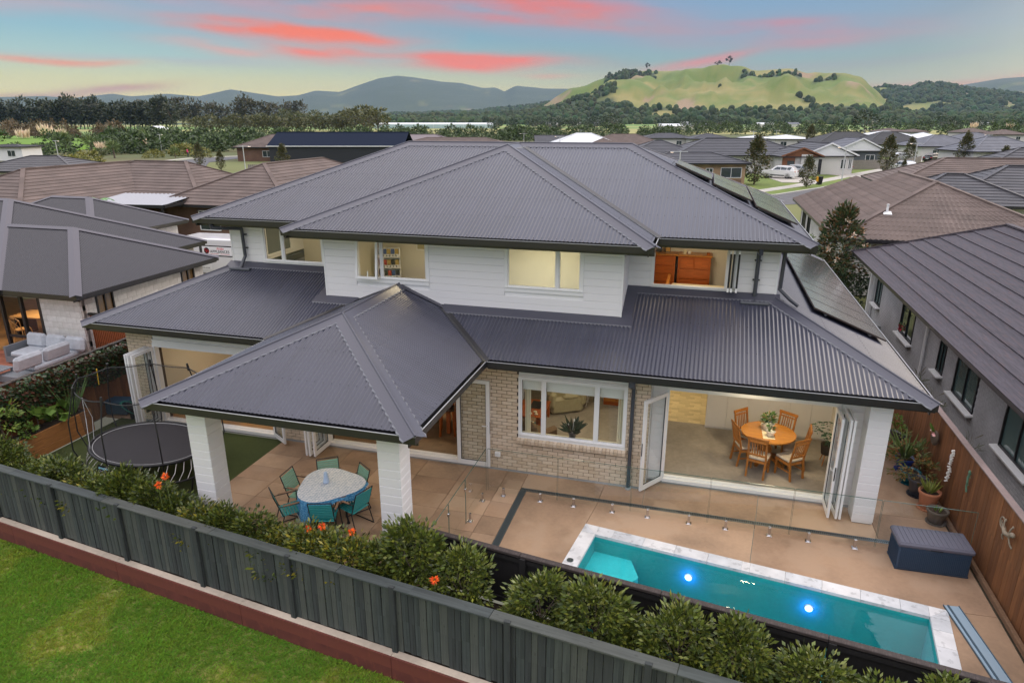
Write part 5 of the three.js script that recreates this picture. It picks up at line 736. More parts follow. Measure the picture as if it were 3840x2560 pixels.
// ---------- fences ----------
M.pal = [[0.062, 0.072, 0.068], [0.05, 0.06, 0.06], [0.075, 0.082, 0.075], [0.04, 0.046, 0.047]].map((c, i) => { const m = std(k8(c), 0.9, { map: texture(256, 512, (u, v) => { const g = vnoise(u * 22 + i * 9, v * 2.2, 0, 4 + i) * 0.5 + vnoise(u * 60, v * 6, 0, 8) * 0.3, st = fbm(u * 3 + i * 5, v * 2.5, 0, 4, 20 + i), kn = sst(0.9, 1.0, vnoise(u * 5 + i * 3, v * 9, 0, 55 + i)), chip = sst(0.8, 0.86, fbm(u * 26, v * 40, 0, 3, 33 + i)); const q = 0.35 + 0.45 * g + 0.45 * st - 0.3 * kn; return mix3([q, q, q], [2.6, 2.4, 2.1], chip * 0.4); }, true, 1) }); m.map.repeat.set(1.6, 0.7); return m; });
{
  const t = thing('timber_fence', 'weathered dark green paling fence with flat cap along the lawn', 'fence'), r = rng(21), ang = -Math.atan(0.1275), gs = [0.095, 0.118, 0.14].map((w) => chamferBox(w, 1.19, 0.02, 0.004)), cosA = Math.cos(ang);
  let x = -14.4, k = 0; while (x < 4.6) { const wi = r() < 0.45 ? 0 : r() < 0.6 ? 1 : 2, w = [0.095, 0.118, 0.14][wi], post = k % 17 === 16; const cx = x + w * cosA / 2, o = meshOf('paling', gs[wi], M.pal[Math.floor(r() * 4)], t); o.position.set(cx, 0.29 + (r() - 0.5) * 0.03, fenceZ(cx) + (r() < 0.28 ? 0.014 : 0) + (r() - 0.5) * 0.004); o.rotation.set((r() - 0.5) * 0.012, ang, (r() - 0.5) * 0.012); x += (w + 0.006) * cosA; k++; if (post) { const q = meshOf('post', postG(), M.pal[3], t); q.position.set(x - 0.02, 0.24, fenceZ(x) + 0.05); q.rotation.y = ang; } }
  function postG() { return postG.g ??= chamferBox(0.1, 1.4, 0.06, 0.006); }
  const back = mb(); for (const y of [0.0, 0.7]) back.beam(V(-14.4, y, fenceZ(-14.4) - 0.05), V(4.7, y, fenceZ(4.7) - 0.05), 0.05, 0.09); back.build('rail', M.pal[3], t);
  for (let q = -14.4, i = 0; q < 4.5; q += 2.7, i++) { const e = Math.min(q + 2.694, 4.7); mb().beam(V(q, 0.905, fenceZ(q) - 0.02), V(e, 0.905, fenceZ(e) - 0.02), 0.2, 0.035, V(0, 1, 0), 0.006).build('cap_board', M.pal[i % 3], t); }
  const led = thing('retaining_wall', 'rust red boards with a pale ledge holding up the garden', 'retaining wall'), rust = std(k8([0.135, 0.034, 0.026]), 0.8, { map: texture(512, 256, (u, v) => { const a = fbm(u * 8, v * 4, 0, 4, 61), s = sst(0.6, 0.8, fbm(u * 40, v * 5, 0, 3, 62)), b = sst(0.28, 0.02, v + (a - 0.5) * 0.35); return mix3([0.55 + 0.45 * a, 0.55 + 0.45 * a, 0.55 + 0.45 * a], [1.5, 1.6, 1.1], 0.25 * s + b * 0.25); }, true, 1) }); rust.map.repeat.set(0.5, 1);
  M.ledge = std(k8([0.5, 0.42, 0.34]), 0.95, { map: TX.mott });
  for (let q = -15, i = 0; q < 4.6; q += 3.1, i++) { const e = q + 3.094; mb().beam(V(q, -0.54, fenceZ(q) + 0.17), V(e, -0.54, fenceZ(e) + 0.17), 0.03, 0.44, V(0, 1, 0), 0.004).build('wall_board', rust, led); mb().beam(V(q, -0.325, fenceZ(q) + 0.09), V(e, -0.325, fenceZ(e) + 0.09), 0.13, 0.03, V(0, 1, 0), 0.004).build('ledge', M.ledge, led); }
  mb().beam(V(-15, -0.6, fenceZ(-15) - 0.3), V(4.6, -0.6, fenceZ(4.6) - 0.3), 0.9, 0.5).build('backfill', M.soil, led);
}
{
  const t = thing('pool_side_fence', 'black stained timber fence between the pool and the hedge', 'fence'), bl = std(k8([0.014, 0.013, 0.014]), 0.7, { map: TX.grainV }), cap = std(k8([0.05, 0.038, 0.036]), 0.8, { map: texture(512, 128, (u, v) => { const g = vnoise(u * 6, v * 30, 0, 3), w = sst(0.6, 0.72, fbm(u * 14, v * 7, 0, 4, 18)); return mix3([0.4 + 0.5 * g, 0.4 + 0.5 * g, 0.4 + 0.5 * g], [4.5, 3.9, 3.6], w * 0.75); }, true, 1) }); cap.map.repeat.set(0.7, 6);
  const x0 = -3.12, x1 = 6.95; for (let q = x0, i = 0; q < x1; q += 2.3, i++) { const e = Math.min(q + 2.294, x1); mb().beam(V(q, 1.0, blackZ(q)), V(e, 1.0, blackZ(e)), 0.11, 0.05, V(0, 1, 0), 0.006).build('cap_rail', cap, t); mb().box(q + 0.05, 0.46, blackZ(q + 0.05) + 0.03, 0.1, 1.04, 0.09, 0, -0.144, 0, 0.005).build('post', bl, t); const m = mb(); m.beam(V(q, 0.46, blackZ(q) - 0.02), V(e, 0.46, blackZ(e) - 0.02), 0.02, 1.02).build('fence_panel', bl, t); mb().beam(V(q, 0.9, blackZ(q) + 0.02), V(e, 0.9, blackZ(e) + 0.02), 0.03, 0.08).build('rail', bl, t); mb().beam(V(q, 0.05, blackZ(q) + 0.02), V(e, 0.05, blackZ(e) + 0.02), 0.03, 0.08).build('rail', bl, t); }
}
M.brownP = [[0.19, 0.073, 0.024], [0.155, 0.06, 0.02], [0.22, 0.088, 0.03]].map((c, i) => { const m = std(k8(c), 0.8, { map: texture(128, 512, (u, v) => { const g = vnoise(u * 16 + i * 7, v * 2, 0, 4 + i) * 0.5 + vnoise(u * 40, v * 7, 0, 8) * 0.3; return 0.42 + 0.5 * g + 0.3 * fbm(u * 2 + i, v * 4, 0, 3, 20 + i); }, true, 1) }); m.map.repeat.set(2, 0.6); return m; });
function palingRun(label, ax, az, bx, bz, y0, y1, name, capMat, side = 1) {
  const t = thing(name, label, 'fence'), L = Math.hypot(bx - ax, bz - az), n = Math.round(L / 0.145), dx = (bx - ax) / L, dz = (bz - az) / L, g = chamferBox(L / n - 0.005, y1 - y0, 0.02, 0.003), r = rng(Math.round(L * 100)), turn = Math.atan2(-dz, dx);
  for (let i = 0; i < n; i++) { const s = (i + 0.5) * L / n, o = meshOf('paling', g, M.brownP[Math.floor(r() * 3)], t), off = (r() - 0.5) * 0.008; o.position.set(ax + dx * s - dz * off, (y0 + y1) / 2, az + dz * s + dx * off); o.rotation.y = turn; }
  mb().beam(V(ax, y1 + 0.012, az), V(bx, y1 + 0.012, bz), 0.13, 0.03, V(0, 1, 0), 0.005).build('cap_board', capMat, t); mb().beam(V(ax, (y0 + y1) / 2 + 0.5, az).add(V(-dz * 0.04 * side, 0, dx * 0.04 * side)), V(bx, (y0 + y1) / 2 + 0.5, bz).add(V(-dz * 0.04 * side, 0, dx * 0.04 * side)), 0.05, 0.08).build('rail', M.brownP[1], t); return t;
}
M.capPink = std(k8([0.2, 0.15, 0.14]), 0.9, { map: TX.mott }); M.capDark = std(k8([0.06, 0.05, 0.045]), 0.8, { map: TX.grainH });
palingRun('tall brown stained paling fence right of the pool', 6.98, -16, 7.02, 5.2, -0.02, 1.7, 'boundary_fence', M.capPink, -1);
tag(mb().beam(V(6.9, 0.05, -16), V(6.93, 0.05, 5.1), 0.07, 0.1, V(0, 1, 0), 0.008).build('timber_kerb', std(k8([0.16, 0.09, 0.05]), 0.9, { map: TX.grainH })), 'low timber kerb at the foot of the brown fence', 'kerb');
palingRun('brown paling fence under the creeper at the left side', -14.02, -3.2, -14.0, 3.4, -0.02, 1.86, 'boundary_fence', M.capDark, 1);
// ---------- synthetic turf ----------
{ const m = std(k8([0.055, 0.075, 0.018]), 1, { map: TX.mott, bumpMap: TX.bumpF, bumpScale: 0.02 }); setting(prism(mb(), [[-13.45, -0.64], [-8.29, -0.64], [-8.29, fenceZ(-8.29) - 0.6], [-13.45, fenceZ(-13.45) - 0.6]], -0.06, -0.012).build('artificial_turf', m), 'short synthetic turf under the trampoline'); setting(prism(mb(), [[-14.5, fenceZ(-14.5) - 0.75], [-3.2, fenceZ(-3.2) - 0.75], [-3.1, blackZ(-3.1)], [7.3, blackZ(7.3)], [7.3, fenceZ(7.3) - 0.04], [-14.5, fenceZ(-14.5) - 0.04]], -0.2, -0.1).build('garden_bed', M.soil), 'dark soil of the hedge bed'); setting(prism(mb(), [[-13.98, -3.1], [-12.8, -3.1], [-12.8, -0.64], [-13.98, -0.64]], -0.06, -0.008).build('side_path', M.conc[0]), 'paved path beside the house'); }
// ---------- outdoor table and chairs ----------
{
  M.teal = std([0.02, 0.29, 0.3], 0.5); M.tealP = std([0.2, 0.4, 0.31], 0.55); M.blackMetal = std([0.02, 0.022, 0.026], 0.4); M.armWood = std(k8([0.22, 0.13, 0.08]), 0.7, { map: TX.grainH });
  const T = [-5.28, 2.14];
  const proto = (mat, name) => { const c = thing(name, '', 'chair', [0, 0, 0], 0, 'slatted garden chairs round the cloth covered table'), w = 0.44;
    for (let k = 0; k < 9; k++) mb().box(0, 0.44 - k * 0.004, 0.2 - k * 0.05, w, 0.016, 0.042, 0.06, 0, 0, 0.004).build('seat_slat', mat, c); for (let k = 0; k < 8; k++) mb().box(0, 0.5 + k * 0.046, -0.235 - k * 0.014, w, 0.04, 0.014, -0.3, 0, 0, 0.004).build('back_slat', mat, c);
    for (const s of [-1, 1]) { mb().tube([V(s * 0.23, 0.44, 0.22), V(s * 0.25, 0.02, 0.27), V(s * 0.25, 0.012, -0.3), V(s * 0.23, 0.42, -0.18)], 0.011, 7).build('sled_leg', M.blackMetal, c); mb().tube([V(s * 0.225, 0.42, -0.2), V(s * 0.225, 0.88, -0.35)], 0.011, 7).tube([V(s * 0.24, 0.44, 0.16), V(s * 0.255, 0.63, 0.17), V(s * 0.25, 0.64, -0.28)], 0.009, 6).build('side_frame', M.blackMetal, c); mb().box(s * 0.255, 0.655, -0.02, 0.045, 0.022, 0.34, 0, 0, 0, 0.008).build('armrest', M.armWood, c); }
    mb().tube([V(-0.225, 0.88, -0.35), V(0.225, 0.88, -0.35)], 0.011, 7).build('top_tube', M.blackMetal, c); return c; };
  const set = [[-6.32, 2.15, 1, 'pale green slatted chair at the left of the outdoor table'], [-5.79, 1.4, 1, 'pale green slatted chair behind the outdoor table'], [-4.83, 1.5, 1, 'pale green slatted chair at the back right of the outdoor table'], [-4.37, 2.42, 0, 'teal slatted chair right of the outdoor table, turned outwards'], [-4.97, 3.1, 0, 'teal slatted chair in front of the outdoor table, back to the hedge'], [-6.12, 2.98, 0, 'teal slatted chair at the front left of the outdoor table']], base = [proto(M.teal, 'garden_chair'), proto(M.tealP, 'garden_chair')], usedP = [0, 0];
  set.forEach(([x, z, p, label]) => { const dx = T[0] - x, dz = T[1] - z, L = Math.hypot(dx, dz), pos = [x + dx / L * 0.36, 0.002, z + dz / L * 0.36], turn = Math.atan2(dx, dz); if (usedP[p]++) copyOf(base[p], pos, turn, label); else { base[p].position.set(...pos); base[p].rotation.y = turn; base[p].userData.label = label; } });
  const t = thing('outdoor_table', 'garden table on black metal legs under a blue and white cloth', 'table', [T[0], 0.002, T[1]]); mb().cyl(V(0, 0.7, 0), V(0, 0.725, 0), 0.6, 0.6, 40).build('tabletop', M.armWood, t); for (let k = 0; k < 4; k++) { const q = k * Math.PI / 2 + 0.4; mb().tube([V(Math.cos(q) * 0.35, 0.7, Math.sin(q) * 0.35), V(Math.cos(q) * 0.48, 0.02, Math.sin(q) * 0.48)], 0.02, 8).cyl(V(Math.cos(q) * 0.48, 0, Math.sin(q) * 0.48), V(Math.cos(q) * 0.48, 0.02, Math.sin(q) * 0.48), 0.035, 0.035, 12).build('leg', M.blackMetal, t); }
  // cloth: top sheet and hanging skirt, longer towards the front left
  const clothTex = texture(512, 512, (u, v) => { const c = Math.abs(Math.sin(u * 50) * Math.sin(v * 50)) + 0.5 * Math.abs(Math.sin(u * 110 + v * 30)); const n = fbm(u * 40, v * 40, 0, 2, 3); return mix3([0.66, 0.68, 0.72], [0.36, 0.44, 0.54], sst(0.35, 0.9, c * 0.4 + n * 0.6)); }, true, 1), skirtTex = texture(512, 512, (u, v) => { const n = fbm(u * 46, v * 46, 0, 3, 13), c = Math.abs(Math.sin(u * 70 + 4 * n) * Math.sin(v * 64)); return mix3([0.03, 0.2, 0.42], [0.16, 0.42, 0.64], sst(0.3, 0.8, c * 0.25 + n * 0.75)); }, true, 1);
  const cl = thing('tablecloth', 'blue and white printed cloth with tassels over the garden table', 'tablecloth', [T[0], 0.735, T[1]]), rad = (q) => 0.66 + 0.07 * Math.cos(3 * q + 0.9) + 0.03 * Math.cos(q - 2.4), drop = (q) => { const f = Math.max(0, Math.cos(q - 2.35)); return 0.1 + 0.42 * Math.pow(f, 1.3) + 0.06 * Math.sin(q * 5); }, top = mb(), sk = mb(), NN = 72;
  const rim = (i, s) => { const q = i / NN * 2 * Math.PI, wv = 1 + 0.025 * Math.sin(q * 11) * s + 0.05 * s, r0 = rad(q) * wv; return V(Math.cos(q) * r0, -drop(q) * s, Math.sin(q) * r0); };
  for (let i = 0; i < NN; i++) { top.tri(V(0, 0.004, 0), rim(i + 1, 0), rim(i, 0)); for (let k = 0; k < 5; k++) sk.quad(rim(i, (k + 1) / 5), rim(i, k / 5), rim(i + 1, k / 5), rim(i + 1, (k + 1) / 5)); }
  top.build('cloth_top', std([1, 1, 1], 0.95, { map: clothTex }), cl); sk.build('cloth_skirt', std([1, 1, 1], 0.95, { map: skirtTex }), cl); const ts = mb(); for (let i = 0; i < NN; i++) { const a = rim(i, 1); ts.cyl(a, a.clone().add(V(0, -0.035, 0)), 0.006, 0.009, 4, false); } ts.build('tassels', M.pot, cl).userData.kind = 'stuff';
  const v = thing('white_vase', 'pale blue tapered vase on the garden table', 'vase', [T[0] - 0.12, 0.74, T[1] - 0.02]); mb().lathe([[0, 0], [0.062, 0], [0.066, 0.02], [0.036, 0.22], [0.04, 0.235], [0.034, 0.235], [0, 0.2]], 24).build('vase_body', std([0.5, 0.62, 0.8], 0.4), v);
}
// ---------- trampoline ----------
{
  const t = thing('trampoline', 'black oval springless trampoline with a safety net', 'trampoline', [-10.2, 0, 1.68], -0.12), A = 1.42, B = 1.02, E = (q, s, y) => V(Math.cos(q) * A * s, y, Math.sin(q) * B * s), N = 64, matM = std(k8([0.03, 0.027, 0.032]), 0.75, { map: TX.fine }), m = mb(), rim = mb(), wl = mb();
  for (let i = 0; i < N; i++) { const a = i / N * 6.2832, b = (i + 1) / N * 6.2832; for (let k = 0; k < 4; k++) m.quad(E(a, k / 4, 0.74 + 0.03 * (k / 4) ** 2), E(b, k / 4, 0.74 + 0.03 * (k / 4) ** 2), E(b, (k + 1) / 4, 0.74 + 0.03 * ((k + 1) / 4) ** 2), E(a, (k + 1) / 4, 0.74 + 0.03 * ((k + 1) / 4) ** 2)); rim.cyl(E(a, 1.02, 0.775), E(b, 1.02, 0.775), 0.035, 0.035, 6, false); wl.cyl(E(a, 0.965, 0.782), E(b, 0.965, 0.782), 0.008, 0.008, 5, false); }
  m.build('mat', matM, t); rim.build('mat_edge', M.black, t); wl.build('edge_piping', std([0.55, 0.55, 0.56], 0.7), t);
  const ring = mb(); for (let i = 0; i < N; i++) ring.cyl(E(i / N * 6.2832, 1.12, 0.36), E((i + 1) / N * 6.2832, 1.12, 0.36), 0.024, 0.024, 6, false); ring.build('lower_frame', M.black, t);
  for (let i = 0; i < 44; i++) { const q = i / 44 * 6.2832; mb().tube([E(q, 1.0, 0.75), E(q + 0.09, 1.09, 0.56), E(q + 0.2, 1.12, 0.38)], 0.008, 5).build('flexible_rod', std([0.7, 0.68, 0.66], 0.5), t); }
  for (const q of [0.5, 1.9, 3.6, 5.2]) mb().tube([E(q - 0.25, 1.12, 0.36), E(q - 0.2, 1.1, 0.03), E(q + 0.2, 1.1, 0.03), E(q + 0.25, 1.12, 0.36)], 0.02, 7).build('leg', M.black, t);
  const net = phy([0.01, 0.01, 0.012], 0.9, { transparent: true, opacity: 0.28 }), topY = 2.28, P8 = 9, nn = mb(); for (let i = 0; i < N; i++) { const a = i / N * 6.2832, b = (i + 1) / N * 6.2832; for (let k = 0; k < 3; k++) nn.quad(E(a, 1 + 0.03 * k, 0.78 + k * 0.5), E(b, 1 + 0.03 * k, 0.78 + k * 0.5), E(b, 1 + 0.03 * (k + 1), 0.78 + (k + 1) * 0.5), E(a, 1 + 0.03 * (k + 1), 0.78 + (k + 1) * 0.5)); } nn.build('safety_net', net, t);
  const tr = mb(); for (let i = 0; i < N; i++) { const f = (q) => topY - 0.06 * Math.abs(Math.sin(q * P8 / 2)); const a = i / N * 6.2832, b = (i + 1) / N * 6.2832; tr.cyl(E(a, 1.09, f(a)), E(b, 1.09, f(b)), 0.012, 0.012, 5, false); } tr.build('net_top_cord', M.black, t);
  for (let i = 0; i < P8; i++) { const q = i / P8 * 6.2832 + 0.0; mb().tube([E(q, 1.12, 0.4), E(q, 1.3, 0.95), E(q, 1.28, 1.6), E(q, 1.1, 2.34)], 0.015, 6).build('net_pole', M.black, t); mb().cyl(E(q, 1.12, 2.2), E(q, 1.1, 2.38), 0.03, 0.024, 8).build('pole_sleeve', M.black, t); }
  mb().tube([E(2.6, 1.0, 1.9), E(2.6, 1.01, 1.4), E(2.3, 1.0, 0.8)], 0.007, 5).tube([E(2.6, 1.0, 1.9), E(2.85, 1.0, 1.3), E(2.75, 1.0, 0.8)], 0.007, 5).build('door_zip', std([0.65, 0.65, 0.66], 0.6), t); mb().tube([E(3.3, 1.12, 2.3), E(3.3, 1.14, 1.9)], 0.012, 6).build('yellow_sleeve', std([0.7, 0.42, 0.03], 0.5), t);
  const cv = document.createElement('canvas'); cv.width = 256; cv.height = 128; const g = cv.getContext('2d'); g.fillStyle = '#08090b'; g.fillRect(0, 0, 256, 128); g.fillStyle = '#9fdcf0'; g.font = 'bold 44px sans-serif'; g.textAlign = 'center'; g.fillText('springfree', 128, 58); g.fillStyle = '#c8c8c8'; g.fillRect(30, 84, 196, 5); g.fillRect(50, 104, 156, 4); const ct = new THREE.CanvasTexture(cv); ct.colorSpace = THREE.SRGBColorSpace; const pl = new THREE.PlaneGeometry(0.34, 0.17); const o = meshOf('sign_panel', pl, std([1, 1, 1], 0.6, { map: ct }), t); o.position.copy(E(1.68, 1.075, 0.6)); o.rotation.set(-0.35, 0, 0);
  // planter at the left
  const pb = thing('timber_planter', 'stained timber raised bed at the left fence', 'planter'), pw = std(k8([0.3, 0.125, 0.035]), 0.75, { map: TX.grainH }); for (let k = 0; k < 3; k++) { mb().box(-13.49, 0.1 + k * 0.205, 1.65, 0.045, 0.2, 2.85, 0, 0, 0, 0.006).build('plank', pw, pb); mb().box(-13.74, 0.1 + k * 0.205, 0.2, 0.5, 0.2, 0.045, 0, 0, 0, 0.006).build('plank', pw, pb); } mb().bx(-13.98, 0, 0.23, -13.52, 0.56, 3.05).build('soil', M.soil, pb);
  const tub = thing('blue_tub', 'dark blue plastic tub by the left fence', 'tub', [-13.7, 0, -0.9], 0.2); mb().box(0, 0.19, 0, 0.62, 0.36, 0.42, 0, 0, 0, 0.04).build('body', std([0.02, 0.06, 0.1], 0.5), tub); mb().box(0, 0.385, 0, 0.67, 0.035, 0.47, 0, 0, 0, 0.015).build('lid', std([0.025, 0.07, 0.12], 0.5), tub);
  const hose = thing('garden_hose', 'green hose heaped over a black bucket beside the folded doors', 'hose', [-13.05, 0, -0.75]); mb().lathe([[0, 0], [0.13, 0], [0.16, 0.34], [0.15, 0.34], [0, 0.3]], 18).build('bucket', M.black, hose); const hp = []; for (let i = 0; i < 90; i++) { const q = i * 0.42; hp.push(V(Math.cos(q) * (0.19 + 0.04 * Math.sin(i)) - 0.12, 0.1 + 0.35 * Math.abs(Math.sin(q * 0.5)), Math.sin(q) * 0.17 + 0.06)); } mb().tube(hp, 0.012, 5).build('hose_coil', std([0.01, 0.16, 0.13], 0.5), hose);
}
// ---------- tiled roofs and houses ----------
function tilePlane(parent, pts, o) {
  const { c = 0.37, mats, scallop = 0, merge = false, t = 0.03, name = 'tile_course' } = o;
  const n = pts[1].clone().sub(pts[0]).cross(pts[2].clone().sub(pts[0])).normalize(); if (n.y < 0) n.negate();
  const h = V(0, 1, 0).cross(n).normalize(), s = n.clone().cross(h).normalize(), org = pts[0], ab = pts.map((p) => { const d = p.clone().sub(org); return [d.dot(h), d.dot(s)]; });
  const b0 = Math.min(...ab.map((q) => q[1])), b1 = Math.max(...ab.map((q) => q[1]));
  const range = (b) => { let lo = Infinity, hi = -Infinity; for (let i = 0; i < ab.length; i++) { const [x0, y0] = ab[i], [x1, y1] = ab[(i + 1) % ab.length]; if ((y0 - b) * (y1 - b) <= 0 && y0 !== y1) { const x = x0 + (x1 - x0) * (b - y0) / (y1 - y0); lo = Math.min(lo, x); hi = Math.max(hi, x); } } return [lo, hi]; };
  const P = (a, b, l) => org.clone().addScaledVector(h, a).addScaledVector(s, b).addScaledVector(n, l); let all = mb(), k = 0;
  for (let b = b0; b < b1 - 0.01; b += c, k++) {
    const e = Math.min(b + c, b1), [l0, r0] = range(b + 1e-4), [l1, r1] = range(e - 1e-4), m = merge ? all : mb(); if (r0 - l0 < 0.02) continue;
    const N = scallop ? Math.max(1, Math.round((r0 - l0) / (scallop / 4))) : 1, w = (a) => scallop ? t * (0.75 + 0.75 * Math.cos(2 * Math.PI * a / scallop)) + 0.004 : t;
    for (let i = 0; i < N; i++) { const u0 = i / N, u1 = (i + 1) / N, A = mix(l0, r0, u0), B = mix(l0, r0, u1), C = mix(l1, r1, u1), D = mix(l1, r1, u0); m.quad(P(A, b, w(A)), P(B, b, w(B)), P(C, e, 0.004 + (scallop ? w(C) * 0.55 : 0)), P(D, e, 0.004 + (scallop ? w(D) * 0.55 : 0))); m.quad(P(A, b, -0.01), P(B, b, -0.01), P(B, b, w(B)), P(A, b, w(A))); }
    if (!merge) m.build(name, mats[k % mats.length], parent);
  }
  if (merge) all.build('roof_tiles', mats[0], parent);
}
// hip or gable roof over a rectangle; returns planes, hips and ridges. ends: 'hh', 'hg', 'gh', 'gg' (low end, high end of the long axis)
function hipParts(x0, x1, z0, z1, h, p, ends = 'hh') {
  const alongX = x1 - x0 >= z1 - z0, hw = (alongX ? z1 - z0 : x1 - x0) / 2, y = h + hw * p, e0 = ends[0] === 'h' ? hw : 0, e1 = ends[1] === 'h' ? hw : 0;
  const a = alongX ? V(x0 + e0, y, (z0 + z1) / 2) : V((x0 + x1) / 2, y, z0 + e0), b = alongX ? V(x1 - e1, y, (z0 + z1) / 2) : V((x0 + x1) / 2, y, z1 - e1);
  const SW = V(x0, h, z1), SE = V(x1, h, z1), NE = V(x1, h, z0), NW = V(x0, h, z0), planes = [], caps = [[a, b]];
  if (alongX) { planes.push([SW, SE, b, a], [NE, NW, a, b]); if (e0) planes.push([NW, SW, a]); if (e1) planes.push([SE, NE, b]); if (e0) caps.push([SW, a], [NW, a]); if (e1) caps.push([SE, b], [NE, b]); }
  else { planes.push([SE, NE, a, b], [NW, SW, b, a]); if (e0) planes.push([NE, NW, a]); if (e1) planes.push([SW, SE, b]); if (e0) caps.push([NE, a], [NW, a]); if (e1) caps.push([SE, b], [SW, b]); }
  return { planes, caps, y, a, b };
}
function capBeam(m, a, b, w = 0.16, hgt = 0.05) { m.beam(a.clone().add(V(0, 0.03, 0)), b.clone().add(V(0, 0.03, 0)), w, hgt); }
function windowOn(parent, x, y, z, w, h, turn, fm, gm, bars = 1) { const g = groupPart('window', parent), f = mb(); g.position.set(x, y, z); g.rotation.y = turn; f.bx(-w / 2, -h / 2, -0.05, w / 2, -h / 2 + 0.06, 0.04).bx(-w / 2, h / 2 - 0.06, -0.05, w / 2, h / 2, 0.04).bx(-w / 2, -h / 2, -0.05, -w / 2 + 0.06, h / 2, 0.04).bx(w / 2 - 0.06, -h / 2, -0.05, w / 2, h / 2, 0.04); for (let i = 1; i <= bars; i++) { const q = -w / 2 + w * i / (bars + 1); f.bx(q - 0.025, -h / 2, -0.04, q + 0.025, h / 2, 0.035); } f.build('frame', fm, g); mb().bx(-w / 2 + 0.03, -h / 2 + 0.03, -0.02, w / 2 - 0.03, h / 2 - 0.03, 0.0).build('pane', gm, g); return g; }
M.tileBrown = [[0.12, 0.088, 0.078], [0.13, 0.096, 0.085], [0.112, 0.082, 0.072]].map((c) => std(k8(c), 0.8, { map: TX.mott })); M.tileChar = [[0.048, 0.046, 0.055], [0.055, 0.052, 0.06], [0.042, 0.041, 0.05]].map((c) => std(k8(c), 0.55, { map: TX.mott }));
const shakeTex = texture(512, 512, (u, v) => { const r = vnoise(u * 3, v * 70, 0, 3) * 0.6 + vnoise(u * 8, v * 140, 0, 6) * 0.4, t = vnoise(u * 5, v * 46, 0, 9); return mix3([0.35 + 0.6 * r, 0.35 + 0.58 * r, 0.38 + 0.62 * r], [1.15, 0.82, 0.72], sst(0.62, 0.85, t) * 0.4); }, true, 1.3); shakeTex.rotation = Math.PI / 2;
M.shake = [[0.068, 0.06, 0.072], [0.074, 0.065, 0.077], [0.062, 0.055, 0.067]].map((c) => std(k8(c), 0.75, { map: shakeTex })); M.glassDark = phy([0.03, 0.045, 0.05], 0.06, { clearcoat: 1, clearcoatRoughness: 0.03 }); M.paneDim = phy([0.1, 0.17, 0.17], 0.08, { clearcoat: 1, clearcoatRoughness: 0.03 });
M.greyBrick = [[0.42, 0.42, 0.44], [0.45, 0.45, 0.465], [0.4, 0.4, 0.42]].map((c) => std(k8(c), 0.85, { map: TX.mott })); M.whiteBlock = [[0.56, 0.54, 0.53], [0.6, 0.585, 0.575], [0.53, 0.515, 0.5]].map((c) => std(k8(c), 0.85, { map: TX.mott })); M.blockJoint = std([0.36, 0.33, 0.31], 0.95); M.greyJoint = std([0.26, 0.26, 0.27], 0.95);
// wall of single blocks on a face; axis 'x' or 'z', out = direction of the face
function blockWall(parent, axis, a0, a1, y0, y1, face, out, ops, L, H, gap, mats, joint, most, name = 'block', near = 0) {
  const w = groupPart('block_wall', parent), m = mb(), r = rng(Math.round((a1 - a0) * 991)), t = 0.09; wallCore(m, axis, a0, a1, y0, y1, Math.min(face - out * 0.2, face - out * 0.006), Math.max(face - out * 0.2, face - out * 0.006), ops); m.build('joint_bed', joint, w);
  const list = []; let row = 0; for (let y = y0; y < y1 - 0.03; y += H + gap, row++) for (let a = a0 - (row % 2 ? (L + gap) / 2 : 0); a < a1 - 0.02; a += L + gap) { let u = Math.max(a0, a), v = Math.min(a1, a + L); const tp = Math.min(y + H, y1); for (const [p, q, rr, s] of ops) if (y < s - 0.01 && tp > rr + 0.01) { if (u >= p && v <= q) u = v; else if (u < p && v > p) v = p; else if (u < q && v > q) u = q; } if (v - u > 0.03) list.push([u, v, y, tp]); }
  list.sort((p, q) => Math.abs(p[0] - near) - Math.abs(q[0] - near)); const rest = mats.map(() => mb()), G = new Map();
  list.forEach(([u, v, y, tp], i) => { const k = Math.floor(r() * mats.length), len = v - u, hh = tp - y, key = len.toFixed(2) + hh.toFixed(2); if (i < most) { if (!G.has(key)) G.set(key, chamferBox(len, hh, t, 0.004)); const o = meshOf(name, G.get(key), mats[k], w), c = (u + v) / 2; axis === 'x' ? o.position.set(c, (y + tp) / 2, face - out * t / 2) : o.position.set(face - out * t / 2, (y + tp) / 2, c); if (axis === 'z') o.rotation.y = Math.PI / 2; } else axis === 'x' ? rest[k].bx(u, y, Math.min(face, face - out * t), v, tp, Math.max(face, face - out * t)) : rest[k].bx(Math.min(face, face - out * t), y, u, Math.max(face, face - out * t), tp, v); });
  const left = rest.filter((q) => q.p.length); if (left.length) { const g = mb(); left.forEach((q) => g.add(q.geom())); g.build(name + '_courses', mats[0], w).userData.kind = 'stuff'; } return w;
}
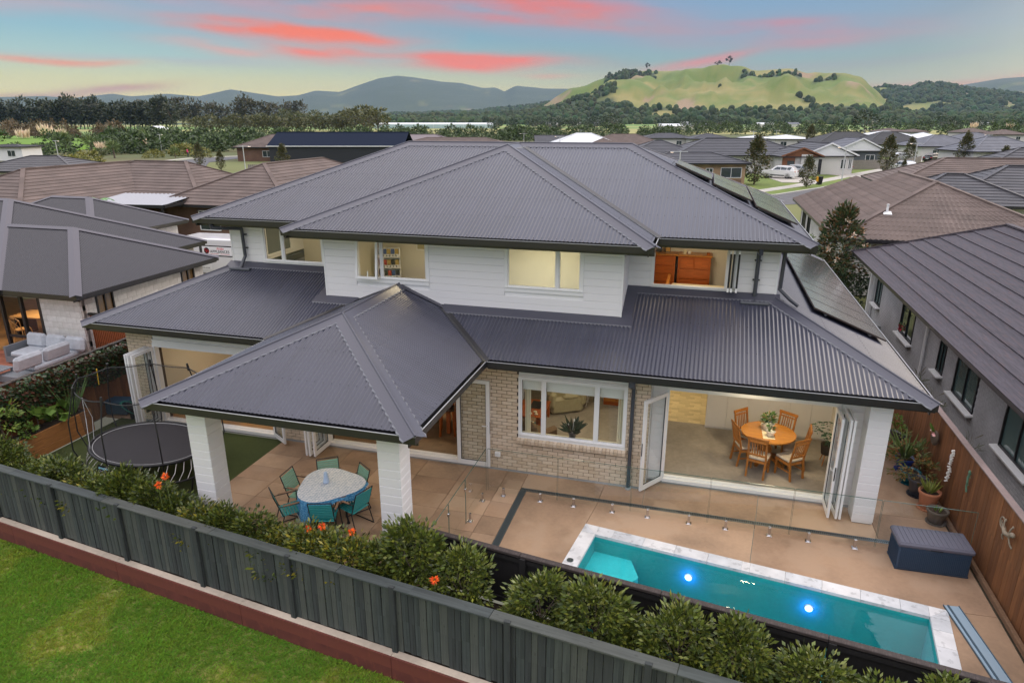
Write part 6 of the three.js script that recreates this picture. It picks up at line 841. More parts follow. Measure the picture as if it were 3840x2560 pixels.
// ---------- left neighbour ----------
{
  const t = thing('white_block_house', 'white block bungalow with dark corrugated roof left of the main house', 'house'), h = 2.72, p = 0.45, iron = phy([0.026, 0.025, 0.034], 0.5, { clearcoat: 0.1, clearcoatRoughness: 0.4 }), capM = std([0.075, 0.07, 0.09], 0.5);
  for (const [x0, x1, z0, z1] of [[-30, -16.55, -9.2, -2.68], [-34, -19.55, -12.25, -2.6], [-33.5, -25.0, -17.6, -11.4]]) {
    const q = hipParts(x0, x1, z0, z1, h, p), r = groupPart('hip_roof', t); for (const pl of q.planes) meshOf('roof_sheet', corrugated(pl, 0.0845, 0.0095, 4), iron, r);
    for (const [a, b] of q.caps) { const m = mb(), lift = V(0, 0.035, 0); const d = b.clone().sub(a).normalize(), sd = V(0, 1, 0).cross(d).normalize(); for (const s of [-1, 1]) { const slope = Math.abs(d.y) > 0.05 ? -0.31 : -p; m.quad(a.clone().add(lift), b.clone().add(lift), b.clone().add(lift).addScaledVector(sd, s * 0.17).add(V(0, slope * 0.17, 0)), a.clone().add(lift).addScaledVector(sd, s * 0.17).add(V(0, slope * 0.17, 0))); } m.build('hip_cap', capM, r); }
    for (const [a, b, inn] of [[V(x0, h, z1), V(x1, h, z1), V(0, 0, -1)], [V(x1, h, z1), V(x1, h, z0), V(-1, 0, 0)]]) { const m = mb(), l = mb(); gutterRun(m, l, a, b, inn); m.build('gutter', M.gutter, r); }
    mb().bx(x0, h - 0.2, z0, x1 - 0.13, h - 0.19, z1 - 0.13).build('soffit_board', M.soffit, r);
  }
  const y0 = 0.25, yt = h - 0.2, O1 = [-20.4, -18.78, 0.3, yt - 0.05], S1 = [-4.55, -3.85, 0.9, yt - 0.05], S2 = [-8.4, -7.7, 0.9, yt - 0.05];
  blockWall(t, 'x', -18.76, -17.12, y0, yt, -3.24, 1, [], 0.39, 0.19, 0.008, M.whiteBlock, M.blockJoint, 300, 'block', -17); blockWall(t, 'z', -8.9, -3.25, y0, yt, -17.12, 1, [S1, S2], 0.39, 0.19, 0.008, M.whiteBlock, M.blockJoint, 150, 'block', -3.2);
  blockWall(t, 'z', -12, -9.2, y0, yt, -20.1, 1, [], 0.39, 0.19, 0.008, M.whiteBlock, M.blockJoint, 0); blockWall(t, 'z', -17.3, -12.2, y0, yt, -25.55, 1, [], 0.39, 0.19, 0.008, M.whiteBlock, M.blockJoint, 0);
  const amber = phy([0.16, 0.09, 0.03], 0.1, { clearcoat: 1 });
  for (const S of [S1, S2]) windowOn(t, -17.13, (S[2] + S[3]) / 2, (S[0] + S[1]) / 2, S[1] - S[0], S[3] - S[2], Math.PI / 2, M.black, amber, 1);
  // sliding doors to the deck, dining room inside
  const sl = groupPart('sliding_door', t); for (const x of [-24, -22.2, -20.4, -19.55, -18.78]) mb().bx(x - 0.05, 0.45, -3.32, x + 0.05, yt, -3.22).build('door_frame', M.black, sl); mb().bx(-24, yt - 0.12, -3.33, -18.76, yt, -3.21).bx(-20.4, 0.95, -3.3, -18.78, 1.03, -3.24).build('door_rail', M.black, sl); mb().quad(V(-19.5, 0.47, -3.27), V(-18.83, 0.47, -3.27), V(-18.83, yt - 0.1, -3.27), V(-19.5, yt - 0.1, -3.27)).build('pane', M.glass, sl);
  mb().bx(-30, 0.2, -8.9, -17.35, 0.45, -3.35).build('inner_floor', M.floorOrange, t); mb().bx(-30, 0.45, -8.95, -17.35, yt, -8.8).bx(-30.1, 0.45, -8.9, -30, yt, -2.9).bx(-17.5, 0.45, -8.9, -17.33, yt, -3.5).build('inner_wall', M.innerWall, t); mb().bx(-30, yt - 0.02, -8.9, -17.35, yt, -3.35).build('inner_ceiling', M.ceil, t);
  ceilingLight(-20.6, yt - 0.02, -4.9, 0.5, 34, 'round ceiling light in the left neighbour dining room');
  const w = std(k8([0.5, 0.27, 0.1]), 0.4, { map: TX.grainH }), tb = thing('long_dining_table', 'long timber dining table inside the left neighbour glass doors', 'table', [-20.6, 0.45, -5.0], 0.1); mb().box(0, 0.74, 0, 2.4, 0.05, 0.95, 0, 0, 0, 0.01).build('tabletop', w, tb); for (const s of [-1, 1]) mb().box(s * 1.05, 0.36, 0, 0.08, 0.72, 0.8).build('leg', M.black, tb);
  const be = thing('timber_bench', 'timber bench behind the left neighbour glass door', 'bench', [-19.3, 0.45, -4.75], 0.1); mb().box(0, 0.44, 0, 0.4, 0.045, 1.5, 0, 0, 0, 0.01).build('seat', w, be); for (const s of [-1, 1]) mb().box(0, 0.21, s * 0.65, 0.34, 0.42, 0.05).build('leg', M.black, be);
  const cr = (x, z, a, lb) => { const c = thing('cross_back_chair', lb, 'chair', [x, 0.45, z], a, 'cross back chairs in the left neighbour dining room'); mb().cyl(V(0, 0.44, 0), V(0, 0.47, 0), 0.22, 0.22, 20).build('seat', w, c); for (const [i, j] of [[-1, 1], [1, 1], [-1, -1], [1, -1]]) mb().tube([V(i * 0.17, 0.45, j * 0.16), V(i * 0.22, 0, j * 0.22)], 0.017, 6).build('leg', w, c); mb().tube([V(-0.2, 0.45, -0.18), V(-0.22, 0.8, -0.24), V(-0.1, 0.9, -0.26), V(0.1, 0.9, -0.26), V(0.22, 0.8, -0.24), V(0.2, 0.45, -0.18)], 0.017, 6).build('back_hoop', w, c); mb().tube([V(-0.2, 0.5, -0.19), V(0.19, 0.82, -0.25)], 0.01, 5).tube([V(0.2, 0.5, -0.19), V(-0.19, 0.82, -0.25)], 0.01, 5).build('cross_brace', w, c); mb().tube([V(-0.2, 0.2, 0.2), V(0.2, 0.2, 0.2)], 0.01, 5).build('stretcher', w, c); };
  cr(-20.9, -4.15, Math.PI, 'cross back chair nearest the deck in the left neighbour room'); cr(-20.2, -5.75, 0.1, 'cross back chair behind the left neighbour table, right'); cr(-21.0, -5.8, 0.1, 'cross back chair behind the left neighbour table, left');
  // deck with boards
  const dk = groupPart('deck', scene); setting(dk, 'reddish timber deck of the left neighbour'); const dm = [[0.27, 0.095, 0.06], [0.24, 0.085, 0.055], [0.3, 0.11, 0.07]].map((c) => std(k8(c), 0.45, { map: TX.grainH })), dg = chamferBox(12, 0.03, 0.136, 0.004); for (let z = -3.2, k = 0; z < 2.6; z += 0.142, k++) { const o = meshOf('deck_board', dg, dm[(k * 5) % 3], dk); o.position.set(-20.2, 0.435, z + 0.07); } mb().bx(-26.2, -0.05, -3.2, -14.3, 0.41, 2.6).build('deck_base', M.black, dk);
  // outdoor corner sofa
  const so = thing('outdoor_corner_sofa', 'pale grey cushioned corner sofa on the neighbour deck', 'sofa', [-17.75, 0.45, -2.6]), fr = std([0.16, 0.17, 0.19], 0.5), cu = M.greyFab; mb().bx(-1.55, 0.05, -0.5, 0.6, 0.24, 0.38).bx(-0.25, 0.05, 0.38, 0.6, 0.24, 1.75).build('frame', fr, so); for (let k = 0; k < 2; k++) mb().box(-1.02 + k * 0.82, 0.32, -0.03, 0.8, 0.16, 0.8, 0, 0, 0, 0.05).build('seat_cushion', cu, so); mb().box(0.2, 0.32, 0.35, 0.78, 0.16, 2.6 - 0.9, 0, 0, 0, 0.05).build('seat_cushion', cu, so); for (let k = 0; k < 3; k++) mb().box(-1.1 + k * 0.78, 0.6, -0.37, 0.76, 0.46, 0.2, -0.2, 0, 0, 0.08).build('back_cushion', cu, so); for (let k = 0; k < 2; k++) mb().box(0.5, 0.6, 0.35 + k * 0.95, 0.2, 0.46, 0.9, 0, 0, -0.2, 0.08).build('back_cushion', cu, so); mb().bx(-1.62, 0.05, -0.5, -1.54, 0.56, 0.38).build('armrest', fr, so);
  const ot = thing('deck_coffee_table', 'low slatted grey table on the neighbour deck', 'coffee table', [-18.35, 0.45, -0.9]); for (let k = 0; k < 6; k++) mb().box(-0.42 + k * 0.168, 0.36, 0, 0.155, 0.03, 0.8, 0, 0, 0, 0.004).build('slat', fr, ot); for (const i of [-1, 1]) for (const j of [-1, 1]) mb().box(i * 0.46, 0.17, j * 0.36, 0.06, 0.34, 0.06).build('leg', fr, ot);
  const vp = thing('deck_pot_plant', 'white round pot with a russet plant on the low deck table', 'plant', [-18.4, 0.83, -0.95]); mb().lathe([[0, 0], [0.08, 0.0], [0.14, 0.08], [0.12, 0.19], [0.08, 0.22], [0, 0.2]], 20).build('pot', M.pot, vp); meshOf('leaves', leafGeom(120, 71, (r) => { const q = r() * 6.28, u = r(); return { p: V(Math.cos(q) * 0.12 * u, 0.22 + 0.16 * r(), Math.sin(q) * 0.12 * u), d: V(Math.cos(q), 0.8, Math.sin(q)) }; }, 0.09, 0.045, [[0.1, 0.03, 0.02], [0.07, 0.05, 0.02], [0.12, 0.06, 0.03]]), leafMat('pot'), vp);
  const sc = thing('slatted_screen', 'red brown vertical slat screen beside the neighbour wall', 'screen', [-16.6, 0, -3.5], 0.0), sm = std(k8([0.26, 0.075, 0.025]), 0.5, { map: TX.grainV }); for (let k = 0; k < 24; k++) mb().box(-0.45 + k * 0.07 * 1.05, 1.0, 0, 0.042, 1.75, 0.03).build('slat', sm, sc); mb().bx(-0.5, 1.88, -0.05, 1.35, 1.95, 0.05).build('cap_board', M.black, sc); mb().bx(-0.5, 0.12, -0.03, 1.35, 1.88, -0.02).build('backing', M.black, sc);
  // open lots around the houses
  setting(mb().quad(V(-120, -0.07, -14.6), V(-120, -0.07, fenceZ(-120)), V(-14.04, -0.07, fenceZ(-14.04)), V(-14.04, -0.07, -14.6)).build('ground', std(k8([0.13, 0.11, 0.075]), 1, { map: TX.mott })), 'bare ground of the left lots'); setting(mb().quad(V(6.9, -0.07, -14.6), V(6.9, -0.07, 6), V(120, -0.07, 20), V(120, -0.07, -14.6)).build('ground', std(k8([0.13, 0.11, 0.075]), 1, { map: TX.mott })), 'bare ground of the right lots');
}
// ---------- right neighbours ----------
{
  const h = 2.5, x0 = 7.8, x1 = 15.8, q = hipParts(x0, x1, -18.4, 14, h, 0.46), t = thing('grey_brick_house', 'grey painted brick house with dark shake roof right of the fence', 'house'), r = groupPart('shake_roof', t);
  for (const pl of q.planes) tilePlane(r, pl, { c: 0.44, mats: M.shake, name: 'shake_course', t: 0.035 }); for (const [a, b] of q.caps) { const m = mb(); capBeam(m, a, b, 0.2, 0.06); m.build('hip_cap', M.shake[0], r); }
  { const m = mb(), l = mb(); gutterRun(m, l, V(x0, h + 0.01, 10), V(x0, h + 0.01, -18.4), V(1, 0, 0), 0.11); m.build('gutter', M.gutter, r); l.build('gutter_lip', std([0.6, 0.58, 0.55], 0.25, { metalness: 0.6 }), r); const m2 = mb(), l2 = mb(); gutterRun(m2, l2, V(x0, h + 0.01, -18.4), V(x1, h + 0.01, -18.4), V(0, 0, 1), 0.11); m2.build('gutter', M.gutter, r); }
  mb().bx(x0 + 0.13, h - 0.18, -18.2, x1, h - 0.17, 10).build('soffit_board', M.soffit, r);
  const yt = h - 0.17, W = [[-16.2, -15.3, 0.9, 2.15], [-12.3, -10.7, 0.85, 2.15], [-8.1, -7.5, 0.95, 2.15], [-6.6, -5.0, 0.85, 2.15], [-3.3, -1.6, 0.85, 2.15], [1.2, 3.0, 0.85, 2.15]];
  blockWall(t, 'z', -17.6, 6, 0.12, yt, 8.45, -1, W, 0.23, 0.0755, 0.0105, M.greyBrick, M.greyJoint, 300, 'brick', -1); blockWall(t, 'x', 8.45, 15, 0.12, yt, -17.6, -1, [], 0.23, 0.0755, 0.0105, M.greyBrick, M.greyJoint, 0, 'brick');
  W.forEach(([a, b, y0, y1], i) => { windowOn(t, 8.47, (y0 + y1) / 2, (a + b) / 2, b - a, y1 - y0, -Math.PI / 2, M.black, i === 1 ? M.glassDark : M.paneDim, 1); mb().box(8.38, y0 - 0.03, (a + b) / 2, 0.2, 0.06, b - a + 0.14, 0, 0, 0.12, 0.01).build('window_sill', M.white, t); });
  mb().bx(8.4, 0, -17.7, 15, 0.12, 6).build('footing', M.found, t); mb().tube([V(8.0, h - 0.12, -9.2), V(8.15, h - 0.35, -9.2), V(8.38, h - 0.5, -9.2), V(8.38, 0, -9.2)], 0.045, 10).build('downpipe', M.white, t); mb().box(8.3, 1.1, -16.5, 0.12, 2.1, 0.14).build('verandah_post', M.white, t); mb().bx(8.2, 0, -15.4, 8.44, 0.35, -14.6).build('door_step', M.found, t);
  meshOf('red_flowers', leafGeom(40, 81, (rr) => ({ p: V(8.36 + rr() * 0.08, 0.95 + rr() * 0.22, -12.1 + rr() * 0.3), d: V(rr() - 0.5, rr(), rr() - 0.5) }), 0.07, 0.05, [[0.5, 0.01, 0.05], [0.05, 0.1, 0.03]]), leafMat('pot'), t);
  const ck = thing('pink_bucket', 'bright pink bucket on the ground by the grey brick house', 'bucket', [7.75, -0.05, -15.6]); mb().lathe([[0, 0], [0.12, 0], [0.16, 0.28], [0.15, 0.28], [0, 0.02]], 18).build('bucket_body', std([0.6, 0.01, 0.3], 0.4), ck); mb().tube([V(-0.15, 0.27, 0), V(0, 0.38, 0), V(0.15, 0.27, 0)], 0.006, 5).build('handle', M.white, ck);
}
{
  const h = 2.7, t = thing('brown_tiled_house', 'brown scalloped tile roofed house behind the grey brick house', 'house'), r = groupPart('tiled_roof', t), q = hipParts(7.35, 17.75, -33, -20.6, h, 0.415, 'gh'), lines = [];
  for (const pl of q.planes) tilePlane(r, pl, { c: 0.4, mats: M.tileBrown, scallop: 0.22, t: 0.03 }); for (const [a, b] of q.caps) { const m = mb(); capBeam(m, a, b, 0.22, 0.08); m.build('hip_cap', M.tileBrown[0], r); }
  const A = V(7.35, h, -33), B = V(7.35, h, -37.6), C = V(11.1, h + 3.75 * 0.415, -37.6), D = V(11.1, h + 3.75 * 0.415, -33); tilePlane(r, [A, B, C, D].reverse(), { c: 0.4, mats: M.tileBrown, scallop: 0.22 }); tilePlane(r, [V(14.85, h, -33), V(14.85, h, -37.6), C, D], { c: 0.4, mats: M.tileBrown, merge: true });
  { const m = mb(), l = mb(); gutterRun(m, l, V(7.35, h, -20.6), V(7.35, h, -37.6), V(1, 0, 0)); gutterRun(m, l, V(7.35, h, -20.6), V(17.7, h, -20.6), V(0, 0, -1)); m.build('gutter', M.gutter, r); l.build('gutter_lip', M.gutterLip, r); }
  blockWall(t, 'z', -37.2, -21.2, 0, h - 0.18, 7.95, -1, [[-36, -34.6, 0.8, 2.1], [-33.4, -32.4, 0.2, 2.1], [-27.5, -26, 0.9, 2.1], [-24.2, -23.2, 0.9, 2.1]], 0.23, 0.0755, 0.0105, M.whiteBlock, M.blockJoint, 0, 'brick'); for (const [a, b, y0] of [[-36, -34.6, 0.8], [-33.4, -32.4, 0.2], [-27.5, -26, 0.9], [-24.2, -23.2, 0.9]]) windowOn(t, 7.93, (y0 + 2.1) / 2, (a + b) / 2, b - a, 2.1 - y0, -Math.PI / 2, M.black, M.glassDark);
  mb().bx(7.95, 0, -37.2, 17, h - 0.18, -37).bx(8, 0, -21.4, 17.2, h - 0.18, -21.2).build('rear_wall', M.whiteBlock[0], t);
  const v = groupPart('roof_vent', t); mb().cyl(V(9.9, 3.55, -22.9), V(9.9, 4.0, -22.9), 0.055, 0.055, 12).build('vent_pipe', M.white, v); mb().cyl(V(9.9, 4.0, -22.9), V(9.9, 4.05, -22.9), 0.08, 0.05, 12).build('vent_cowl', M.white, v); mb().box(9.9, 3.64, -22.8, 0.36, 0.03, 0.3, 0.39).build('vent_flashing', M.white, v);
}
// generic house: list of roof rectangles in its own frame, walls below
function simpleHouse(name, label, pos, turn, rects, o) {
  const t = thing(name, label, 'house', pos, turn, o.group), { h = 2.7, p = 0.42, mats, wall, near = false, win = [] } = o;
  for (const [x0, x1, z0, z1, ends = 'hh', dh = 0] of rects) {
    const q = hipParts(x0, x1, z0, z1, h + dh, p, ends), r = groupPart('roof', t); for (const pl of q.planes) tilePlane(r, pl, { c: near ? 0.4 : 0.6, mats, merge: !near, t: o.smooth ? 0.004 : near ? 0.03 : 0.045 }); for (const [a, b] of q.caps) { const m = mb(); capBeam(m, a, b, 0.25, 0.08); m.build('ridge_cap', o.cap ?? mats[0], r); }
    const g = mb(); g.bx(x0, h + dh - 0.16, z1 - 0.05, x1, h + dh, z1 + 0.03).bx(x0 - 0.03, h + dh - 0.16, z0, x0 + 0.05, h + dh, z1).bx(x1 - 0.05, h + dh - 0.16, z0, x1 + 0.03, h + dh, z1); g.build('gutter', o.gut ?? M.gutter, r);
    const w = mb(); w.bx(x0 + 0.55, 0, z0 + 0.5, x1 - 0.55, h + dh - 0.1, z1 - 0.55); w.build('wall', wall, t);
    const fe = (e, zz, s) => { if (e !== 'g') return; }; if (ends !== 'hh') { const al = x1 - x0 >= z1 - z0, gw = mb(); if (al) { for (const [i, x] of [[0, x0], [1, x1]]) if (ends[i] === 'g') gw.tri(V(x + (i ? -0.3 : 0.3), h + dh - 0.1, z1 - 0.3), V(x + (i ? -0.3 : 0.3), h + dh - 0.1, z0 + 0.3), V(x + (i ? -0.3 : 0.3), q.y - 0.1, (z0 + z1) / 2)); } else for (const [i, z] of [[0, z0], [1, z1]]) if (ends[i] === 'g') { gw.tri(V(x0 + 0.3, h + dh - 0.12, z + (i ? -0.3 : 0.3)), V(x1 - 0.3, h + dh - 0.12, z + (i ? -0.3 : 0.3)), V((x0 + x1) / 2, q.y - 0.12, z + (i ? -0.3 : 0.3))); gw.beam(V(x0, h + dh, z), V((x0 + x1) / 2, q.y, z), 0.05, 0.2); gw.beam(V(x1, h + dh, z), V((x0 + x1) / 2, q.y, z), 0.05, 0.2); } gw.build('gable_end', o.gable ?? wall, t); }
  }
  for (const [x, y, z, w, hh, tr = 0, lit] of win) windowOn(t, x, y, z, w, hh, tr, o.frame ?? M.white, lit ? o.litPane ?? M.paneDim : M.glassDark); return t;
}
M.tanBrick = std(k8([0.36, 0.24, 0.15]), 0.9, { map: TX.mott }); M.brownBrick = std(k8([0.15, 0.085, 0.06]), 0.9, { map: TX.mott }); M.tileDark = [std(k8([0.038, 0.037, 0.046]), 0.5, { map: TX.mott })]; M.tileGrey = [std(k8([0.1, 0.105, 0.13]), 0.55, { map: TX.mott })]; M.roofWhite = [std([0.62, 0.64, 0.67], 0.5)]; M.tileBlack = [std(k8([0.022, 0.022, 0.026]), 0.6, { map: TX.mott })]; M.wallGrey = std([0.09, 0.1, 0.11], 0.8); M.wallPale = std([0.6, 0.58, 0.55], 0.8); M.mauve = [std([0.15, 0.12, 0.13], 0.55)];
const T15 = 0.27;
simpleHouse('tiled_house', 'large brown tile roof house at the far left with a long ridge', [0, 0, 0], 0, [[-45.4, -35.6, -35.2, -16.6], [-45, -30.5, -35.2, -25.2]], { h: 2.6, p: 0.45, mats: M.tileBrown, wall: M.brownBrick, near: true, group: 'brown tiled houses' });
simpleHouse('tiled_house', 'brown tile roofed brick house just behind the white van', [0, 0, 0], 0, [[-33.2, -23, -42, -24]], { h: 2.6, p: 0.45, mats: M.tileBrown, wall: M.brownBrick, near: true, group: 'brown tiled houses', win: [[-29.4, 1.55, -24.54, 1.6, 1.3, 0], [-26.4, 1.6, -24.54, 2.2, 1.2, 0], [-24.6, 1.6, -24.54, 0.7, 1.2, 0]] });
simpleHouse('charcoal_house', 'charcoal tile roof house between the two brown roofs at the right', [0, 0, 0], 0, [[13.5, 22.5, -45.5, -37.6, 'hh', 0], [17.2, 42, -48.6, -39.2, 'hh', 0.15]], { h: 2.55, p: 0.43, mats: M.tileChar, wall: M.wallPale, near: true, group: 'charcoal tiled houses' });
simpleHouse('tiled_house', 'long brown tile roof house at the right behind the charcoal one', [0, 0, 0], 0, [[16.2, 48, -62.5, -51.5]], { h: 2.5, p: 0.38, mats: M.tileBrown, wall: M.wallPale, near: true, group: 'brown tiled houses' });
simpleHouse('charcoal_house', 'charcoal hip roof house at the right edge behind the long brown roof', [0, 0, 0], 0, [[27, 55, -77, -66], [33, 52, -84, -70, 'hh', 0.5]], { h: 2.7, p: 0.42, mats: M.tileChar, wall: M.wallPale, group: 'charcoal tiled houses' });
simpleHouse('brick_bungalow', 'tan brick bungalow with three white awning windows across the road', [1.5, 0, -76], T15, [[-8, 5.4, -8, 0]], { p: 0.28, mats: M.tileDark, wall: M.tanBrick, group: 'houses along the side street', win: [[3.1, 1.55, -0.5, 2.6, 1.25, 0], [0.4, 1.5, -0.5, 0.9, 1.2, 0]] });
{ const t = simpleHouse('slate_roofed_house', 'wide dark slate tile house with a cedar clad entry', [7.2, 0, -98], T15, [[-11, 9.5, -12, 0], [3.4, 9.6, -4, 4.2, 'hg', 0.02]], { p: 0.38, mats: M.tileDark, wall: M.whiteBlock[0], gable: std(k8([0.2, 0.075, 0.03]), 0.6, { map: TX.grainV }), group: 'houses along the side street' }); mb().bx(3.9, 0, 3.3, 5.6, 2.6, 3.75).build('cedar_wall', std(k8([0.2, 0.075, 0.03]), 0.6, { map: TX.grainV }), t); mb().bx(4.5, 0.05, 3.76, 5.5, 2.1, 3.8).build('entry_door', M.glassDark, t); mb().bx(6.4, 0, 3.4, 8.0, 3.0, 4.0).build('brick_pier', M.whiteBlock[1], t); }
{ const t = simpleHouse('white_gable_house', 'house with a white weatherboard gable and dark garage door', [18.4, 0, -99], T15, [[-3.8, 4.6, -14, 0, 'hg']], { p: 0.42, mats: M.tileDark, wall: M.wallPale, gable: M.white, group: 'houses along the side street', win: [[2.6, 1.5, -0.5, 0.8, 1.4, 0], [3.6, 1.5, -0.5, 0.5, 1.4, 0]] }); mb().bx(-3.0, 0.03, -0.5, -0.6, 2.2, -0.46).build('garage_door', M.tileBlack[0], t); }
for (const [n, lb, x, z, w, d, p, mt, wl, e] of [
  ['black_roofed_house', 'black hip roof house behind the white gable, left of the pair', 33.3, -162, 17, 12, 0.4, M.tileBlack, M.wallPale], ['grey_gable_house', 'dark grey weatherboard house with a gable facing the street', 27, -121, 9, 11, 0.45, M.tileGrey, M.wallGrey, 'hg'], ['black_roofed_house', 'black hip roof house behind the street trees, right of the pair', 41.5, -158, 15, 12, 0.42, M.tileBlack, M.wallPale],
  ['white_roofed_house', 'white roof house far behind the street lamps at the right', 62.4, -259, 14, 12, 0.2, M.roofWhite, M.wallPale], ['white_roofed_house', 'pale blue white roof house behind the black roofs', 57.2, -192, 11, 12, 0.33, M.roofWhite, M.wallPale], ['grey_tiled_house', 'grey slate roof house with a white front gable and tall window', 48.8, -148, 13, 11, 0.38, M.tileGrey, M.wallPale, 'hh'], ['grey_tiled_house', 'grey slate roof house with rooftop solar at the right', 67.3, -188, 13, 11, 0.36, M.tileGrey, M.wallPale], ['grey_tiled_house', 'slate roof house with a white porch gable at the right edge', 51, -124, 14, 11, 0.42, M.tileGrey, M.wallPale],
  ['white_roofed_house', 'white low roof house behind the slate roof, right one', 23.6, -197, 11, 11, 0.18, M.roofWhite, M.wallPale], ['white_roofed_house', 'white low roof house behind the slate roof, left one', 15.5, -200, 8, 10, 0.16, M.roofWhite, M.wallPale], ['charcoal_house', 'charcoal roof house far behind the solar panels', 2.1, -191, 12, 11, 0.24, M.tileDark, M.wallPale],
  ['tiled_house', 'far brown roof below the pine tree', 79.4, -334, 13, 11, 0.24, [M.tileBrown[0]], M.wallPale], ['tiled_house', 'far brown roof right of the pine tree', 87, -325, 9, 11, 0.26, [M.tileBrown[0]], M.wallPale], ['tiled_house', 'far brown roof near the willow at the right', 108.4, -324, 13, 11, 0.3, [M.tileBrown[0]], M.wallPale], ['tiled_house', 'far brown roof at the right edge below the bank', 104.9, -278, 12, 11, 0.3, [M.tileBrown[0]], M.wallPale],
  ['white_roofed_house', 'large white metal roof house behind the main ridge', -24.4, -139, 15, 12, 0.38, M.roofWhite, M.wallPale], ['dark_gable_house', 'dark roofed house left of the large white roof', -33.2, -151, 11, 10, 0.3, M.tileDark, M.brownBrick, 'gg'], ['tiled_house', 'brown roof house right of the large white roof', -15.6, -141, 17, 12, 0.34, [M.tileBrown[0]], M.wallPale], ['charcoal_house', 'charcoal roof house just behind the right end of the main ridge', -5, -97.6, 12, 11, 0.36, M.tileDark, M.wallPale], ['charcoal_house', 'charcoal roof house further behind the brown roof', -10, -196, 15, 11, 0.24, M.tileDark, M.wallPale],
  ['mauve_roofed_house', 'mauve metal roof house behind the navy shed', -62.1, -136, 18, 12, 0.3, M.mauve, M.wallPale], ['tiled_house', 'low brown tile house behind the left end of the main ridge', -52, -131, 24, 11, 0.24, [M.tileBrown[0]], M.brownBrick], ['tiled_house', 'brown tile house with a white roof vent behind the navy shed', -77.2, -108, 23, 12, 0.38, [M.tileBrown[0]], M.brownBrick], ['charcoal_house', 'charcoal roof corner at the far left edge', -68, -43.5, 12, 9, 0.3, M.tileDark, M.wallPale], ['small_white_house', 'small white flat roofed house at the left edge', -134, -94, 9, 7, 0.1, M.tileDark, M.white],
]) simpleHouse(n, lb, [x, -0.07, z], T15, [[-w / 2, w / 2, -d, 0, e ?? 'hh']], { p: p, mats: mt, wall: wl, smooth: mt === M.roofWhite || mt === M.mauve, group: 'houses of the suburb behind', gable: M.white, win: [[-w * 0.22, 1.4, -0.5, 1.8, 1.2, 0], [w * 0.2, 1.4, -0.5, 1.6, 1.2, 0]] });
{ // navy shed, its long slope towards us
  const t = thing('navy_shed', 'long dark navy building behind the left roofs', 'building', [-66.5, 0, -106], T15), nv = phy([0.014, 0.02, 0.038], 1, { specularIntensity: 0.15 }); mb().quad(V(-13, 3.0, 0), V(13, 3.0, 0), V(13, 5.4, -7), V(-13, 5.4, -7)).quad(V(13, 3, -14), V(-13, 3, -14), V(-13, 5.4, -7), V(13, 5.4, -7)).build('roof_slope', nv, t); mb().bx(-12.6, 0, -13.6, 12.6, 3.0, -0.3).build('wall', std([0.02, 0.022, 0.028], 0.7), t); mb().bx(-13.05, 2.9, -0.05, 13.05, 3.05, 0.08).build('gutter', M.white, t); mb().box(0, 5.42, -7, 26, 0.12, 0.4).build('ridge_cap', nv, t);
}
{ // rooftop solar of the far house, pergola, gate
  const p = thing('pergola', 'corrugated pergola roof over a lit doorway at the left', 'pergola', [-33.2, 0, -23.4], 0.12); meshOf('roof_sheet', corrugated([V(-4.2, 2.75, 1.6), V(2.4, 2.75, 1.6), V(2.4, 3.05, -2.2), V(-4.2, 3.05, -2.2)], 0.3, 0.03, 4), std([0.3, 0.31, 0.35], 0.4), p); mb().bx(-4.2, 2.6, 1.55, 2.4, 2.78, 1.65).bx(2.35, 2.6, -2.2, 2.45, 2.8, 1.6).build('beam', M.black, p); for (const x of [-4, 0, 2.2]) mb().bx(x - 0.06, 0, 1.45, x + 0.06, 2.6, 1.57).build('post', M.black, p); mb().bx(0.3, 0.1, -2.2, 1.6, 2.2, -2.1).build('timber_door', std(k8([0.45, 0.2, 0.05]), 0.5, { map: TX.grainV }), p);
  const g = thing('iron_gate', 'black wrought iron gate beside the rear corner of the house', 'gate', [6.35, 0, -33.5], 0.1); for (let k = 0; k < 12; k++) mb().cyl(V(-0.75 + k * 0.135, 0.1, 0), V(-0.75 + k * 0.135, 1.5 + 0.28 * Math.sin(k / 11 * Math.PI), 0), 0.012, 0.012, 6).build('bar', M.black, g); for (const y of [0.15, 1.2]) mb().bx(-0.8, y, -0.015, 0.8, y + 0.04, 0.015).build('rail', M.black, g); const arc = []; for (let k = 0; k <= 12; k++) arc.push(V(-0.8 + k * 0.133, 1.5 + 0.3 * Math.sin(k / 12 * Math.PI), 0)); mb().tube(arc, 0.02, 6).build('arched_rail', M.black, g); mb().bx(0.8, 0, -0.05, 0.92, 1.75, 0.05).build('post', M.black, g);
}
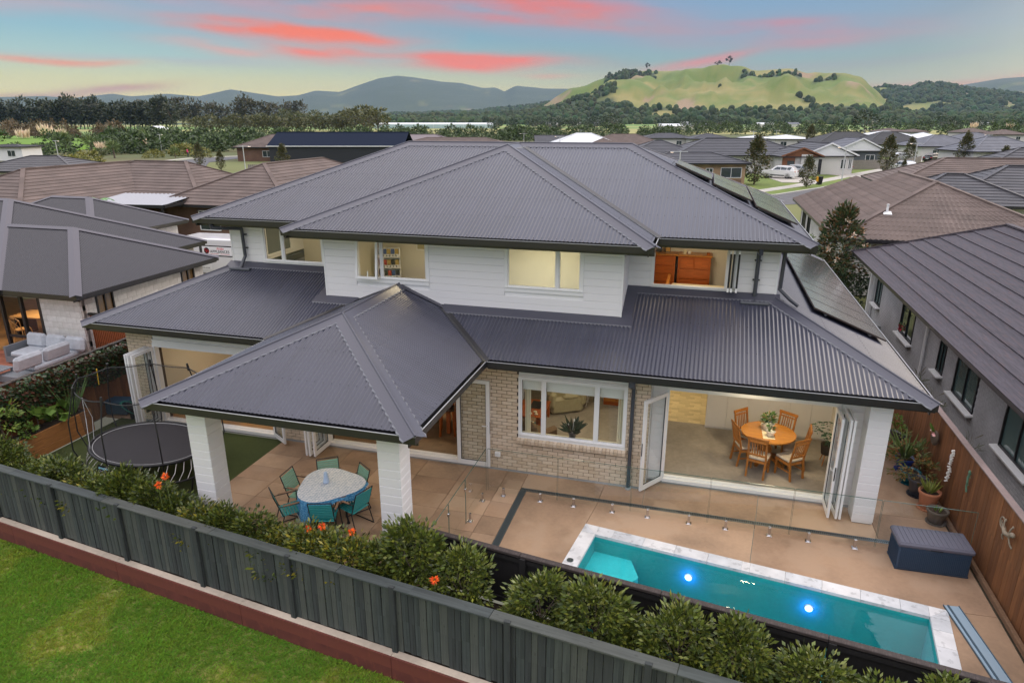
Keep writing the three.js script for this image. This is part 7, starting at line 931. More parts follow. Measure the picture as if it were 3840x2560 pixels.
// ---------- solar panels on the main roof ----------
{
  const cell = texture(256, 512, (u, v) => { const gx = Math.abs((u * 6) % 1 - 0.5), gy = Math.abs((v * 12) % 1 - 0.5), l = gx > 0.47 || gy > 0.475 ? 1 : 0; return l ? [0.5, 0.5, 0.5] : [0.05, 0.055, 0.08]; }, true, 1), face = phy([0.5, 0.48, 0.42], 0.22, { ior: 2.0, clearcoat: 1, clearcoatRoughness: 0.12, map: cell }); face.specularColor.setRGB(1, 0.86, 0.6); const fr = std([0.05, 0.035, 0.03], 0.4);
  const pw = 1.0, pl = 1.7, g = new THREE.PlaneGeometry(pw - 0.02, pl - 0.02); let n = 0;
  const row = (xe, he, z0, count, along, up0, where, gp) => { for (let k = 0; k < count; k++) { const t = thing('solar_panel', where(k), 'solar panel', [0, 0, 0], 0, gp), u = up0 + (along === 'z' ? pl / 2 : pw / 2), s = Math.cos(Math.atan(pit)); const step = along === 'z' ? pw : pl, z = z0 - (k + 0.5) * (step + 0.02), d = u * s; t.position.set(xe - d, he + d * pit + 0.13, z); const m = new THREE.Matrix4().makeBasis(V(0, 0, -1), V(-1, pit, 0).normalize(), nR); if (along !== 'z') m.makeBasis(V(-1, pit, 0).normalize(), V(0, 0, 1), nR); t.quaternion.setFromRotationMatrix(m); mb().bx(-pw / 2, -pl / 2, -0.035, pw / 2, -pl / 2 + 0.012, 0.002).bx(-pw / 2, pl / 2 - 0.012, -0.035, pw / 2, pl / 2, 0.002).bx(-pw / 2, -pl / 2 + 0.012, -0.035, -pw / 2 + 0.012, pl / 2 - 0.012, 0.002).bx(pw / 2 - 0.012, -pl / 2 + 0.012, -0.035, pw / 2, pl / 2 - 0.012, 0.002).build('frame', fr, t); meshOf('glass_face', g, face, t).position.set(0, 0, 0); mb().bx(-pw / 2 + 0.1, -pl / 2 + 0.3, -0.09, pw / 2 - 0.1, -pl / 2 + 0.34, -0.036).bx(-pw / 2 + 0.1, pl / 2 - 0.34, -0.09, pw / 2 - 0.1, pl / 2 - 0.3, -0.036).build('mount_rail', M.gutterLip, t); } };
  const ord = ['nearest', 'second', 'third', 'fourth', 'fifth', 'sixth', 'seventh', 'eighth', 'ninth', 'tenth'];
  row(XE, H1, -3.15, 9, 'z', 0.25, (k) => ord[k] + ' panel of the lower roof array, counted from the front', 'solar panels on the lower roof'); row(XI, H2, -3.55, 3, 'x', 0.3, (k) => ord[k] + ' panel of the upper roof array, lower row, counted from the front', 'solar panels on the upper roof'); row(XI, H2, -4.4, 2, 'x', 1.35, (k) => ord[k] + ' panel of the upper roof array, middle row, counted from the front', 'solar panels on the upper roof'); row(XI, H2, -5.3, 1, 'x', 2.4, () => 'topmost panel of the upper roof array', 'solar panels on the upper roof');
}
// ---------- streets ----------
M.road = std(k8([0.1, 0.1, 0.11]), 0.95, { map: TX.mott }); M.path = std(k8([0.42, 0.4, 0.37]), 0.95, { map: TX.mott }); M.kerb = std([0.45, 0.44, 0.42], 0.9); M.berm = std(k8([0.13, 0.165, 0.04]), 1, { map: M.lawn.map }); M.drive = std(k8([0.4, 0.375, 0.34]), 0.95, { map: TX.mott });
function ribbon(name, mat, line, w0, w1, y, th, label) { // strip between two offsets left of a polyline
  const m = mb(), off = line.map(([x, z], i) => { const a = line[Math.max(0, i - 1)], b = line[Math.min(line.length - 1, i + 1)], dx = b[0] - a[0], dz = b[1] - a[1], L = Math.hypot(dx, dz); return (w) => V(x + dz / L * w, y, z - dx / L * w); });
  for (let i = 0; i < line.length - 1; i++) { m.quad(off[i](w0), off[i + 1](w0), off[i + 1](w1), off[i](w1)); for (const w of [w0, w1]) m.quad(off[i](w), off[i + 1](w), off[i + 1](w).add(V(0, -th, 0)), off[i](w).add(V(0, -th, 0))); }
  return setting(m.build(name, mat), label);
}
{
  const kerb = [[-60, -52], [-20, -56], [-2, -61], [8.9, -67.6], [15, -77.9], [25.4, -99.3], [38, -125], [52, -160]]; // far kerb of the side street
  ribbon('road', M.road, kerb, -8, -0.1, -0.05, 0.05, 'grey asphalt side street'); ribbon('kerb', M.kerb, kerb, -0.15, 0.1, 0.03, 0.12, 'pale kerb of the side street'); ribbon('berm', M.berm, kerb, 0.1, 2.2, 0.0, 0.1, 'grass verge beside the street'); ribbon('footpath', M.path, kerb, 2.2, 3.9, 0.01, 0.1, 'concrete footpath of the side street'); ribbon('front_lawn', M.berm, kerb, 3.9, 17, -0.02, 0.05, 'front lawns across the street');
  for (const [a, b, w, lb] of [[[13.6, -84], [11.5, -97], 5.2, 'driveway with two white cars'], [[24.5, -95], [17.6, -107], 5, 'driveway with the black car'], [[33, -117], [24, -122], 3, 'side driveway further along']]) ribbon('driveway', M.drive, [a, b], -w / 2, w / 2, 0.016, 0.05, lb);
  const loop = [[-60, -66], [-84, -84], [-95, -99], [-98, -113], [-92, -124], [-80, -130]]; ribbon('road', M.road, loop, -4.5, 4.5, -0.03, 0.05, 'curving grey road at the left'); ribbon('footpath', M.path, loop, 6, 7.8, -0.01, 0.05, 'curved footpath at the left'); ribbon('kerb', M.kerb, loop, 4.5, 4.8, 0.02, 0.1, 'pale kerb of the left road'); ribbon('berm', M.berm, loop, 4.8, 6, 0, 0.1, 'narrow grass verge at the left road');
}
// ---------- lamp posts ----------
{
  const steel = std([0.55, 0.56, 0.57], 0.45, { metalness: 0.3 }), head = std([1, 0.9, 0.8], 0.4); head.emissive.setRGB(1, 0.72, 0.5); head.emissiveIntensity = 5;
  const proto = thing('street_lamp', '', 'street lamp', [0, 0, 0], 0, 'steel street lamps'); mb().cyl(V(0, 0, 0), V(0, 4.4, 0), 0.075, 0.055, 10).build('pole', steel, proto); mb().box(0, 4.32, 0, 1.7, 0.07, 0.1).build('cross_arm', steel, proto); mb().box(-0.95, 4.3, 0, 0.4, 0.07, 0.18, 0, 0, 0, 0.02).build('lamp_head', steel, proto); mb().box(-0.95, 4.258, 0, 0.3, 0.012, 0.13).build('lamp_lens', head, proto);
  const S = [[-106, -82, 2.6, 'street lamp above the pampas grass at the far left'], [-126, -128, 2.6, 'street lamp beside the curved footpath at the left'], [-60, -70, 3.0, 'street lamp in front of the navy shed'], [-95.6, -260, 0, 'single far lamp above the bush behind the main ridge'], [-44.7, -163, 0, 'double arm lamp left of the large white roof'], [-29.4, -135, 0, 'lamp in front of the large white roof'], [-40.7, -223, 0, 'far lamp above the large white roof, left'], [-28.4, -160, 3, 'lamp behind the large white roof, right'], [13.8, -213, 0, 'far lamp left of the pair behind the slate roof'], [22, -233, 3, 'far lamp right of the pair behind the slate roof'], [19, -89, 0, 'tall lamp beside the black car'], [45.5, -200, 0, 'lamp behind the first street tree'], [32, -107.5, 0, 'tall lamp beside the parked white car'], [65.2, -180, 0, 'lamp near the right edge above the slate roofs'], [52.1, -255, 3, 'far lamp below the pine tree'], [-1.6, -69, 0, 'lamp rising above the ridge beside the solar panels']];
  S.forEach(([x, z, t, lb], i) => { if (i) copyOf(proto, [x, 0, z], t + T15, lb); else { proto.position.set(x, 0, z); proto.rotation.y = t + T15; proto.userData.label = lb; } });
}
// ---------- vehicles ----------
M.tyre = std([0.015, 0.015, 0.016], 0.9); M.rim = std([0.4, 0.41, 0.43], 0.3, { metalness: 0.8 }); M.tail = std([0.35, 0.008, 0.01], 0.25); M.carGlass = phy([0.02, 0.025, 0.03], 0.05, { clearcoat: 1 });
function sideShape(pts, arches = []) { const s = new THREE.Shape(); s.moveTo(...pts[0]); for (const p of pts.slice(1)) s.lineTo(...p); for (const [x, r] of arches) { s.lineTo(x + r, pts[0][1]); s.absarc(x, pts[0][1], r, 0, Math.PI, false); } s.closePath(); return s; }
const extr = (shape, w, bevel = 0.05) => { const g = new THREE.ExtrudeGeometry(shape, { depth: w - 2 * bevel, bevelEnabled: true, bevelThickness: bevel, bevelSize: bevel * 0.7, bevelSegments: 3, curveSegments: 10 }); g.translate(0, 0, -w / 2 + bevel); return g; };
function wheel(parent, x, y, z, r, out) { const w = groupPart('wheel', parent); mb().cyl(V(x, y, z - 0.11), V(x, y, z + 0.11), r, r, 24).build('tyre', M.tyre, w); const m = mb().cyl(V(x, y, z + out * 0.1), V(x, y, z + out * 0.125), r * 0.62, r * 0.6, 20); for (let k = 0; k < 5; k++) { const q = k * 1.2566; m.beam(V(x, y, z + out * 0.128), V(x + Math.cos(q) * r * 0.6, y + Math.sin(q) * r * 0.6, z + out * 0.128), 0.05, 0.02); } m.build('wheel_rim', M.rim, w); }
function suv(label, pos, turn, paint, name = 'parked_car') { // nose towards +x
  const t = thing(name, label, 'car', pos, turn, 'parked cars'); const g = extr(sideShape([[2.25, 0.3], [2.32, 0.55], [2.22, 0.82], [1.9, 0.95], [0.95, 1.06], [-1.5, 1.1], [-2.2, 1.06], [-2.3, 0.85], [-2.32, 0.45], [-2.25, 0.3]], [[-1.38, 0.42], [1.38, 0.42]].map(([x, r]) => [x, r])), 1.84, 0.07);
  meshOf('body', g, paint, t); const gh = extr(sideShape([[1.05, 1.03], [0.35, 1.55], [-0.5, 1.64], [-1.6, 1.58], [-2.05, 1.3], [-2.15, 1.03]]), 1.6, 0.12), p = gh.attributes.position; for (let i = 0; i < p.count; i++) { const k = 1 - 0.18 * sst(1.05, 1.64, p.getY(i)); p.setZ(i, p.getZ(i) * k); } gh.computeVertexNormals(); meshOf('cabin', gh, paint, t);
  for (const s of [-1, 1]) for (const [a, b, c, d] of [[0.2, 0.72, -0.32, -0.32], [-0.38, -0.38, -1.18, -1.15], [-1.25, -1.22, -1.85, -1.62]]) { const zt = s * 0.685, zb = s * 0.803; mb().quad(V(b, 1.1, zb), V(d > c ? d : c, 1.1, zb), V(c, 1.52, zt), V(a, 1.52, zt)).build('side_window', M.carGlass, t); }
  mb().quad(V(1.02, 1.09, -0.68), V(1.02, 1.09, 0.68), V(0.45, 1.52, 0.58), V(0.45, 1.52, -0.58)).build('windscreen', M.carGlass, t); mb().quad(V(-2.19, 1.14, -0.62), V(-2.19, 1.14, 0.62), V(-1.86, 1.52, 0.55), V(-1.86, 1.52, -0.55)).build('rear_window', M.carGlass, t);
  for (const s of [-1, 1]) { mb().box(-2.3, 0.92, s * 0.7, 0.1, 0.16, 0.36, 0, 0, 0, 0.02).build('tail_light', M.tail, t); mb().box(2.2, 0.78, s * 0.68, 0.16, 0.14, 0.34, 0, 0, 0, 0.03).build('headlight', M.chrome, t); mb().box(0.85, 1.1, s * 0.98, 0.16, 0.12, 0.14, 0, 0, 0, 0.03).build('mirror', paint, t); for (const x of [-1.38, 1.38]) wheel(t, x, 0.36, s * 0.8, 0.36, s); mb().box(0, 0.42, s * 0.93, 1.9, 0.12, 0.03).build('sill_trim', M.black, t); } mb().box(-2.31, 0.48, 0, 0.06, 0.2, 1.5, 0, 0, 0, 0.02).build('rear_bumper', M.black, t); mb().bx(-2.365, 0.68, -0.25, -2.355, 0.8, 0.25).build('number_plate', M.white, t); return t;
}
const whitePaint = phy([0.72, 0.72, 0.73], 0.25, { clearcoat: 1, clearcoatRoughness: 0.05 }), blackPaint = phy([0.012, 0.012, 0.014], 0.25, { clearcoat: 1, clearcoatRoughness: 0.05 }), silverPaint = phy([0.4, 0.41, 0.42], 0.3, { clearcoat: 1, clearcoatRoughness: 0.05 });
suv('white car on the driveway behind the tall street tree', [11.2, 0.03, -91], 2.75, whitePaint); suv('silver car half hidden behind the white car', [13.4, 0.03, -94.5], 2.75, silverPaint); suv('black car parked in front of the white gable house', [20.4, 0.03, -103.5], 2.85, blackPaint); suv('white car at the kerb beside the tall lamp', [31, 0.0, -109], 1.9, whitePaint); suv('dark car behind the paling fence near the grey gable', [30, 0, -128], 0.4, blackPaint); suv('dark car in front of the black roofed houses', [38.5, 0, -140], 0.3, silverPaint); suv('dark car further right by the fence', [43, 0, -138], 0.8, blackPaint); suv('white utility parked beside the navy shed', [-86, 0, -117], 1.7, whitePaint);
{ // van
  const t = thing('white_van', 'white delivery van with a signwritten side window', 'van', [-23.3, -0.06, -16.9], Math.PI + 0.02); const g = extr(sideShape([[2.5, 0.35], [2.55, 0.7], [2.45, 1.05], [1.75, 1.9], [1.2, 2.02], [-2.35, 2.05], [-2.5, 1.9], [-2.55, 0.9], [-2.5, 0.35]], [[-1.5, 0.4], [1.6, 0.4]]), 1.8, 0.1); meshOf('body', g, whitePaint, t);
  for (let k = 0; k < 5; k++) mb().box(-0.5, 2.085, -0.6 + k * 0.3, 3.4, 0.02, 0.05).build('roof_rib', whitePaint, t); for (const s of [-1, 1]) { mb().box(-1.2, 1.5, s * 0.905, 2.3, 0.55, 0.01).box(1.15, 1.45, s * 0.905, 1.0, 0.55, 0.01).build('side_window', M.carGlass, t); mb().box(-2.545, 1.0, s * 0.8, 0.03, 0.42, 0.14).build('tail_light', M.tail, t); for (const x of [-1.5, 1.6]) wheel(t, x, 0.36, s * 0.78, 0.35, s); } mb().box(-2.54, 1.5, 0, 0.02, 0.6, 1.3).build('rear_window', M.carGlass, t); mb().quad(V(2.36, 1.12, -0.75), V(2.36, 1.12, 0.75), V(1.8, 1.85, 0.7), V(1.8, 1.85, -0.7)).build('windscreen', M.carGlass, t);
  const cv = document.createElement('canvas'); cv.width = 512; cv.height = 128; const c = cv.getContext('2d'); c.fillStyle = '#e6e6e8'; c.fillRect(0, 0, 512, 128); c.fillStyle = '#141416'; c.beginPath(); c.arc(76, 64, 46, 0, 7); c.fill(); c.strokeStyle = '#c8202e'; c.lineWidth = 8; c.beginPath(); c.arc(66, 54, 20, 0, 5); c.moveTo(90, 40); c.lineTo(70, 96); c.arc(96, 78, 18, 3, 8); c.stroke(); c.fillStyle = '#16161a'; c.font = 'bold 56px sans-serif'; c.fillText('APPLIANCES', 138, 92); c.fillStyle = '#d02634'; c.font = 'italic bold 46px serif'; c.fillText('Pride', 250, 46); c.fillRect(140, 106, 140, 5); c.fillRect(310, 106, 160, 5);
  const tx = new THREE.CanvasTexture(cv); tx.colorSpace = THREE.SRGBColorSpace; const sg = meshOf('sign_panel', new THREE.PlaneGeometry(1.75, 0.44), std([1, 1, 1], 0.5, { map: tx }), t); sg.position.set(-1.1, 1.5, -0.914); sg.rotation.y = Math.PI;
  const c2 = document.createElement('canvas'); c2.width = 256; c2.height = 256; const d = c2.getContext('2d'); d.fillStyle = '#dededf'; d.fillRect(0, 0, 256, 256); d.fillStyle = '#18181c'; d.font = 'bold 84px sans-serif'; d.fillText('055', 56, 90); d.font = 'bold 34px sans-serif'; d.fillText('NCES.CO.NZ', 10, 226); const t2 = new THREE.CanvasTexture(c2); t2.colorSpace = THREE.SRGBColorSpace; const s2 = meshOf('lettering_panel', new THREE.PlaneGeometry(0.66, 0.66), std([1, 1, 1], 0.4, { map: t2 }), t); s2.position.set(-0.35, 0.82, -0.912); s2.rotation.y = Math.PI;
}
// ---------- bin, mailbox, paling fences of the street ----------
{
  const b = thing('wheelie_bin', 'black wheelie bin with a yellow lid hanging open on the footpath', 'bin', [15.2, 0.01, -81.5], 0.4); const g = new THREE.CylinderGeometry(0.4, 0.31, 0.95, 4, 1); g.rotateY(Math.PI / 4); mb().add(g, new THREE.Matrix4().setPosition(0, 0.52, 0)).build('bin_body', M.black, b); mb().box(-0.36, 0.7, 0, 0.04, 0.62, 0.55, 0, 0, 0.1, 0.01).build('lid', std([0.75, 0.36, 0.01], 0.5), b); for (const s of [-1, 1]) mb().cyl(V(-0.2, 0.09, s * 0.25), V(-0.2, 0.09, s * 0.3), 0.09, 0.09, 12).build('bin_wheel', M.tyre, b);
  const mbx = thing('mailbox', 'small pale mailbox on a post by the lawn', 'mailbox', [14.8, 0, -91.5]); mb().bx(-0.05, 0, -0.05, 0.05, 0.8, 0.05).build('post', M.wallPale, mbx); mb().box(0, 0.95, 0, 0.35, 0.3, 0.4, 0, 0.3, 0, 0.02).build('letter_box', M.wallPale, mbx);
  const pf = [[23.5, -112, 33, -117, 'grey paling fence in front of the grey gable house'], [33, -117, 39, -131, 'grey paling fence running back beside the parked white car'], [39, -150, 47, -150, 'grey paling fence below the black roofed houses'], [-64, -76, -58, -78, 'grey paling fence beside the navy shed']], gm = std(k8([0.24, 0.215, 0.19]), 0.95, { map: TX.grainV });
  for (const [x0, z0, x1, z1, lb] of pf) { const t = thing('grey_paling_fence', lb, 'fence', [0, 0, 0], 0, 'grey paling fences of the street'), L = Math.hypot(x1 - x0, z1 - z0), n = Math.round(L / 0.3), g2 = new THREE.BoxGeometry(L / n * 0.9, 1.5, 0.03), a = Math.atan2(-(z1 - z0), x1 - x0); for (let i = 0; i < n; i++) { const o = meshOf('paling', g2, gm, t); o.position.set(mix(x0, x1, (i + 0.5) / n), 0.72, mix(z0, z1, (i + 0.5) / n)); o.rotation.y = a; } mb().beam(V(x0, 1.1, z0), V(x1, 1.1, z1), 0.05, 0.09).build('rail', gm, t); }
  tag(mb().quad(V(-3.5, 1.0, -76.4), V(5.5, 1.0, -74.0), V(5.5, 0, -74.0), V(-3.5, 0, -76.4)).bx(-3.5, 0, -76.5, 5.5, 0.02, -76.4).build('low_brick_wall', M.brownBrick), 'low brown brick wall below the awning windows', 'wall');
}
// ---------- glasshouse on the plain ----------
{
  const [ax, az] = bearing(-11, 640), [bx, bz] = bearing(-1.5, 630), L = Math.hypot(bx - ax, bz - az), t = thing('glasshouse', 'long pale glasshouse beyond the bush', 'greenhouse', [(ax + bx) / 2, 0, (az + bz) / 2], Math.atan2(-(bz - az), bx - ax)), gl = phy([0.4, 0.52, 0.55], 0.3, { clearcoat: 0.6 }); mb().bx(-L / 2, 0, -12, L / 2, 3.4, 0).build('glass_wall', gl, t); for (let k = 0; k < 2; k++) mb().quad(V(-L / 2, 3.4, -k * 8), V(L / 2, 3.4, -k * 8), V(L / 2, 4.8, -4 - k * 8), V(-L / 2, 4.8, -4 - k * 8)).build('roof_bay', M.roofWhite[0], t); for (let k = 0; k <= 16; k++) mb().bx(-L / 2 + L * k / 16 - 0.1, 0, 0, -L / 2 + L * k / 16 + 0.1, 3.5, 0.1).build('post', M.white, t);
  const far = [[3.2, 820, 14, M.roofWhite, 'far white roofed shed at the foot of the bush'], [5.2, 900, 10, M.roofWhite, 'far pair of pale houses below the hill, left'], [6.5, 860, 12, M.tileGrey, 'far grey roofed house below the hill'], [12.5, 560, 18, M.roofWhite, 'far low white shed beside the shelter belt'], [14.5, 600, 22, M.tileGrey, 'far green grey packing shed on the plain'], [19.5, 760, 16, M.roofWhite, 'far silver roofed barn on the plain'], [21.5, 820, 12, M.tileGrey, 'far dark barn near the foot of the hill'], [33.5, 1150, 26, M.roofWhite, 'far pale green shed at the right of the plain'], [31, 1200, 18, M.roofWhite, 'far pale house at the right of the plain'], [-6.2, 700, 16, M.tileDark, 'far dark roofed shed above the glasshouse'], [13.6, 980, 10, M.roofWhite, 'far white homestead below the green spur'], [-26.5, 430, 9, M.roofWhite, 'far small pale shed in the fields at the left']];
  for (const [a, d, w, mt, lb] of far) { const [x, z] = bearing(a, d), hh = thing('farm_building', lb, 'building', [x, terrainH(a, d) - 0.2, z], T15, 'farm buildings on the plain'), q = hipParts(-w / 2, w / 2, -5, 5, 3, 0.35, 'gg'), r = mb(); q.planes.forEach((p) => r.poly(p)); r.build('roof', mt[0], hh); mb().bx(-w / 2 + 0.3, 0, -4.6, w / 2 - 0.3, 3, 4.6).build('wall', M.wallPale, hh); }
}
// ---------- plants ----------
const bark = std(k8([0.11, 0.085, 0.065]), 0.95, { map: TX.mott });
// crown of leaf clumps: shape(r) -> point inside the unit crown (y from 0 to 1)
const inBall = (r) => { for (;;) { const x = r() * 2 - 1, y = r() * 2 - 1, z = r() * 2 - 1; if (x * x + y * y + z * z <= 1) return V(x, y, z); } };
const SHAPES = { round: (r) => { const q = inBall(r); const l = q.length(); q.multiplyScalar(l > 0.01 ? Math.pow(l, 0.45) / l : 1); return V(q.x, 0.5 + q.y * 0.5, q.z); }, column: (r) => { const y = Math.pow(r(), 0.9), w = Math.sin(Math.PI * Math.pow(y, 0.62)) * 0.95 + 0.08, a = r() * 6.28, k = Math.sqrt(r()); return V(Math.cos(a) * w * k, y, Math.sin(a) * w * k); }, cone: (r) => { const y = Math.pow(r(), 1.5), w = 1 - y * 0.96, a = r() * 6.28, k = Math.sqrt(0.2 + 0.8 * r()); return V(Math.cos(a) * w * k, y, Math.sin(a) * w * k); }, dome: (r) => { const q = inBall(r); q.y = Math.abs(q.y); const l = q.length(); q.multiplyScalar(l > 0.01 ? Math.pow(l, 0.4) / l : 1); return q; }, swept: (r) => { const q = inBall(r), l = q.length(); q.multiplyScalar(Math.pow(l, 0.5) / Math.max(l, 0.01)); const y = 0.5 + q.y * 0.5; return V(q.x * (0.55 + 0.5 * y) + y * 0.5, y, q.z * (0.55 + 0.5 * y)); } };
function crownGeom(o) {
  const { rx, h, y0, n, clumps, leaf, wid, cols, shape, seed, spread = 0.28, rz = rx } = o, r0 = rng(seed), cs = []; for (let i = 0; i < clumps; i++) { const c = SHAPES[shape](r0); cs.push([V(c.x * rx, y0 + c.y * h, c.z * rz), V(c.x, (c.y - 0.4) * 1.2, c.z).normalize(), 0.7 + 0.6 * r0()]); }
  return leafGeom(n, seed + 1, (r) => { const [c, d, k] = cs[Math.floor(r() * clumps)], q = inBall(r), s = spread * Math.min(rx, h * 0.5) * k; return { p: c.clone().addScaledVector(q, s), d: V(q.x + d.x * 0.7 + (r() - 0.5) * 0.8, q.y * 0.6 + d.y * 0.5 + 0.35 * (r() - 0.2), q.z + d.z * 0.7 + (r() - 0.5) * 0.8) }; }, leaf, wid, cols);
}
function trunkGeom(h, r, rx, top, seed, limbs = 6) { const q = rng(seed), m = mb(), bend = (q() - 0.5) * 0.15 * h; const pts = [V(0, -0.1, 0), V(bend * 0.3, h * 0.5, 0), V(bend, h, bend * 0.3)]; m.cyl(pts[0], pts[1], r, r * 0.75, 7, false); m.cyl(pts[1], pts[2], r * 0.75, r * 0.5, 7, false); for (let i = 0; i < limbs; i++) { const a = i / limbs * 6.28 + q(), s = pts[1].clone().lerp(pts[2], 0.2 + 0.8 * q()), e = V(Math.cos(a) * rx * 0.65, mix(h, top, 0.35 + 0.5 * q()), Math.sin(a) * rx * 0.65), mid = s.clone().lerp(e, 0.5).add(V(0, 0.1 * (top - h), 0)); m.cyl(s, mid, r * 0.42, r * 0.28, 5, false); m.cyl(mid, e, r * 0.28, r * 0.1, 5, false); } return m.geom(); }
function plantProto(name, category, group, o) { const t = thing(name, '', category, [0, 0, 0], 0, group); if (o.trunk) meshOf('trunk', trunkGeom(o.trunk, o.tr ?? 0.12, o.rx, o.y0 + o.h, o.seed + 5, o.limbs), bark, t); meshOf(o.part ?? 'crown', crownGeom(o), leafMat(o.rough ? 'matt' : 'leaf', o.rough ?? 0.6), t); return t; }
// places one thing per spot: the prototype itself first, then copies
function plantOut(protos, spots, r, yOf = () => -0.08, spin = 6.28) { const taken = protos.map(() => false); spots.forEach(([x, z, s, label, k = Math.floor(r() * protos.length)]) => { const p = protos[k], turn = spin ? r() * spin : r() < 0.5 ? 0.13 : 3.02, sc = [s * (0.88 + 0.24 * r()), s * (0.85 + 0.3 * r()), s * (0.88 + 0.24 * r())]; if (taken[k]) copyOf(p, [x, yOf(x, z), z], turn, label, sc); else { taken[k] = true; p.position.set(x, yOf(x, z), z); p.rotation.y = turn; p.scale.set(...sc); p.userData.label = label; } }); protos.forEach((p, k) => { if (!taken[k]) scene.remove(p); }); }
{
  const r = rng(404);
  // hedge along the front fence: glossy dark leaves with some yellow green tips
  const hc = [[0.045, 0.065, 0.012], [0.06, 0.085, 0.014], [0.085, 0.11, 0.016], [0.03, 0.045, 0.012], [0.12, 0.13, 0.018]], hy = [...hc, [0.2, 0.17, 0.018], [0.13, 0.13, 0.018]];
  const low = [0, 1, 2].map((k) => plantProto('hedge_shrub', 'hedge', 'low hedge behind the paling fence', { rx: 0.5, rz: 0.36, h: 1.0, y0: 0.06, n: 3800, clumps: 90, leaf: 0.085, wid: 0.036, cols: k === 2 ? hy : hc, shape: 'round', seed: 500 + k * 9, spread: 0.32, trunk: 0.35, tr: 0.02, part: 'leaves', rough: 0.38 }));
  const ORD = 'first second third fourth fifth sixth seventh eighth ninth tenth eleventh twelfth thirteenth fourteenth fifteenth sixteenth seventeenth eighteenth'.split(' '), ls = []; for (let i = 0, x = -14.1; x < -3.35; x += 0.64, i++) ls.push([x + (r() - 0.5) * 0.1, fenceZ(x) - 0.53 + (r() - 0.5) * 0.06, 0.98 + 0.1 * r(), (i % 5 === 1 || (x > -5.2 && x < -4.2) ? 'yellow tipped' : 'glossy dark') + ' low hedge shrub, ' + ORD[i] + ' from the left end of the paling fence', i % 5 === 1 || (x > -5.2 && x < -4.2) ? 2 : i % 2]);
  plantOut(low, ls, r, () => -0.06, 0);
  const tall = [0, 1, 2].map((k) => plantProto('tall_hedge_shrub', 'shrub', 'tall hedge shrubs in front of the black fence', { rx: 0.52, rz: 0.34, h: 1.2, y0: 0.22, n: 3600, clumps: 80, leaf: 0.092, wid: 0.042, cols: [...hc, [0.085, 0.11, 0.02], [0.11, 0.13, 0.022]], shape: 'round', seed: 600 + k * 9, spread: 0.3, trunk: 0.7, tr: 0.024, part: 'leaves', rough: 0.36 }));
  const tl = [[-2.55, 1.06, 'tall hedge shrub at the left end of the black fence'], [-1.65, 1.0, 'tall hedge shrub second from the left end of the black fence'], [-0.25, 0.96, 'tall hedge shrub right of the gap in front of the black fence'], [0.55, 0.97, 'tall hedge shrub beside the coping end of the pool'], [1.75, 1.0, 'tall hedge shrub in front of the first pool light'], [2.55, 0.95, 'tall hedge shrub between the two pool lights'], [3.5, 0.96, 'tall hedge shrub in front of the second pool light'], [4.35, 0.92, 'tall hedge shrub second from the right end'], [5.0, 0.88, 'tall hedge shrub at the right end of the row'], [-3.05, 0.75, 'lower hedge shrub beside the white pavilion column'], [1.15, 0.8, 'thin hedge shrub in the gap before the pool']]; plantOut(tall, tl.map(([x, s, lb], i) => [x, mix(blackZ(x), fenceZ(x), 0.52), s, lb, i % 3]), r, () => -0.1, 0);
  // orange flower heads
  const fl = (x, y, z, lb) => { const t = thing('orange_flower', lb, 'flower', [x, -0.05, z], 0, 'orange flowers in the hedge'); mb().tube([V(0, 0, 0), V(0.02, (y + 0.05) * 0.6, 0.01), V(0, y + 0.05, 0)], 0.008, 5).build('stem', std([0.1, 0.13, 0.03], 0.8), t); meshOf('flower_head', leafGeom(70, Math.round(x * 100 + 5000), (q) => { const d = inBall(q).normalize(); return { p: V(0, y + 0.05, 0).addScaledVector(d, 0.02), d }; }, 0.055, 0.018, [[0.75, 0.1, 0.01], [0.8, 0.18, 0.015], [0.6, 0.05, 0.01]]), leafMat('flower', 0.6), t); };
  fl(-7.81, 1.32, 3.95, 'larger orange flower head above the hedge near the left column'); fl(-7.66, 1.5, 3.9, 'smaller orange flower head above the larger one'); fl(-1.95, 1.02, 4.75, 'orange flower head in front of the tall hedge'); fl(-3.75, 1.1, 4.05, 'pink orange flower beside the right pavilion column'); fl(-4.35, 1.08, 4.0, 'orange flower in the low hedge near the chairs, right'); fl(-4.6, 1.02, 4.05, 'orange flower in the low hedge near the chairs, left');
  // creeper on the left fence
  { const t = thing('climbing_creeper', 'bronze and green creeper hanging over the left fence', 'climber', [-13.93, 0, 0]); const q = rng(9); meshOf('leaves', leafGeom(6200, 77, (a) => { const z = -2.4 + a() * 5.7, top = 1.92, dr = (0.55 + 0.75 * fbm(z * 0.8 + 5, 1, 0, 3, 4)) * Math.pow(a(), 0.8); return { p: V(0.02 + a() * 0.16 * (1 - dr * 0.3), top - dr, z), d: V(0.7 + a() * 0.4, -0.5 + a() * 0.6, (a() - 0.5) * 1.2) }; }, 0.11, 0.06, [[0.03, 0.055, 0.02], [0.04, 0.07, 0.022], [0.05, 0.045, 0.02], [0.09, 0.035, 0.022], [0.022, 0.045, 0.018]]), leafMat('matt', 0.6), t); const m = mb(); for (let k = 0; k < 12; k++) { const z = -2.2 + k * 0.47; m.tube([V(0.05, 1.9, z), V(0.1, 1.97, z + 0.3), V(0.06, 1.92, z + 0.7)], 0.008, 4); } m.build('vine_stems', bark, t).userData.kind = 'stuff'; }
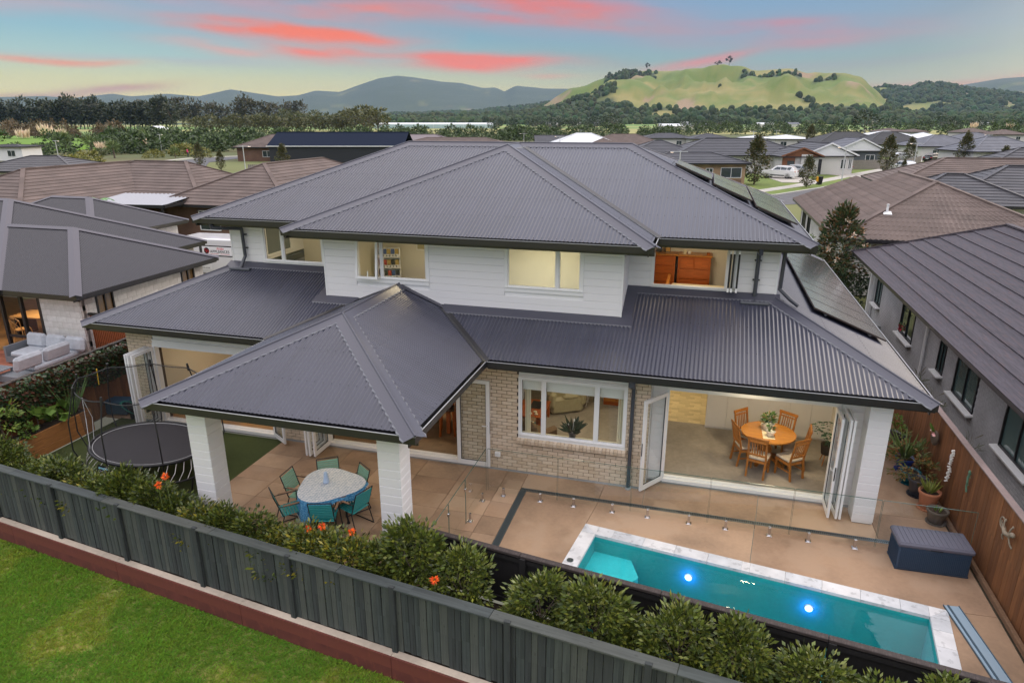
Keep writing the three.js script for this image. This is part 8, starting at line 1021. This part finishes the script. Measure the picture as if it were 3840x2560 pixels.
  // vegetable bed plants
  const veg = (name, label, x, z, rx, h, n, leaf, wid, cols, seed, sh = 'round') => { const t = thing(name, label, 'plant', [x, 0.55, z], 0, 'plants in the timber planter'); meshOf('leaves', crownGeom({ rx, h, y0: 0.03, n, clumps: Math.max(8, n / 22), leaf, wid, cols, shape: sh, seed }), leafMat('leaf'), t); mb().cyl(V(0, -0.02, 0), V(0.02, h * 0.7, 0.01), 0.012, 0.008, 5).build('stem', bark, t); return t; }; const vg = [[0.09, 0.16, 0.025], [0.13, 0.2, 0.035], [0.07, 0.12, 0.02]];
  veg('staked_tomato', 'tall yellow green tomato plant on a stake in the planter', -13.75, 2.35, 0.36, 1.25, 420, 0.12, 0.05, [[0.13, 0.19, 0.03], [0.16, 0.2, 0.03], [0.09, 0.14, 0.025]], 701); veg('leafy_vegetable', 'broad leaved vegetable in the middle of the planter', -13.7, 1.5, 0.3, 0.5, 110, 0.22, 0.16, vg, 702); veg('leafy_vegetable', 'round leaved vegetable at the back of the planter', -13.72, 0.95, 0.26, 0.55, 90, 0.24, 0.18, vg, 703); veg('low_vegetable', 'low green vegetable at the front edge of the planter', -13.62, 1.9, 0.22, 0.3, 150, 0.1, 0.06, vg, 704); veg('low_vegetable', 'low green vegetable hidden near the hedge end of the planter', -13.65, 2.75, 0.28, 0.4, 150, 0.11, 0.06, vg, 705);
  { const t = thing('grass_clump', 'tall arching grass clump at the far end of the planter', 'grass clump', [-13.75, 0.55, 0.5]); meshOf('blades', leafGeom(150, 88, (q) => { const a = q() * 6.28; return { p: V(Math.cos(a) * 0.05, 0, Math.sin(a) * 0.05), d: V(Math.cos(a) * 0.5, 1, Math.sin(a) * 0.5), k: 0.7 + q() * 0.6 }; }, 0.85, 0.022, [[0.1, 0.18, 0.05], [0.14, 0.22, 0.07]], 0.05), leafMat('leaf'), t); tag(mb().cyl(V(-13.8, 0.5, 2.3), V(-13.78, 2.05, 2.25), 0.015, 0.015, 6).build('garden_stake', M.armWood), 'pale stake holding the tomato plant', 'stake'); }
  // pots along the right fence
  const pot = (label, x, z, rr, hh, mat, leaves) => { const t = thing('potted_plant', label, 'plant', [x, 0.002, z], 0, 'pots along the brown fence'); mb().lathe([[0, 0], [rr * 0.72, 0], [rr * 0.95, hh * 0.8], [rr * 1.08, hh * 0.86], [rr * 1.08, hh], [rr * 0.92, hh], [rr * 0.86, hh * 0.86], [0, hh * 0.85]], 26).build('pot', mat, t); mb().cyl(V(0, hh * 0.83, 0), V(0, hh * 0.88, 0), rr * 0.85, rr * 0.85, 20).build('potting_soil', M.soil, t); mb().cyl(V(0, 0, 0), V(0, 0.025, 0), rr * 0.95, rr, 20).build('saucer', mat, t); leaves(t, hh); };
  const lv = (o) => (t, hh) => meshOf('leaves', crownGeom({ y0: hh * 0.9, clumps: 14, shape: 'dome', ...o }), leafMat('leaf'), t), bl = (n, len, w, cols, seed) => (t, hh) => meshOf('leaves', leafGeom(n, seed, (q) => { const a = q() * 6.28; return { p: V(Math.cos(a) * 0.04, hh * 0.88, Math.sin(a) * 0.04), d: V(Math.cos(a) * 0.6, 0.9, Math.sin(a) * 0.6) }; }, len, w, cols, 0.1), leafMat('leaf'), t);
  pot('bonsai like shrub in a dark glazed bowl far along the brown fence', 6.68, -4.6, 0.26, 0.3, M.potDark, lv({ rx: 0.34, h: 0.5, n: 320, leaf: 0.07, wid: 0.045, cols: vg, seed: 801 })); pot('brown bowl with sparse leaves behind the blue pot', 6.66, -3.95, 0.22, 0.3, M.terra, lv({ rx: 0.28, h: 0.4, n: 120, leaf: 0.09, wid: 0.05, cols: [[0.07, 0.1, 0.02], [0.15, 0.11, 0.03]], seed: 802 })); pot('blue glazed pot with long arching leaves', 6.62, -3.2, 0.2, 0.34, phy([0.02, 0.05, 0.25], 0.25, { clearcoat: 0.6 }), bl(60, 0.65, 0.05, [[0.06, 0.11, 0.03], [0.1, 0.14, 0.04]], 803)); pot('spreading fern in a teal pot in the middle of the row', 6.6, -2.6, 0.2, 0.3, phy([0.01, 0.1, 0.13], 0.25, { clearcoat: 0.6 }), lv({ rx: 0.55, h: 0.75, n: 620, leaf: 0.1, wid: 0.03, cols: [[0.06, 0.1, 0.025], [0.09, 0.12, 0.03], [0.16, 0.09, 0.025]], seed: 804, clumps: 26 })); pot('black pot with russet leaves behind the terracotta pot', 6.62, -2.05, 0.2, 0.4, M.potDark, lv({ rx: 0.4, h: 0.5, n: 320, leaf: 0.08, wid: 0.035, cols: [[0.17, 0.085, 0.02], [0.12, 0.1, 0.03], [0.07, 0.09, 0.02]], seed: 805 })); pot('terracotta pot with grassy leaves second from the pool', 6.68, -1.5, 0.2, 0.42, M.terra, bl(70, 0.3, 0.03, [[0.13, 0.17, 0.03], [0.18, 0.19, 0.04]], 806)); pot('patterned dark pot with a pale rim nearest the pool', 6.7, -0.95, 0.19, 0.3, std(k8([0.1, 0.085, 0.07]), 0.7, { map: TX.mott }), bl(10, 0.1, 0.03, vg, 807));
  // things hung on the brown fence
  { const o = thing('mounted_orchid', 'orchid mounted on bark high on the brown fence', 'plant', [6.94, 1.3, -2.5]); mb().ball(V(-0.04, -0.1, 0), 0.07, 0.17, 0.16).build('bark_mount', bark, o); meshOf('leaves', leafGeom(40, 91, (q) => ({ p: V(-0.08, -0.02 + q() * 0.08, (q() - 0.5) * 0.16), d: V(-0.4, 0.8, q() - 0.5) }), 0.2, 0.035, vg), leafMat('leaf'), o); meshOf('flowers', leafGeom(26, 92, (q) => ({ p: V(-0.14, 0.02 + q() * 0.06, 0.1 + (q() - 0.5) * 0.2), d: inBall(q) }), 0.05, 0.04, [[0.7, 0.5, 0.5], [0.6, 0.3, 0.3]]), leafMat('leaf'), o);
    const sh = thing('shell_garland', 'string of white shells hanging on the brown fence', 'garland', [6.93, 0, -1.4]), q = rng(5), m = mb(); for (let k = 0; k < 60; k++) m.ball(V(-0.03 + (q() - 0.5) * 0.05, 1.45 - k * 0.0122, (q() - 0.5) * 0.07 + 0.02 * Math.sin(k * 0.2)), 0.022, 0.014, 0.03, 6, 4); m.build('shells', M.pot, sh).userData.kind = 'stuff';
    const sea = thing('seahorse_ornament', 'green metal gecko ornament on the brown fence', 'ornament', [6.945, 1.2, -0.54]); mb().tube([V(0, 0.2, 0.03), V(-0.02, 0.1, 0), V(-0.02, 0, 0.03), V(-0.01, -0.1, 0), V(0, -0.2, 0.03)], 0.02, 7).ball(V(-0.02, 0.22, 0.03), 0.025, 0.045, 0.03).build('ornament_body', std([0.1, 0.2, 0.13], 0.5), sea); for (const [y, s] of [[0.1, 1], [0.1, -1], [-0.06, 1], [-0.06, -1]]) mb().tube([V(-0.01, y, 0), V(0, y + 0.03, s * 0.07)], 0.008, 5).build('leg', std([0.1, 0.2, 0.13], 0.5), sea);
    const li = thing('lizard_ornament', 'grey metal lizard with a coiled tail on the brown fence', 'ornament', [6.95, 1.3, 1.38]), gm = std(k8([0.22, 0.18, 0.13]), 0.6, { map: TX.mott }); mb().tube([V(-0.03, 0.02, -0.16), V(-0.045, -0.03, -0.05), V(-0.045, 0.0, 0.08), V(-0.04, 0.05, 0.16)], 0.036, 8).ball(V(-0.04, 0.08, 0.2), 0.04, 0.04, 0.06).build('ornament_body', gm, li); const tail = []; for (let k = 0; k < 26; k++) { const a = k * 0.33, rr = 0.11 * (1 - k / 34); tail.push(V(-0.02, 0.06 + Math.sin(a - 1.6) * rr, -0.24 - Math.cos(a - 1.6) * rr)); } mb().tube(tail, 0.013, 6).build('tail', gm, li); for (const [z, y, dy, dz] of [[-0.1, -0.05, -0.13, -0.02], [-0.12, 0.03, 0.12, -0.03], [0.1, -0.03, -0.12, 0.08], [0.08, 0.05, 0.13, 0.03]]) mb().tube([V(-0.04, y, z), V(-0.04, y + dy * 0.6, z + dz), V(-0.02, y + dy, z + dz * 1.4)], 0.014, 6).ball(V(-0.02, y + dy, z + dz * 1.4), 0.012, 0.022, 0.026).build('leg', gm, li); }
  // magnolia and shrubs between the houses
  { const p = plantProto('magnolia_tree', 'tree', undefined, { rx: 1.15, h: 3.3, y0: 0.9, n: 3600, clumps: 80, leaf: 0.2, wid: 0.085, cols: [[0.02, 0.042, 0.014], [0.03, 0.055, 0.016], [0.05, 0.05, 0.015], [0.1, 0.055, 0.018]], shape: 'column', seed: 900, spread: 0.3, trunk: 1.4, tr: 0.09 }); p.position.set(7.45, -0.07, -19.2); p.scale.set(1.05, 1, 0.9); p.userData.label = 'glossy magnolia tree with cream blooms between the right houses'; meshOf('blooms', leafGeom(90, 93, (q, i) => { const c = [[0.3, 3.2, 0.7], [-0.5, 2.6, 0.6], [0.9, 2.7, 0.2], [0.1, 3.8, 0.3], [-0.2, 2.2, 0.9], [0.8, 3.3, -0.3]][i % 6], d = inBall(q).normalize(); return { p: V(...c).addScaledVector(d, 0.03), d }; }, 0.14, 0.08, [[0.65, 0.58, 0.48], [0.6, 0.45, 0.35], [0.6, 0.3, 0.15]]), leafMat('flower'), p);
    const b = plantProto('garden_shrub', 'shrub', 'shrubs beside the brown tiled house', { rx: 0.8, h: 1.9, y0: 0.1, n: 1500, clumps: 40, leaf: 0.13, wid: 0.05, cols: vg, shape: 'round', seed: 910 }); plantOut([b], [[6.7, -24.3, 1.25, 'bright green shrub behind the upper roof corner'], [7.0, -27, 0.8, 'small shrub beside the brown tiled house wall']], r);
    const dk = plantProto('dark_shrub', 'shrub', 'dark shrubs under the magnolia', { rx: 0.9, h: 1.7, y0: 0, n: 1300, clumps: 36, leaf: 0.15, wid: 0.07, cols: [[0.015, 0.03, 0.012], [0.022, 0.04, 0.014]], shape: 'dome', seed: 915 }); plantOut([dk], [[7.9, -17.9, 1, 'dark shrub in front of the magnolia trunk'], [7.3, -20.6, 1, 'dark shrub behind the magnolia trunk']], r);
    const w = plantProto('wild_grass', 'grass clump', 'weedy tufts beside the grey brick wall', { rx: 0.25, h: 0.7, y0: 0, n: 90, clumps: 20, leaf: 0.3, wid: 0.02, cols: [[0.1, 0.12, 0.05], [0.16, 0.14, 0.07]], shape: 'dome', seed: 918 }); plantOut([w], [[8.2, -8.6, 1, 'weedy tuft beside the grey brick wall below the downpipe'], [8.25, -4.2, 0.9, 'weedy tuft between the two near windows of the grey house'], [8.2, -6.9, 1, 'weedy tuft at the middle of the grey brick wall']], r); }
  // banana plants behind the left roofs
  { const t = thing('banana_plant', 'bright green banana leaves above the left neighbour roof', 'plant', [-33.6, 0, -19.4]); for (let k = 0; k < 7; k++) { const a = [0.3, 1.2, 2.2, 3.3, 4.2, 5.2, 5.9][k], L = 1.9 + 0.25 * (k % 3), m = mb(); const P = (u, s) => { const d = u * L; return V(Math.cos(a) * d * 0.62 - Math.sin(a) * s, 2.6 + d * 0.95 - d * d * 0.3, Math.sin(a) * d * 0.62 + Math.cos(a) * s); }; for (let i = 0; i < 9; i++) { const u0 = i / 9, u1 = (i + 1) / 9, w = (u) => 0.3 * Math.sin(Math.PI * Math.min(1, u * 0.9 + 0.08)); for (const s of [-1, 1]) m.quad(P(u0, 0), P(u1, 0), P(u1 - 0.02, s * w(u1)).add(V(0, -0.06, 0)), P(u0 + 0.015, s * w(u0)).add(V(0, -0.06, 0))); } m.build('leaf', std(k % 2 ? [0.09, 0.24, 0.05] : [0.12, 0.3, 0.07], 0.45), t); } mb().cyl(V(0, 0, 0), V(0, 2.7, 0), 0.14, 0.09, 10).build('stem', std([0.15, 0.2, 0.08], 0.7), t); }
  // street trees
  const st = plantProto('street_tree', 'tree', 'columnar street trees', { rx: 1.35, h: 5.0, y0: 0.7, n: 2200, clumps: 110, leaf: 0.3, wid: 0.15, cols: [[0.055, 0.065, 0.018], [0.075, 0.075, 0.022], [0.1, 0.075, 0.025], [0.04, 0.05, 0.016]], shape: 'column', seed: 930, trunk: 1.3, tr: 0.1 });
  plantOut([st], [[7.3, -79.8, 1.0, 'tall columnar tree in front of the white car'], [13.2, -77.4, 0.63, 'small autumn tinged tree beside the wheelie bin'], [27.9, -105.9, 1, 'columnar tree between the paling fence and the road'], [29.9, -104.2, 0.34, 'young bushy tree beside the parked white car'], [44, -125, 0.92, 'broad columnar tree in front of the grey slate roof'], [49, -122, 0.72, 'columnar tree right of the broad one'], [27, -190, 1.1, 'tall tree behind the slate roofed house'], [38, -135, 0.8, 'bronze tree beside the tall lamp'], [-66, -88, 0.72, 'conical tree beside the lamp at the navy shed'], [-75, -84, 0.5, 'thin young tree on the verge at the left'], [-84, -90, 0.6, 'bare looking young tree beside the left road']], r);
  // far trees: rows on the plain
  const mk = (name, gp, k, o) => Array.from({ length: k }, (_, i) => plantProto(name, 'tree', gp, { ...o, seed: o.seed + i * 13 }));
  const rowSpots = (a0, d0, a1, d1, n, s, label, jit = 8) => Array.from({ length: n }, (_, i) => { const t = (i + 0.3 + 0.4 * r()) / n, [x, z] = bearing(mix(a0, a1, t), mix(d0, d1, t) + (r() - 0.5) * jit); return [x, z, s * (0.85 + 0.3 * r()), label]; });
  const pine = mk('shelter_pine', 'dark shelter belt of tall pines', 3, { rx: 6.2, h: 15, y0: 5.5, n: 520, clumps: 42, leaf: 2.2, wid: 1.1, cols: [[0.022, 0.034, 0.017], [0.03, 0.042, 0.02], [0.045, 0.05, 0.024]], shape: 'round', seed: 940, trunk: 9, tr: 0.45 }); plantOut(pine, rowSpots(-38, 800, -25.3, 600, 50, 1, 'tall dark pine in the shelter belt at the left'), r);
  const pop = mk('windswept_poplar', 'brown windswept trees behind the shelter belt', 3, { rx: 8, h: 18, y0: 7, n: 480, clumps: 50, leaf: 2.6, wid: 1.1, cols: [[0.06, 0.055, 0.025], [0.08, 0.068, 0.03], [0.045, 0.045, 0.022]], shape: 'swept', seed: 950, trunk: 10, tr: 0.5 }); plantOut(pop, [...rowSpots(-34, 900, -28, 860, 12, 1.0, 'brown windswept tree rising behind the dark pines'), ...rowSpots(-28, 800, -16.2, 860, 24, 1, 'brown windswept tree in the long row right of the pines')], r);
  const oli = mk('olive_green_tree', 'small olive green trees in the fields', 3, { rx: 4.4, h: 6.5, y0: 1.6, n: 320, clumps: 30, leaf: 1.4, wid: 0.6, cols: [[0.085, 0.09, 0.03], [0.11, 0.105, 0.036], [0.06, 0.07, 0.026]], shape: 'round', seed: 960, trunk: 2.6, tr: 0.3 }); plantOut(oli, [...rowSpots(-24.5, 540, -13, 520, 34, 1, 'small olive green tree in the field row'), ...rowSpots(-14, 530, -10.5, 480, 7, 1.75, 'larger olive green tree left of the glasshouse'), ...rowSpots(-20, 640, -11, 600, 9, 1.6, 'dark rounded tree behind the olive row')], r);
  // nearer bush: shrubs
  const bsh = (name, gp, seed, cols, o = {}) => mk(name, gp, 3, { rx: 3.1, h: 3.7, y0: 0, n: 420, clumps: 46, leaf: 0.75, wid: 0.4, cols, shape: 'dome', seed, ...o });
  const gC = [[0.035, 0.06, 0.018], [0.05, 0.085, 0.022], [0.07, 0.11, 0.028], [0.028, 0.045, 0.016]], many = (a0, a1, d0, d1, n, s, label) => Array.from({ length: n }, () => { const [x, z] = bearing(mix(a0, a1, r()), mix(d0, d1, r())); return [x, z, s * (0.65 + 0.7 * r()), label]; });
  plantOut(bsh('bush_shrub', 'green bush beyond the streets', 970, gC), [...many(-30, -22, 185, 300, 62, 1, 'green shrub in the bush beyond the left road'), ...many(-22, -12, 200, 330, 46, 1, 'green shrub in the bush behind the brown roofs'), ...many(-13, 2, 255, 330, 56, 1, 'green shrub in the bush before the glasshouse'), ...many(2, 14, 280, 420, 40, 1.05, 'green shrub in the bush behind the white roofs'), ...many(13, 25.5, 390, 520, 44, 1.2, 'green shrub in the bush behind the right hand houses'), ...many(-36, -30, 180, 260, 22, 0.9, 'green shrub among the pampas at the far left'), ...many(27, 38, 420, 640, 30, 1.3, 'rounded shrub behind the roofs at the far right')], r);
  plantOut(bsh('brown_scrub', 'brown scrub beyond the pampas', 980, [[0.09, 0.06, 0.026], [0.11, 0.075, 0.03], [0.07, 0.055, 0.022]], { h: 5.2 }), many(-36, -29, 320, 400, 34, 1, 'russet scrub bush in front of the dark pines'), r);
  plantOut(bsh('yellow_shrub', 'yellow green shrubs by the left road', 985, [[0.15, 0.15, 0.03], [0.19, 0.17, 0.035], [0.11, 0.12, 0.03]], { rx: 2, h: 1.7, leaf: 0.5, wid: 0.2 }), [...many(-34.5, -31, 130, 160, 7, 1, 'yellow green clipped shrub behind the left roofs'), ...many(-27.5, -22.5, 165, 185, 6, 0.9, 'yellow green shrub beside the walking people')], r);
  plantOut(bsh('dark_tree', 'dark rounded trees on the plain', 990, [[0.022, 0.038, 0.018], [0.03, 0.05, 0.022]], { rx: 5, h: 8, n: 380, leaf: 1.5, wid: 0.7, y0: 0.6, shape: 'round', trunk: 1.5, tr: 0.3 }), [...many(-2, 9, 560, 900, 44, 0.9, 'dark rounded tree at the foot of the bush hill'), ...many(12, 22, 620, 900, 30, 0.85, 'dark rounded tree on the plain below the hill'), ...many(27, 36, 600, 1000, 18, 0.9, 'dark rounded tree on the plain at the right'), [...bearing(26.4, 470), 1.35, 'large dark pine standing above the right hand roofs'], [...bearing(30.2, 520), 0.8, 'grey green willow behind the right hand roofs'], [...bearing(31.8, 500), 0.95, 'dark broad tree right of the willow']], r);
  // cabbage trees and pampas
  const cab = () => { const t = thing('cabbage_tree', '', 'tree', [0, 0, 0], 0, 'cabbage trees at the left'); mb().cyl(V(0, 0, 0), V(0.1, 2.2, 0), 0.16, 0.12, 8).build('trunk', bark, t); meshOf('crown', leafGeom(260, 995, (q) => { const d = inBall(q).normalize(); d.y = d.y * 0.8 + 0.25; return { p: V(0.1, 2.4, 0).addScaledVector(d, 0.25), d }; }, 1.35, 0.09, [[0.07, 0.12, 0.03], [0.1, 0.15, 0.04], [0.13, 0.16, 0.05]], 0.05), leafMat('leaf'), t); return t; };
  plantOut([cab()], [[...bearing(-30.8, 195), 1.35, 'cabbage tree left of the pampas plumes'], [...bearing(-29.5, 172), 1.1, 'cabbage tree on a bare trunk beyond the roofs'], [...bearing(-27.4, 215), 1.3, 'cabbage tree in the bush behind the lamp'], [...bearing(-25.6, 168), 0.7, 'small cabbage tree beside the walking people'], [...bearing(-32.3, 210), 1.3, 'cabbage tree behind the yellow shrubs']], r);
  const pam = () => { const t = thing('pampas_clump', '', 'grass clump', [0, 0, 0], 0, 'pampas grass at the left'); meshOf('blades', leafGeom(160, 997, (q) => { const a = q() * 6.28; return { p: V(Math.cos(a) * 0.3, 0, Math.sin(a) * 0.3), d: V(Math.cos(a) * 0.6, 0.8, Math.sin(a) * 0.6) }; }, 2, 0.09, [[0.1, 0.12, 0.05], [0.14, 0.14, 0.07]], 0.05), leafMat('leaf'), t); meshOf('plumes', leafGeom(60, 998, (q) => { const a = q() * 6.28, k = q(); return { p: V(Math.cos(a) * 1.3 * k, 1.9 + q() * 0.5, Math.sin(a) * 1.3 * k), d: V(Math.cos(a) * 0.25, 1, Math.sin(a) * 0.25) }; }, 1.5, 0.42, [[0.6, 0.5, 0.38], [0.55, 0.42, 0.3]], 0.2), leafMat('leaf'), t); return t; };
  plantOut([pam()], [[...bearing(-34.6, 240), 1.3, 'white pampas plumes at the far left'], [...bearing(-33.3, 262), 1.5, 'cream pampas plumes left of the lamp'], [...bearing(-32.5, 255), 1.4, 'cream pampas plumes right of the lamp'], [...bearing(-30.2, 185), 0.9, 'pink pampas plumes beside the cabbage trees'], [...bearing(-27.5, 205), 0.8, 'pale pampas plumes in front of the bush'], [...bearing(33, 470), 1.6, 'pampas plumes behind the right hand roofs, left'], [...bearing(35, 480), 1.6, 'pampas plumes behind the right hand roofs, right']], r);
  { const g = new THREE.SphereGeometry(1, 40, 16, 0, 6.2832, 0, 1.5708); const p = g.attributes.position; for (let i = 0; i < p.count; i++) { const k = 1 + 0.25 * (fbm(p.getX(i) * 3 + 9, p.getZ(i) * 3 + 9, 0, 3, 5) - 0.5); p.setXYZ(i, p.getX(i) * k * 46, p.getY(i) * k * 3.6, p.getZ(i) * k * 26); } g.computeVertexNormals(); const [x, z] = bearing(-37, 262), o = meshOf('grassy_mound', g, std(k8([0.12, 0.22, 0.03]), 1, { map: TX.mott })); o.position.set(x, -0.3, z); setting(o, 'bright green grassy mound at the far left'); }
  // lone pines on the hill top
  const hp = mk('hilltop_pine', 'lone pines on the hill crest', 1, { rx: 7, h: 6, y0: 12, n: 160, clumps: 12, leaf: 3.2, wid: 1.4, cols: [[0.02, 0.03, 0.016]], shape: 'round', seed: 1001, trunk: 13, tr: 0.5, limbs: 3 }); plantOut(hp, [[...bearing(15.75, 2290), 1.15, 'left lone pine on the hill crest'], [...bearing(16.55, 2290), 1.5, 'taller lone pine on the hill crest'], [...bearing(10.5, 2290), 1.2, 'lone pine above the hilltop plantation']], r, (x, z) => { const dx = x - CAM.x, dz = z - CAM.z, d = Math.hypot(dx, dz), az = Math.atan2(dx * RT[0] + dz * RT[1], dx * FW[0] + dz * FW[1]) / D2R; return terrainH(az, d) - 2; });
}
// bush covering the far slopes: one mass
{
  const g = new THREE.IcosahedronGeometry(1, 2), p = g.attributes.position; for (let i = 0; i < p.count; i++) { const v = V(p.getX(i), p.getY(i), p.getZ(i)), k = 0.72 + 0.6 * fbm(v.x * 2.1 + v.z * 1.3 + 9, v.y * 2.1 + v.z + 5, 0, 3, 3); p.setXYZ(i, v.x * k, v.y * k * 1.1 + 0.5, v.z * k); } g.computeVertexNormals();
  const r = rng(77), N = 19000, im = new THREE.InstancedMesh(g, std([1, 1, 1], 1), N), m = new THREE.Matrix4(), q = new THREE.Quaternion(), c = new THREE.Color(); let k = 0, guard = 0;
  while (k < N && guard++ < 900000) { const az = -22 + r() * 62, d = 1050 + Math.pow(r(), 0.8) * 3000, [x, z] = bearing(az, d), f = forestAt(az, d, x, z); if (r() > f * 1.1 - 0.1) { if (!(d < 1350 && r() < 0.02)) continue; } const s = (3 + 3.6 * r()) * (d > 2300 ? 1.5 : 1); m.compose(V(x, terrainH(az, d) - 1, z), q.setFromAxisAngle(V(0, 1, 0), r() * 6.28), V(s, s * (0.8 + 0.7 * r()), s)); im.setMatrixAt(k, m); const v = 0.6 + 0.8 * r(); im.setColorAt(k, c.setRGB((0.034 + 0.02 * r()) * v, (0.056 + 0.02 * r()) * v, 0.026 * v)); k++; }
  im.count = k; im.name = 'hill_forest'; im.userData = { kind: 'stuff', label: 'dark native bush and pine plantation covering the far slopes', category: 'forest' }; im.castShadow = im.receiveShadow = true; scene.add(im);
}
// ---------- people walking dogs on the far road ----------
import { MarchingCubes } from 'three/addons/objects/MarchingCubes.js';
function bodyFrom(bones, colorAt, size, res = 40) { // bones: [ax,ay,az,ra, bx,by,bz,rb] in metres, y up from the ground
  const mc = new MarchingCubes(res, new THREE.MeshStandardMaterial(), false, false, 60000); mc.isolation = 0; const half = size / 2;
  for (let k = 0; k < res; k++) for (let j = 0; j < res; j++) for (let i = 0; i < res; i++) {
    const x = ((i - res / 2) / (res / 2)) * half, y = ((j - res / 2) / (res / 2)) * half + half * 0.96, z = ((k - res / 2) / (res / 2)) * half; let s = 0;
    for (const [ax, ay, az, ra, bx, by, bz, rb] of bones) { const dx = bx - ax, dy = by - ay, dz = bz - az, t = Math.max(0, Math.min(1, ((x - ax) * dx + (y - ay) * dy + (z - az) * dz) / (dx * dx + dy * dy + dz * dz + 1e-9))), d = Math.hypot(x - ax - dx * t, y - ay - dy * t, z - az - dz * t) - mix(ra, rb, t); s += Math.exp(-d * 38); }
    mc.field[k * res * res + j * res + i] = Math.log(s + 1e-20) / 38;
  }
  mc.update(); const n = mc.count, P = new Float32Array(n * 3), N = new Float32Array(n * 3), C = new Float32Array(n * 3);
  for (let i = 0; i < n; i++) { const x = mc.positionArray[i * 3] * half, y = mc.positionArray[i * 3 + 1] * half + half * 0.96, z = mc.positionArray[i * 3 + 2] * half; P.set([x, y, z], i * 3); N.set([mc.normalArray[i * 3], mc.normalArray[i * 3 + 1], mc.normalArray[i * 3 + 2]], i * 3); C.set(colorAt(x, y, z), i * 3); }
  const g = new THREE.BufferGeometry(); g.setAttribute('position', new THREE.BufferAttribute(P, 3)); g.setAttribute('color', new THREE.BufferAttribute(C, 3)); g.computeVertexNormals(); return g;
}
{
  const mat = std([1, 1, 1], 0.8, { vertexColors: true }), skin = [0.4, 0.24, 0.17], stride = (s) => [[0, 0.92, 0.09, 0.1, 0.16 * s, 0.5, 0.1, 0.07], [0.16 * s, 0.5, 0.1, 0.065, 0.12 * s, 0.09, 0.1, 0.045], [0.12 * s, 0.06, 0.1, 0.045, 0.12 * s + 0.15, 0.04, 0.1, 0.035], [0, 0.92, -0.09, 0.1, -0.1 * s, 0.5, -0.1, 0.07], [-0.1 * s, 0.5, -0.1, 0.065, -0.26 * s, 0.12, -0.1, 0.045], [-0.26 * s, 0.07, -0.1, 0.045, -0.26 * s + 0.14, 0.04, -0.1, 0.035]], upper = [[0, 0.95, 0, 0.14, 0, 1.2, 0, 0.13], [0, 1.2, 0, 0.14, 0, 1.4, 0, 0.15], [0, 1.4, -0.16, 0.08, 0, 1.4, 0.16, 0.08], [0, 1.45, 0, 0.06, 0, 1.56, 0, 0.055], [0.01, 1.62, 0, 0.1, 0.01, 1.7, 0, 0.095], [0, 1.4, 0.19, 0.06, 0.04, 1.12, 0.24, 0.05], [0.04, 1.12, 0.24, 0.045, 0.2, 0.98, 0.22, 0.035], [0, 1.4, -0.19, 0.06, -0.06, 1.12, -0.24, 0.05], [-0.06, 1.12, -0.24, 0.045, 0.06, 0.92, -0.24, 0.035]];
  const person = (label, az, d, turn, top, legs, hair) => { const [x, z] = bearing(az, d), t = thing('person', label, 'person', [x, 0.0, z], turn, 'people walking dogs'); meshOf('body', bodyFrom([...stride(1), ...upper], (px, y, pz) => y > 1.54 ? (y > 1.68 || px < -0.03 ? hair : skin) : y > 0.98 && !(Math.abs(pz) > 0.19 && y < 1.04) ? top : y > 0.1 && y <= 0.98 && !(Math.abs(pz) > 0.19) ? legs : y <= 0.1 ? [0.03, 0.03, 0.03] : skin, 2.0), mat, t); return t; };
  person('person in a bright pink top walking a dog', -24.75, 168, 0.3, [0.6, 0.02, 0.16], [0.03, 0.03, 0.05], [0.05, 0.03, 0.02]); person('person in dark clothes walking behind the pink top', -23.8, 169, 0.4, [0.05, 0.07, 0.09], [0.04, 0.05, 0.07], [0.04, 0.03, 0.02]);
  const dog = (label, az, d, col) => { const [x, z] = bearing(az, d), t = thing('dog', label, 'dog', [x, 0, z], 0.3, 'dogs on leads'); meshOf('body', bodyFrom([[-0.25, 0.42, 0, 0.1, 0.05, 0.42, 0, 0.11], [0.05, 0.42, 0, 0.12, 0.22, 0.44, 0, 0.12], [0.24, 0.48, 0, 0.08, 0.36, 0.62, 0, 0.06], [0.36, 0.64, 0, 0.075, 0.52, 0.6, 0, 0.04], [0.33, 0.7, 0.05, 0.025, 0.32, 0.76, 0.06, 0.012], [0.33, 0.7, -0.05, 0.025, 0.32, 0.76, -0.06, 0.012], [0.2, 0.4, 0.07, 0.05, 0.22, 0.22, 0.07, 0.03], [0.22, 0.22, 0.07, 0.03, 0.2, 0.03, 0.07, 0.028], [0.2, 0.4, -0.07, 0.05, 0.26, 0.22, -0.07, 0.03], [0.26, 0.22, -0.07, 0.03, 0.28, 0.03, -0.07, 0.028], [-0.24, 0.4, 0.07, 0.07, -0.18, 0.28, 0.07, 0.045], [-0.18, 0.28, 0.07, 0.04, -0.3, 0.18, 0.07, 0.03], [-0.3, 0.18, 0.07, 0.028, -0.28, 0.03, 0.07, 0.028], [-0.24, 0.4, -0.07, 0.07, -0.14, 0.28, -0.07, 0.045], [-0.14, 0.28, -0.07, 0.04, -0.24, 0.18, -0.07, 0.03], [-0.24, 0.18, -0.07, 0.028, -0.22, 0.03, -0.07, 0.028], [-0.32, 0.46, 0, 0.03, -0.46, 0.58, 0, 0.015]], () => col, 1.2, 44), mat, t); };
  dog('black dog beside the person in pink', -24.45, 168, [0.02, 0.02, 0.02]); dog('dark dog ahead of the second walker', -23.5, 168.5, [0.05, 0.035, 0.025]);
}
// haze over the plain and the far ranges
scene.fog = new THREE.FogExp2(new THREE.Color(0.42, 0.64, 1), 0.00004);
renderer.render(scene, camera);
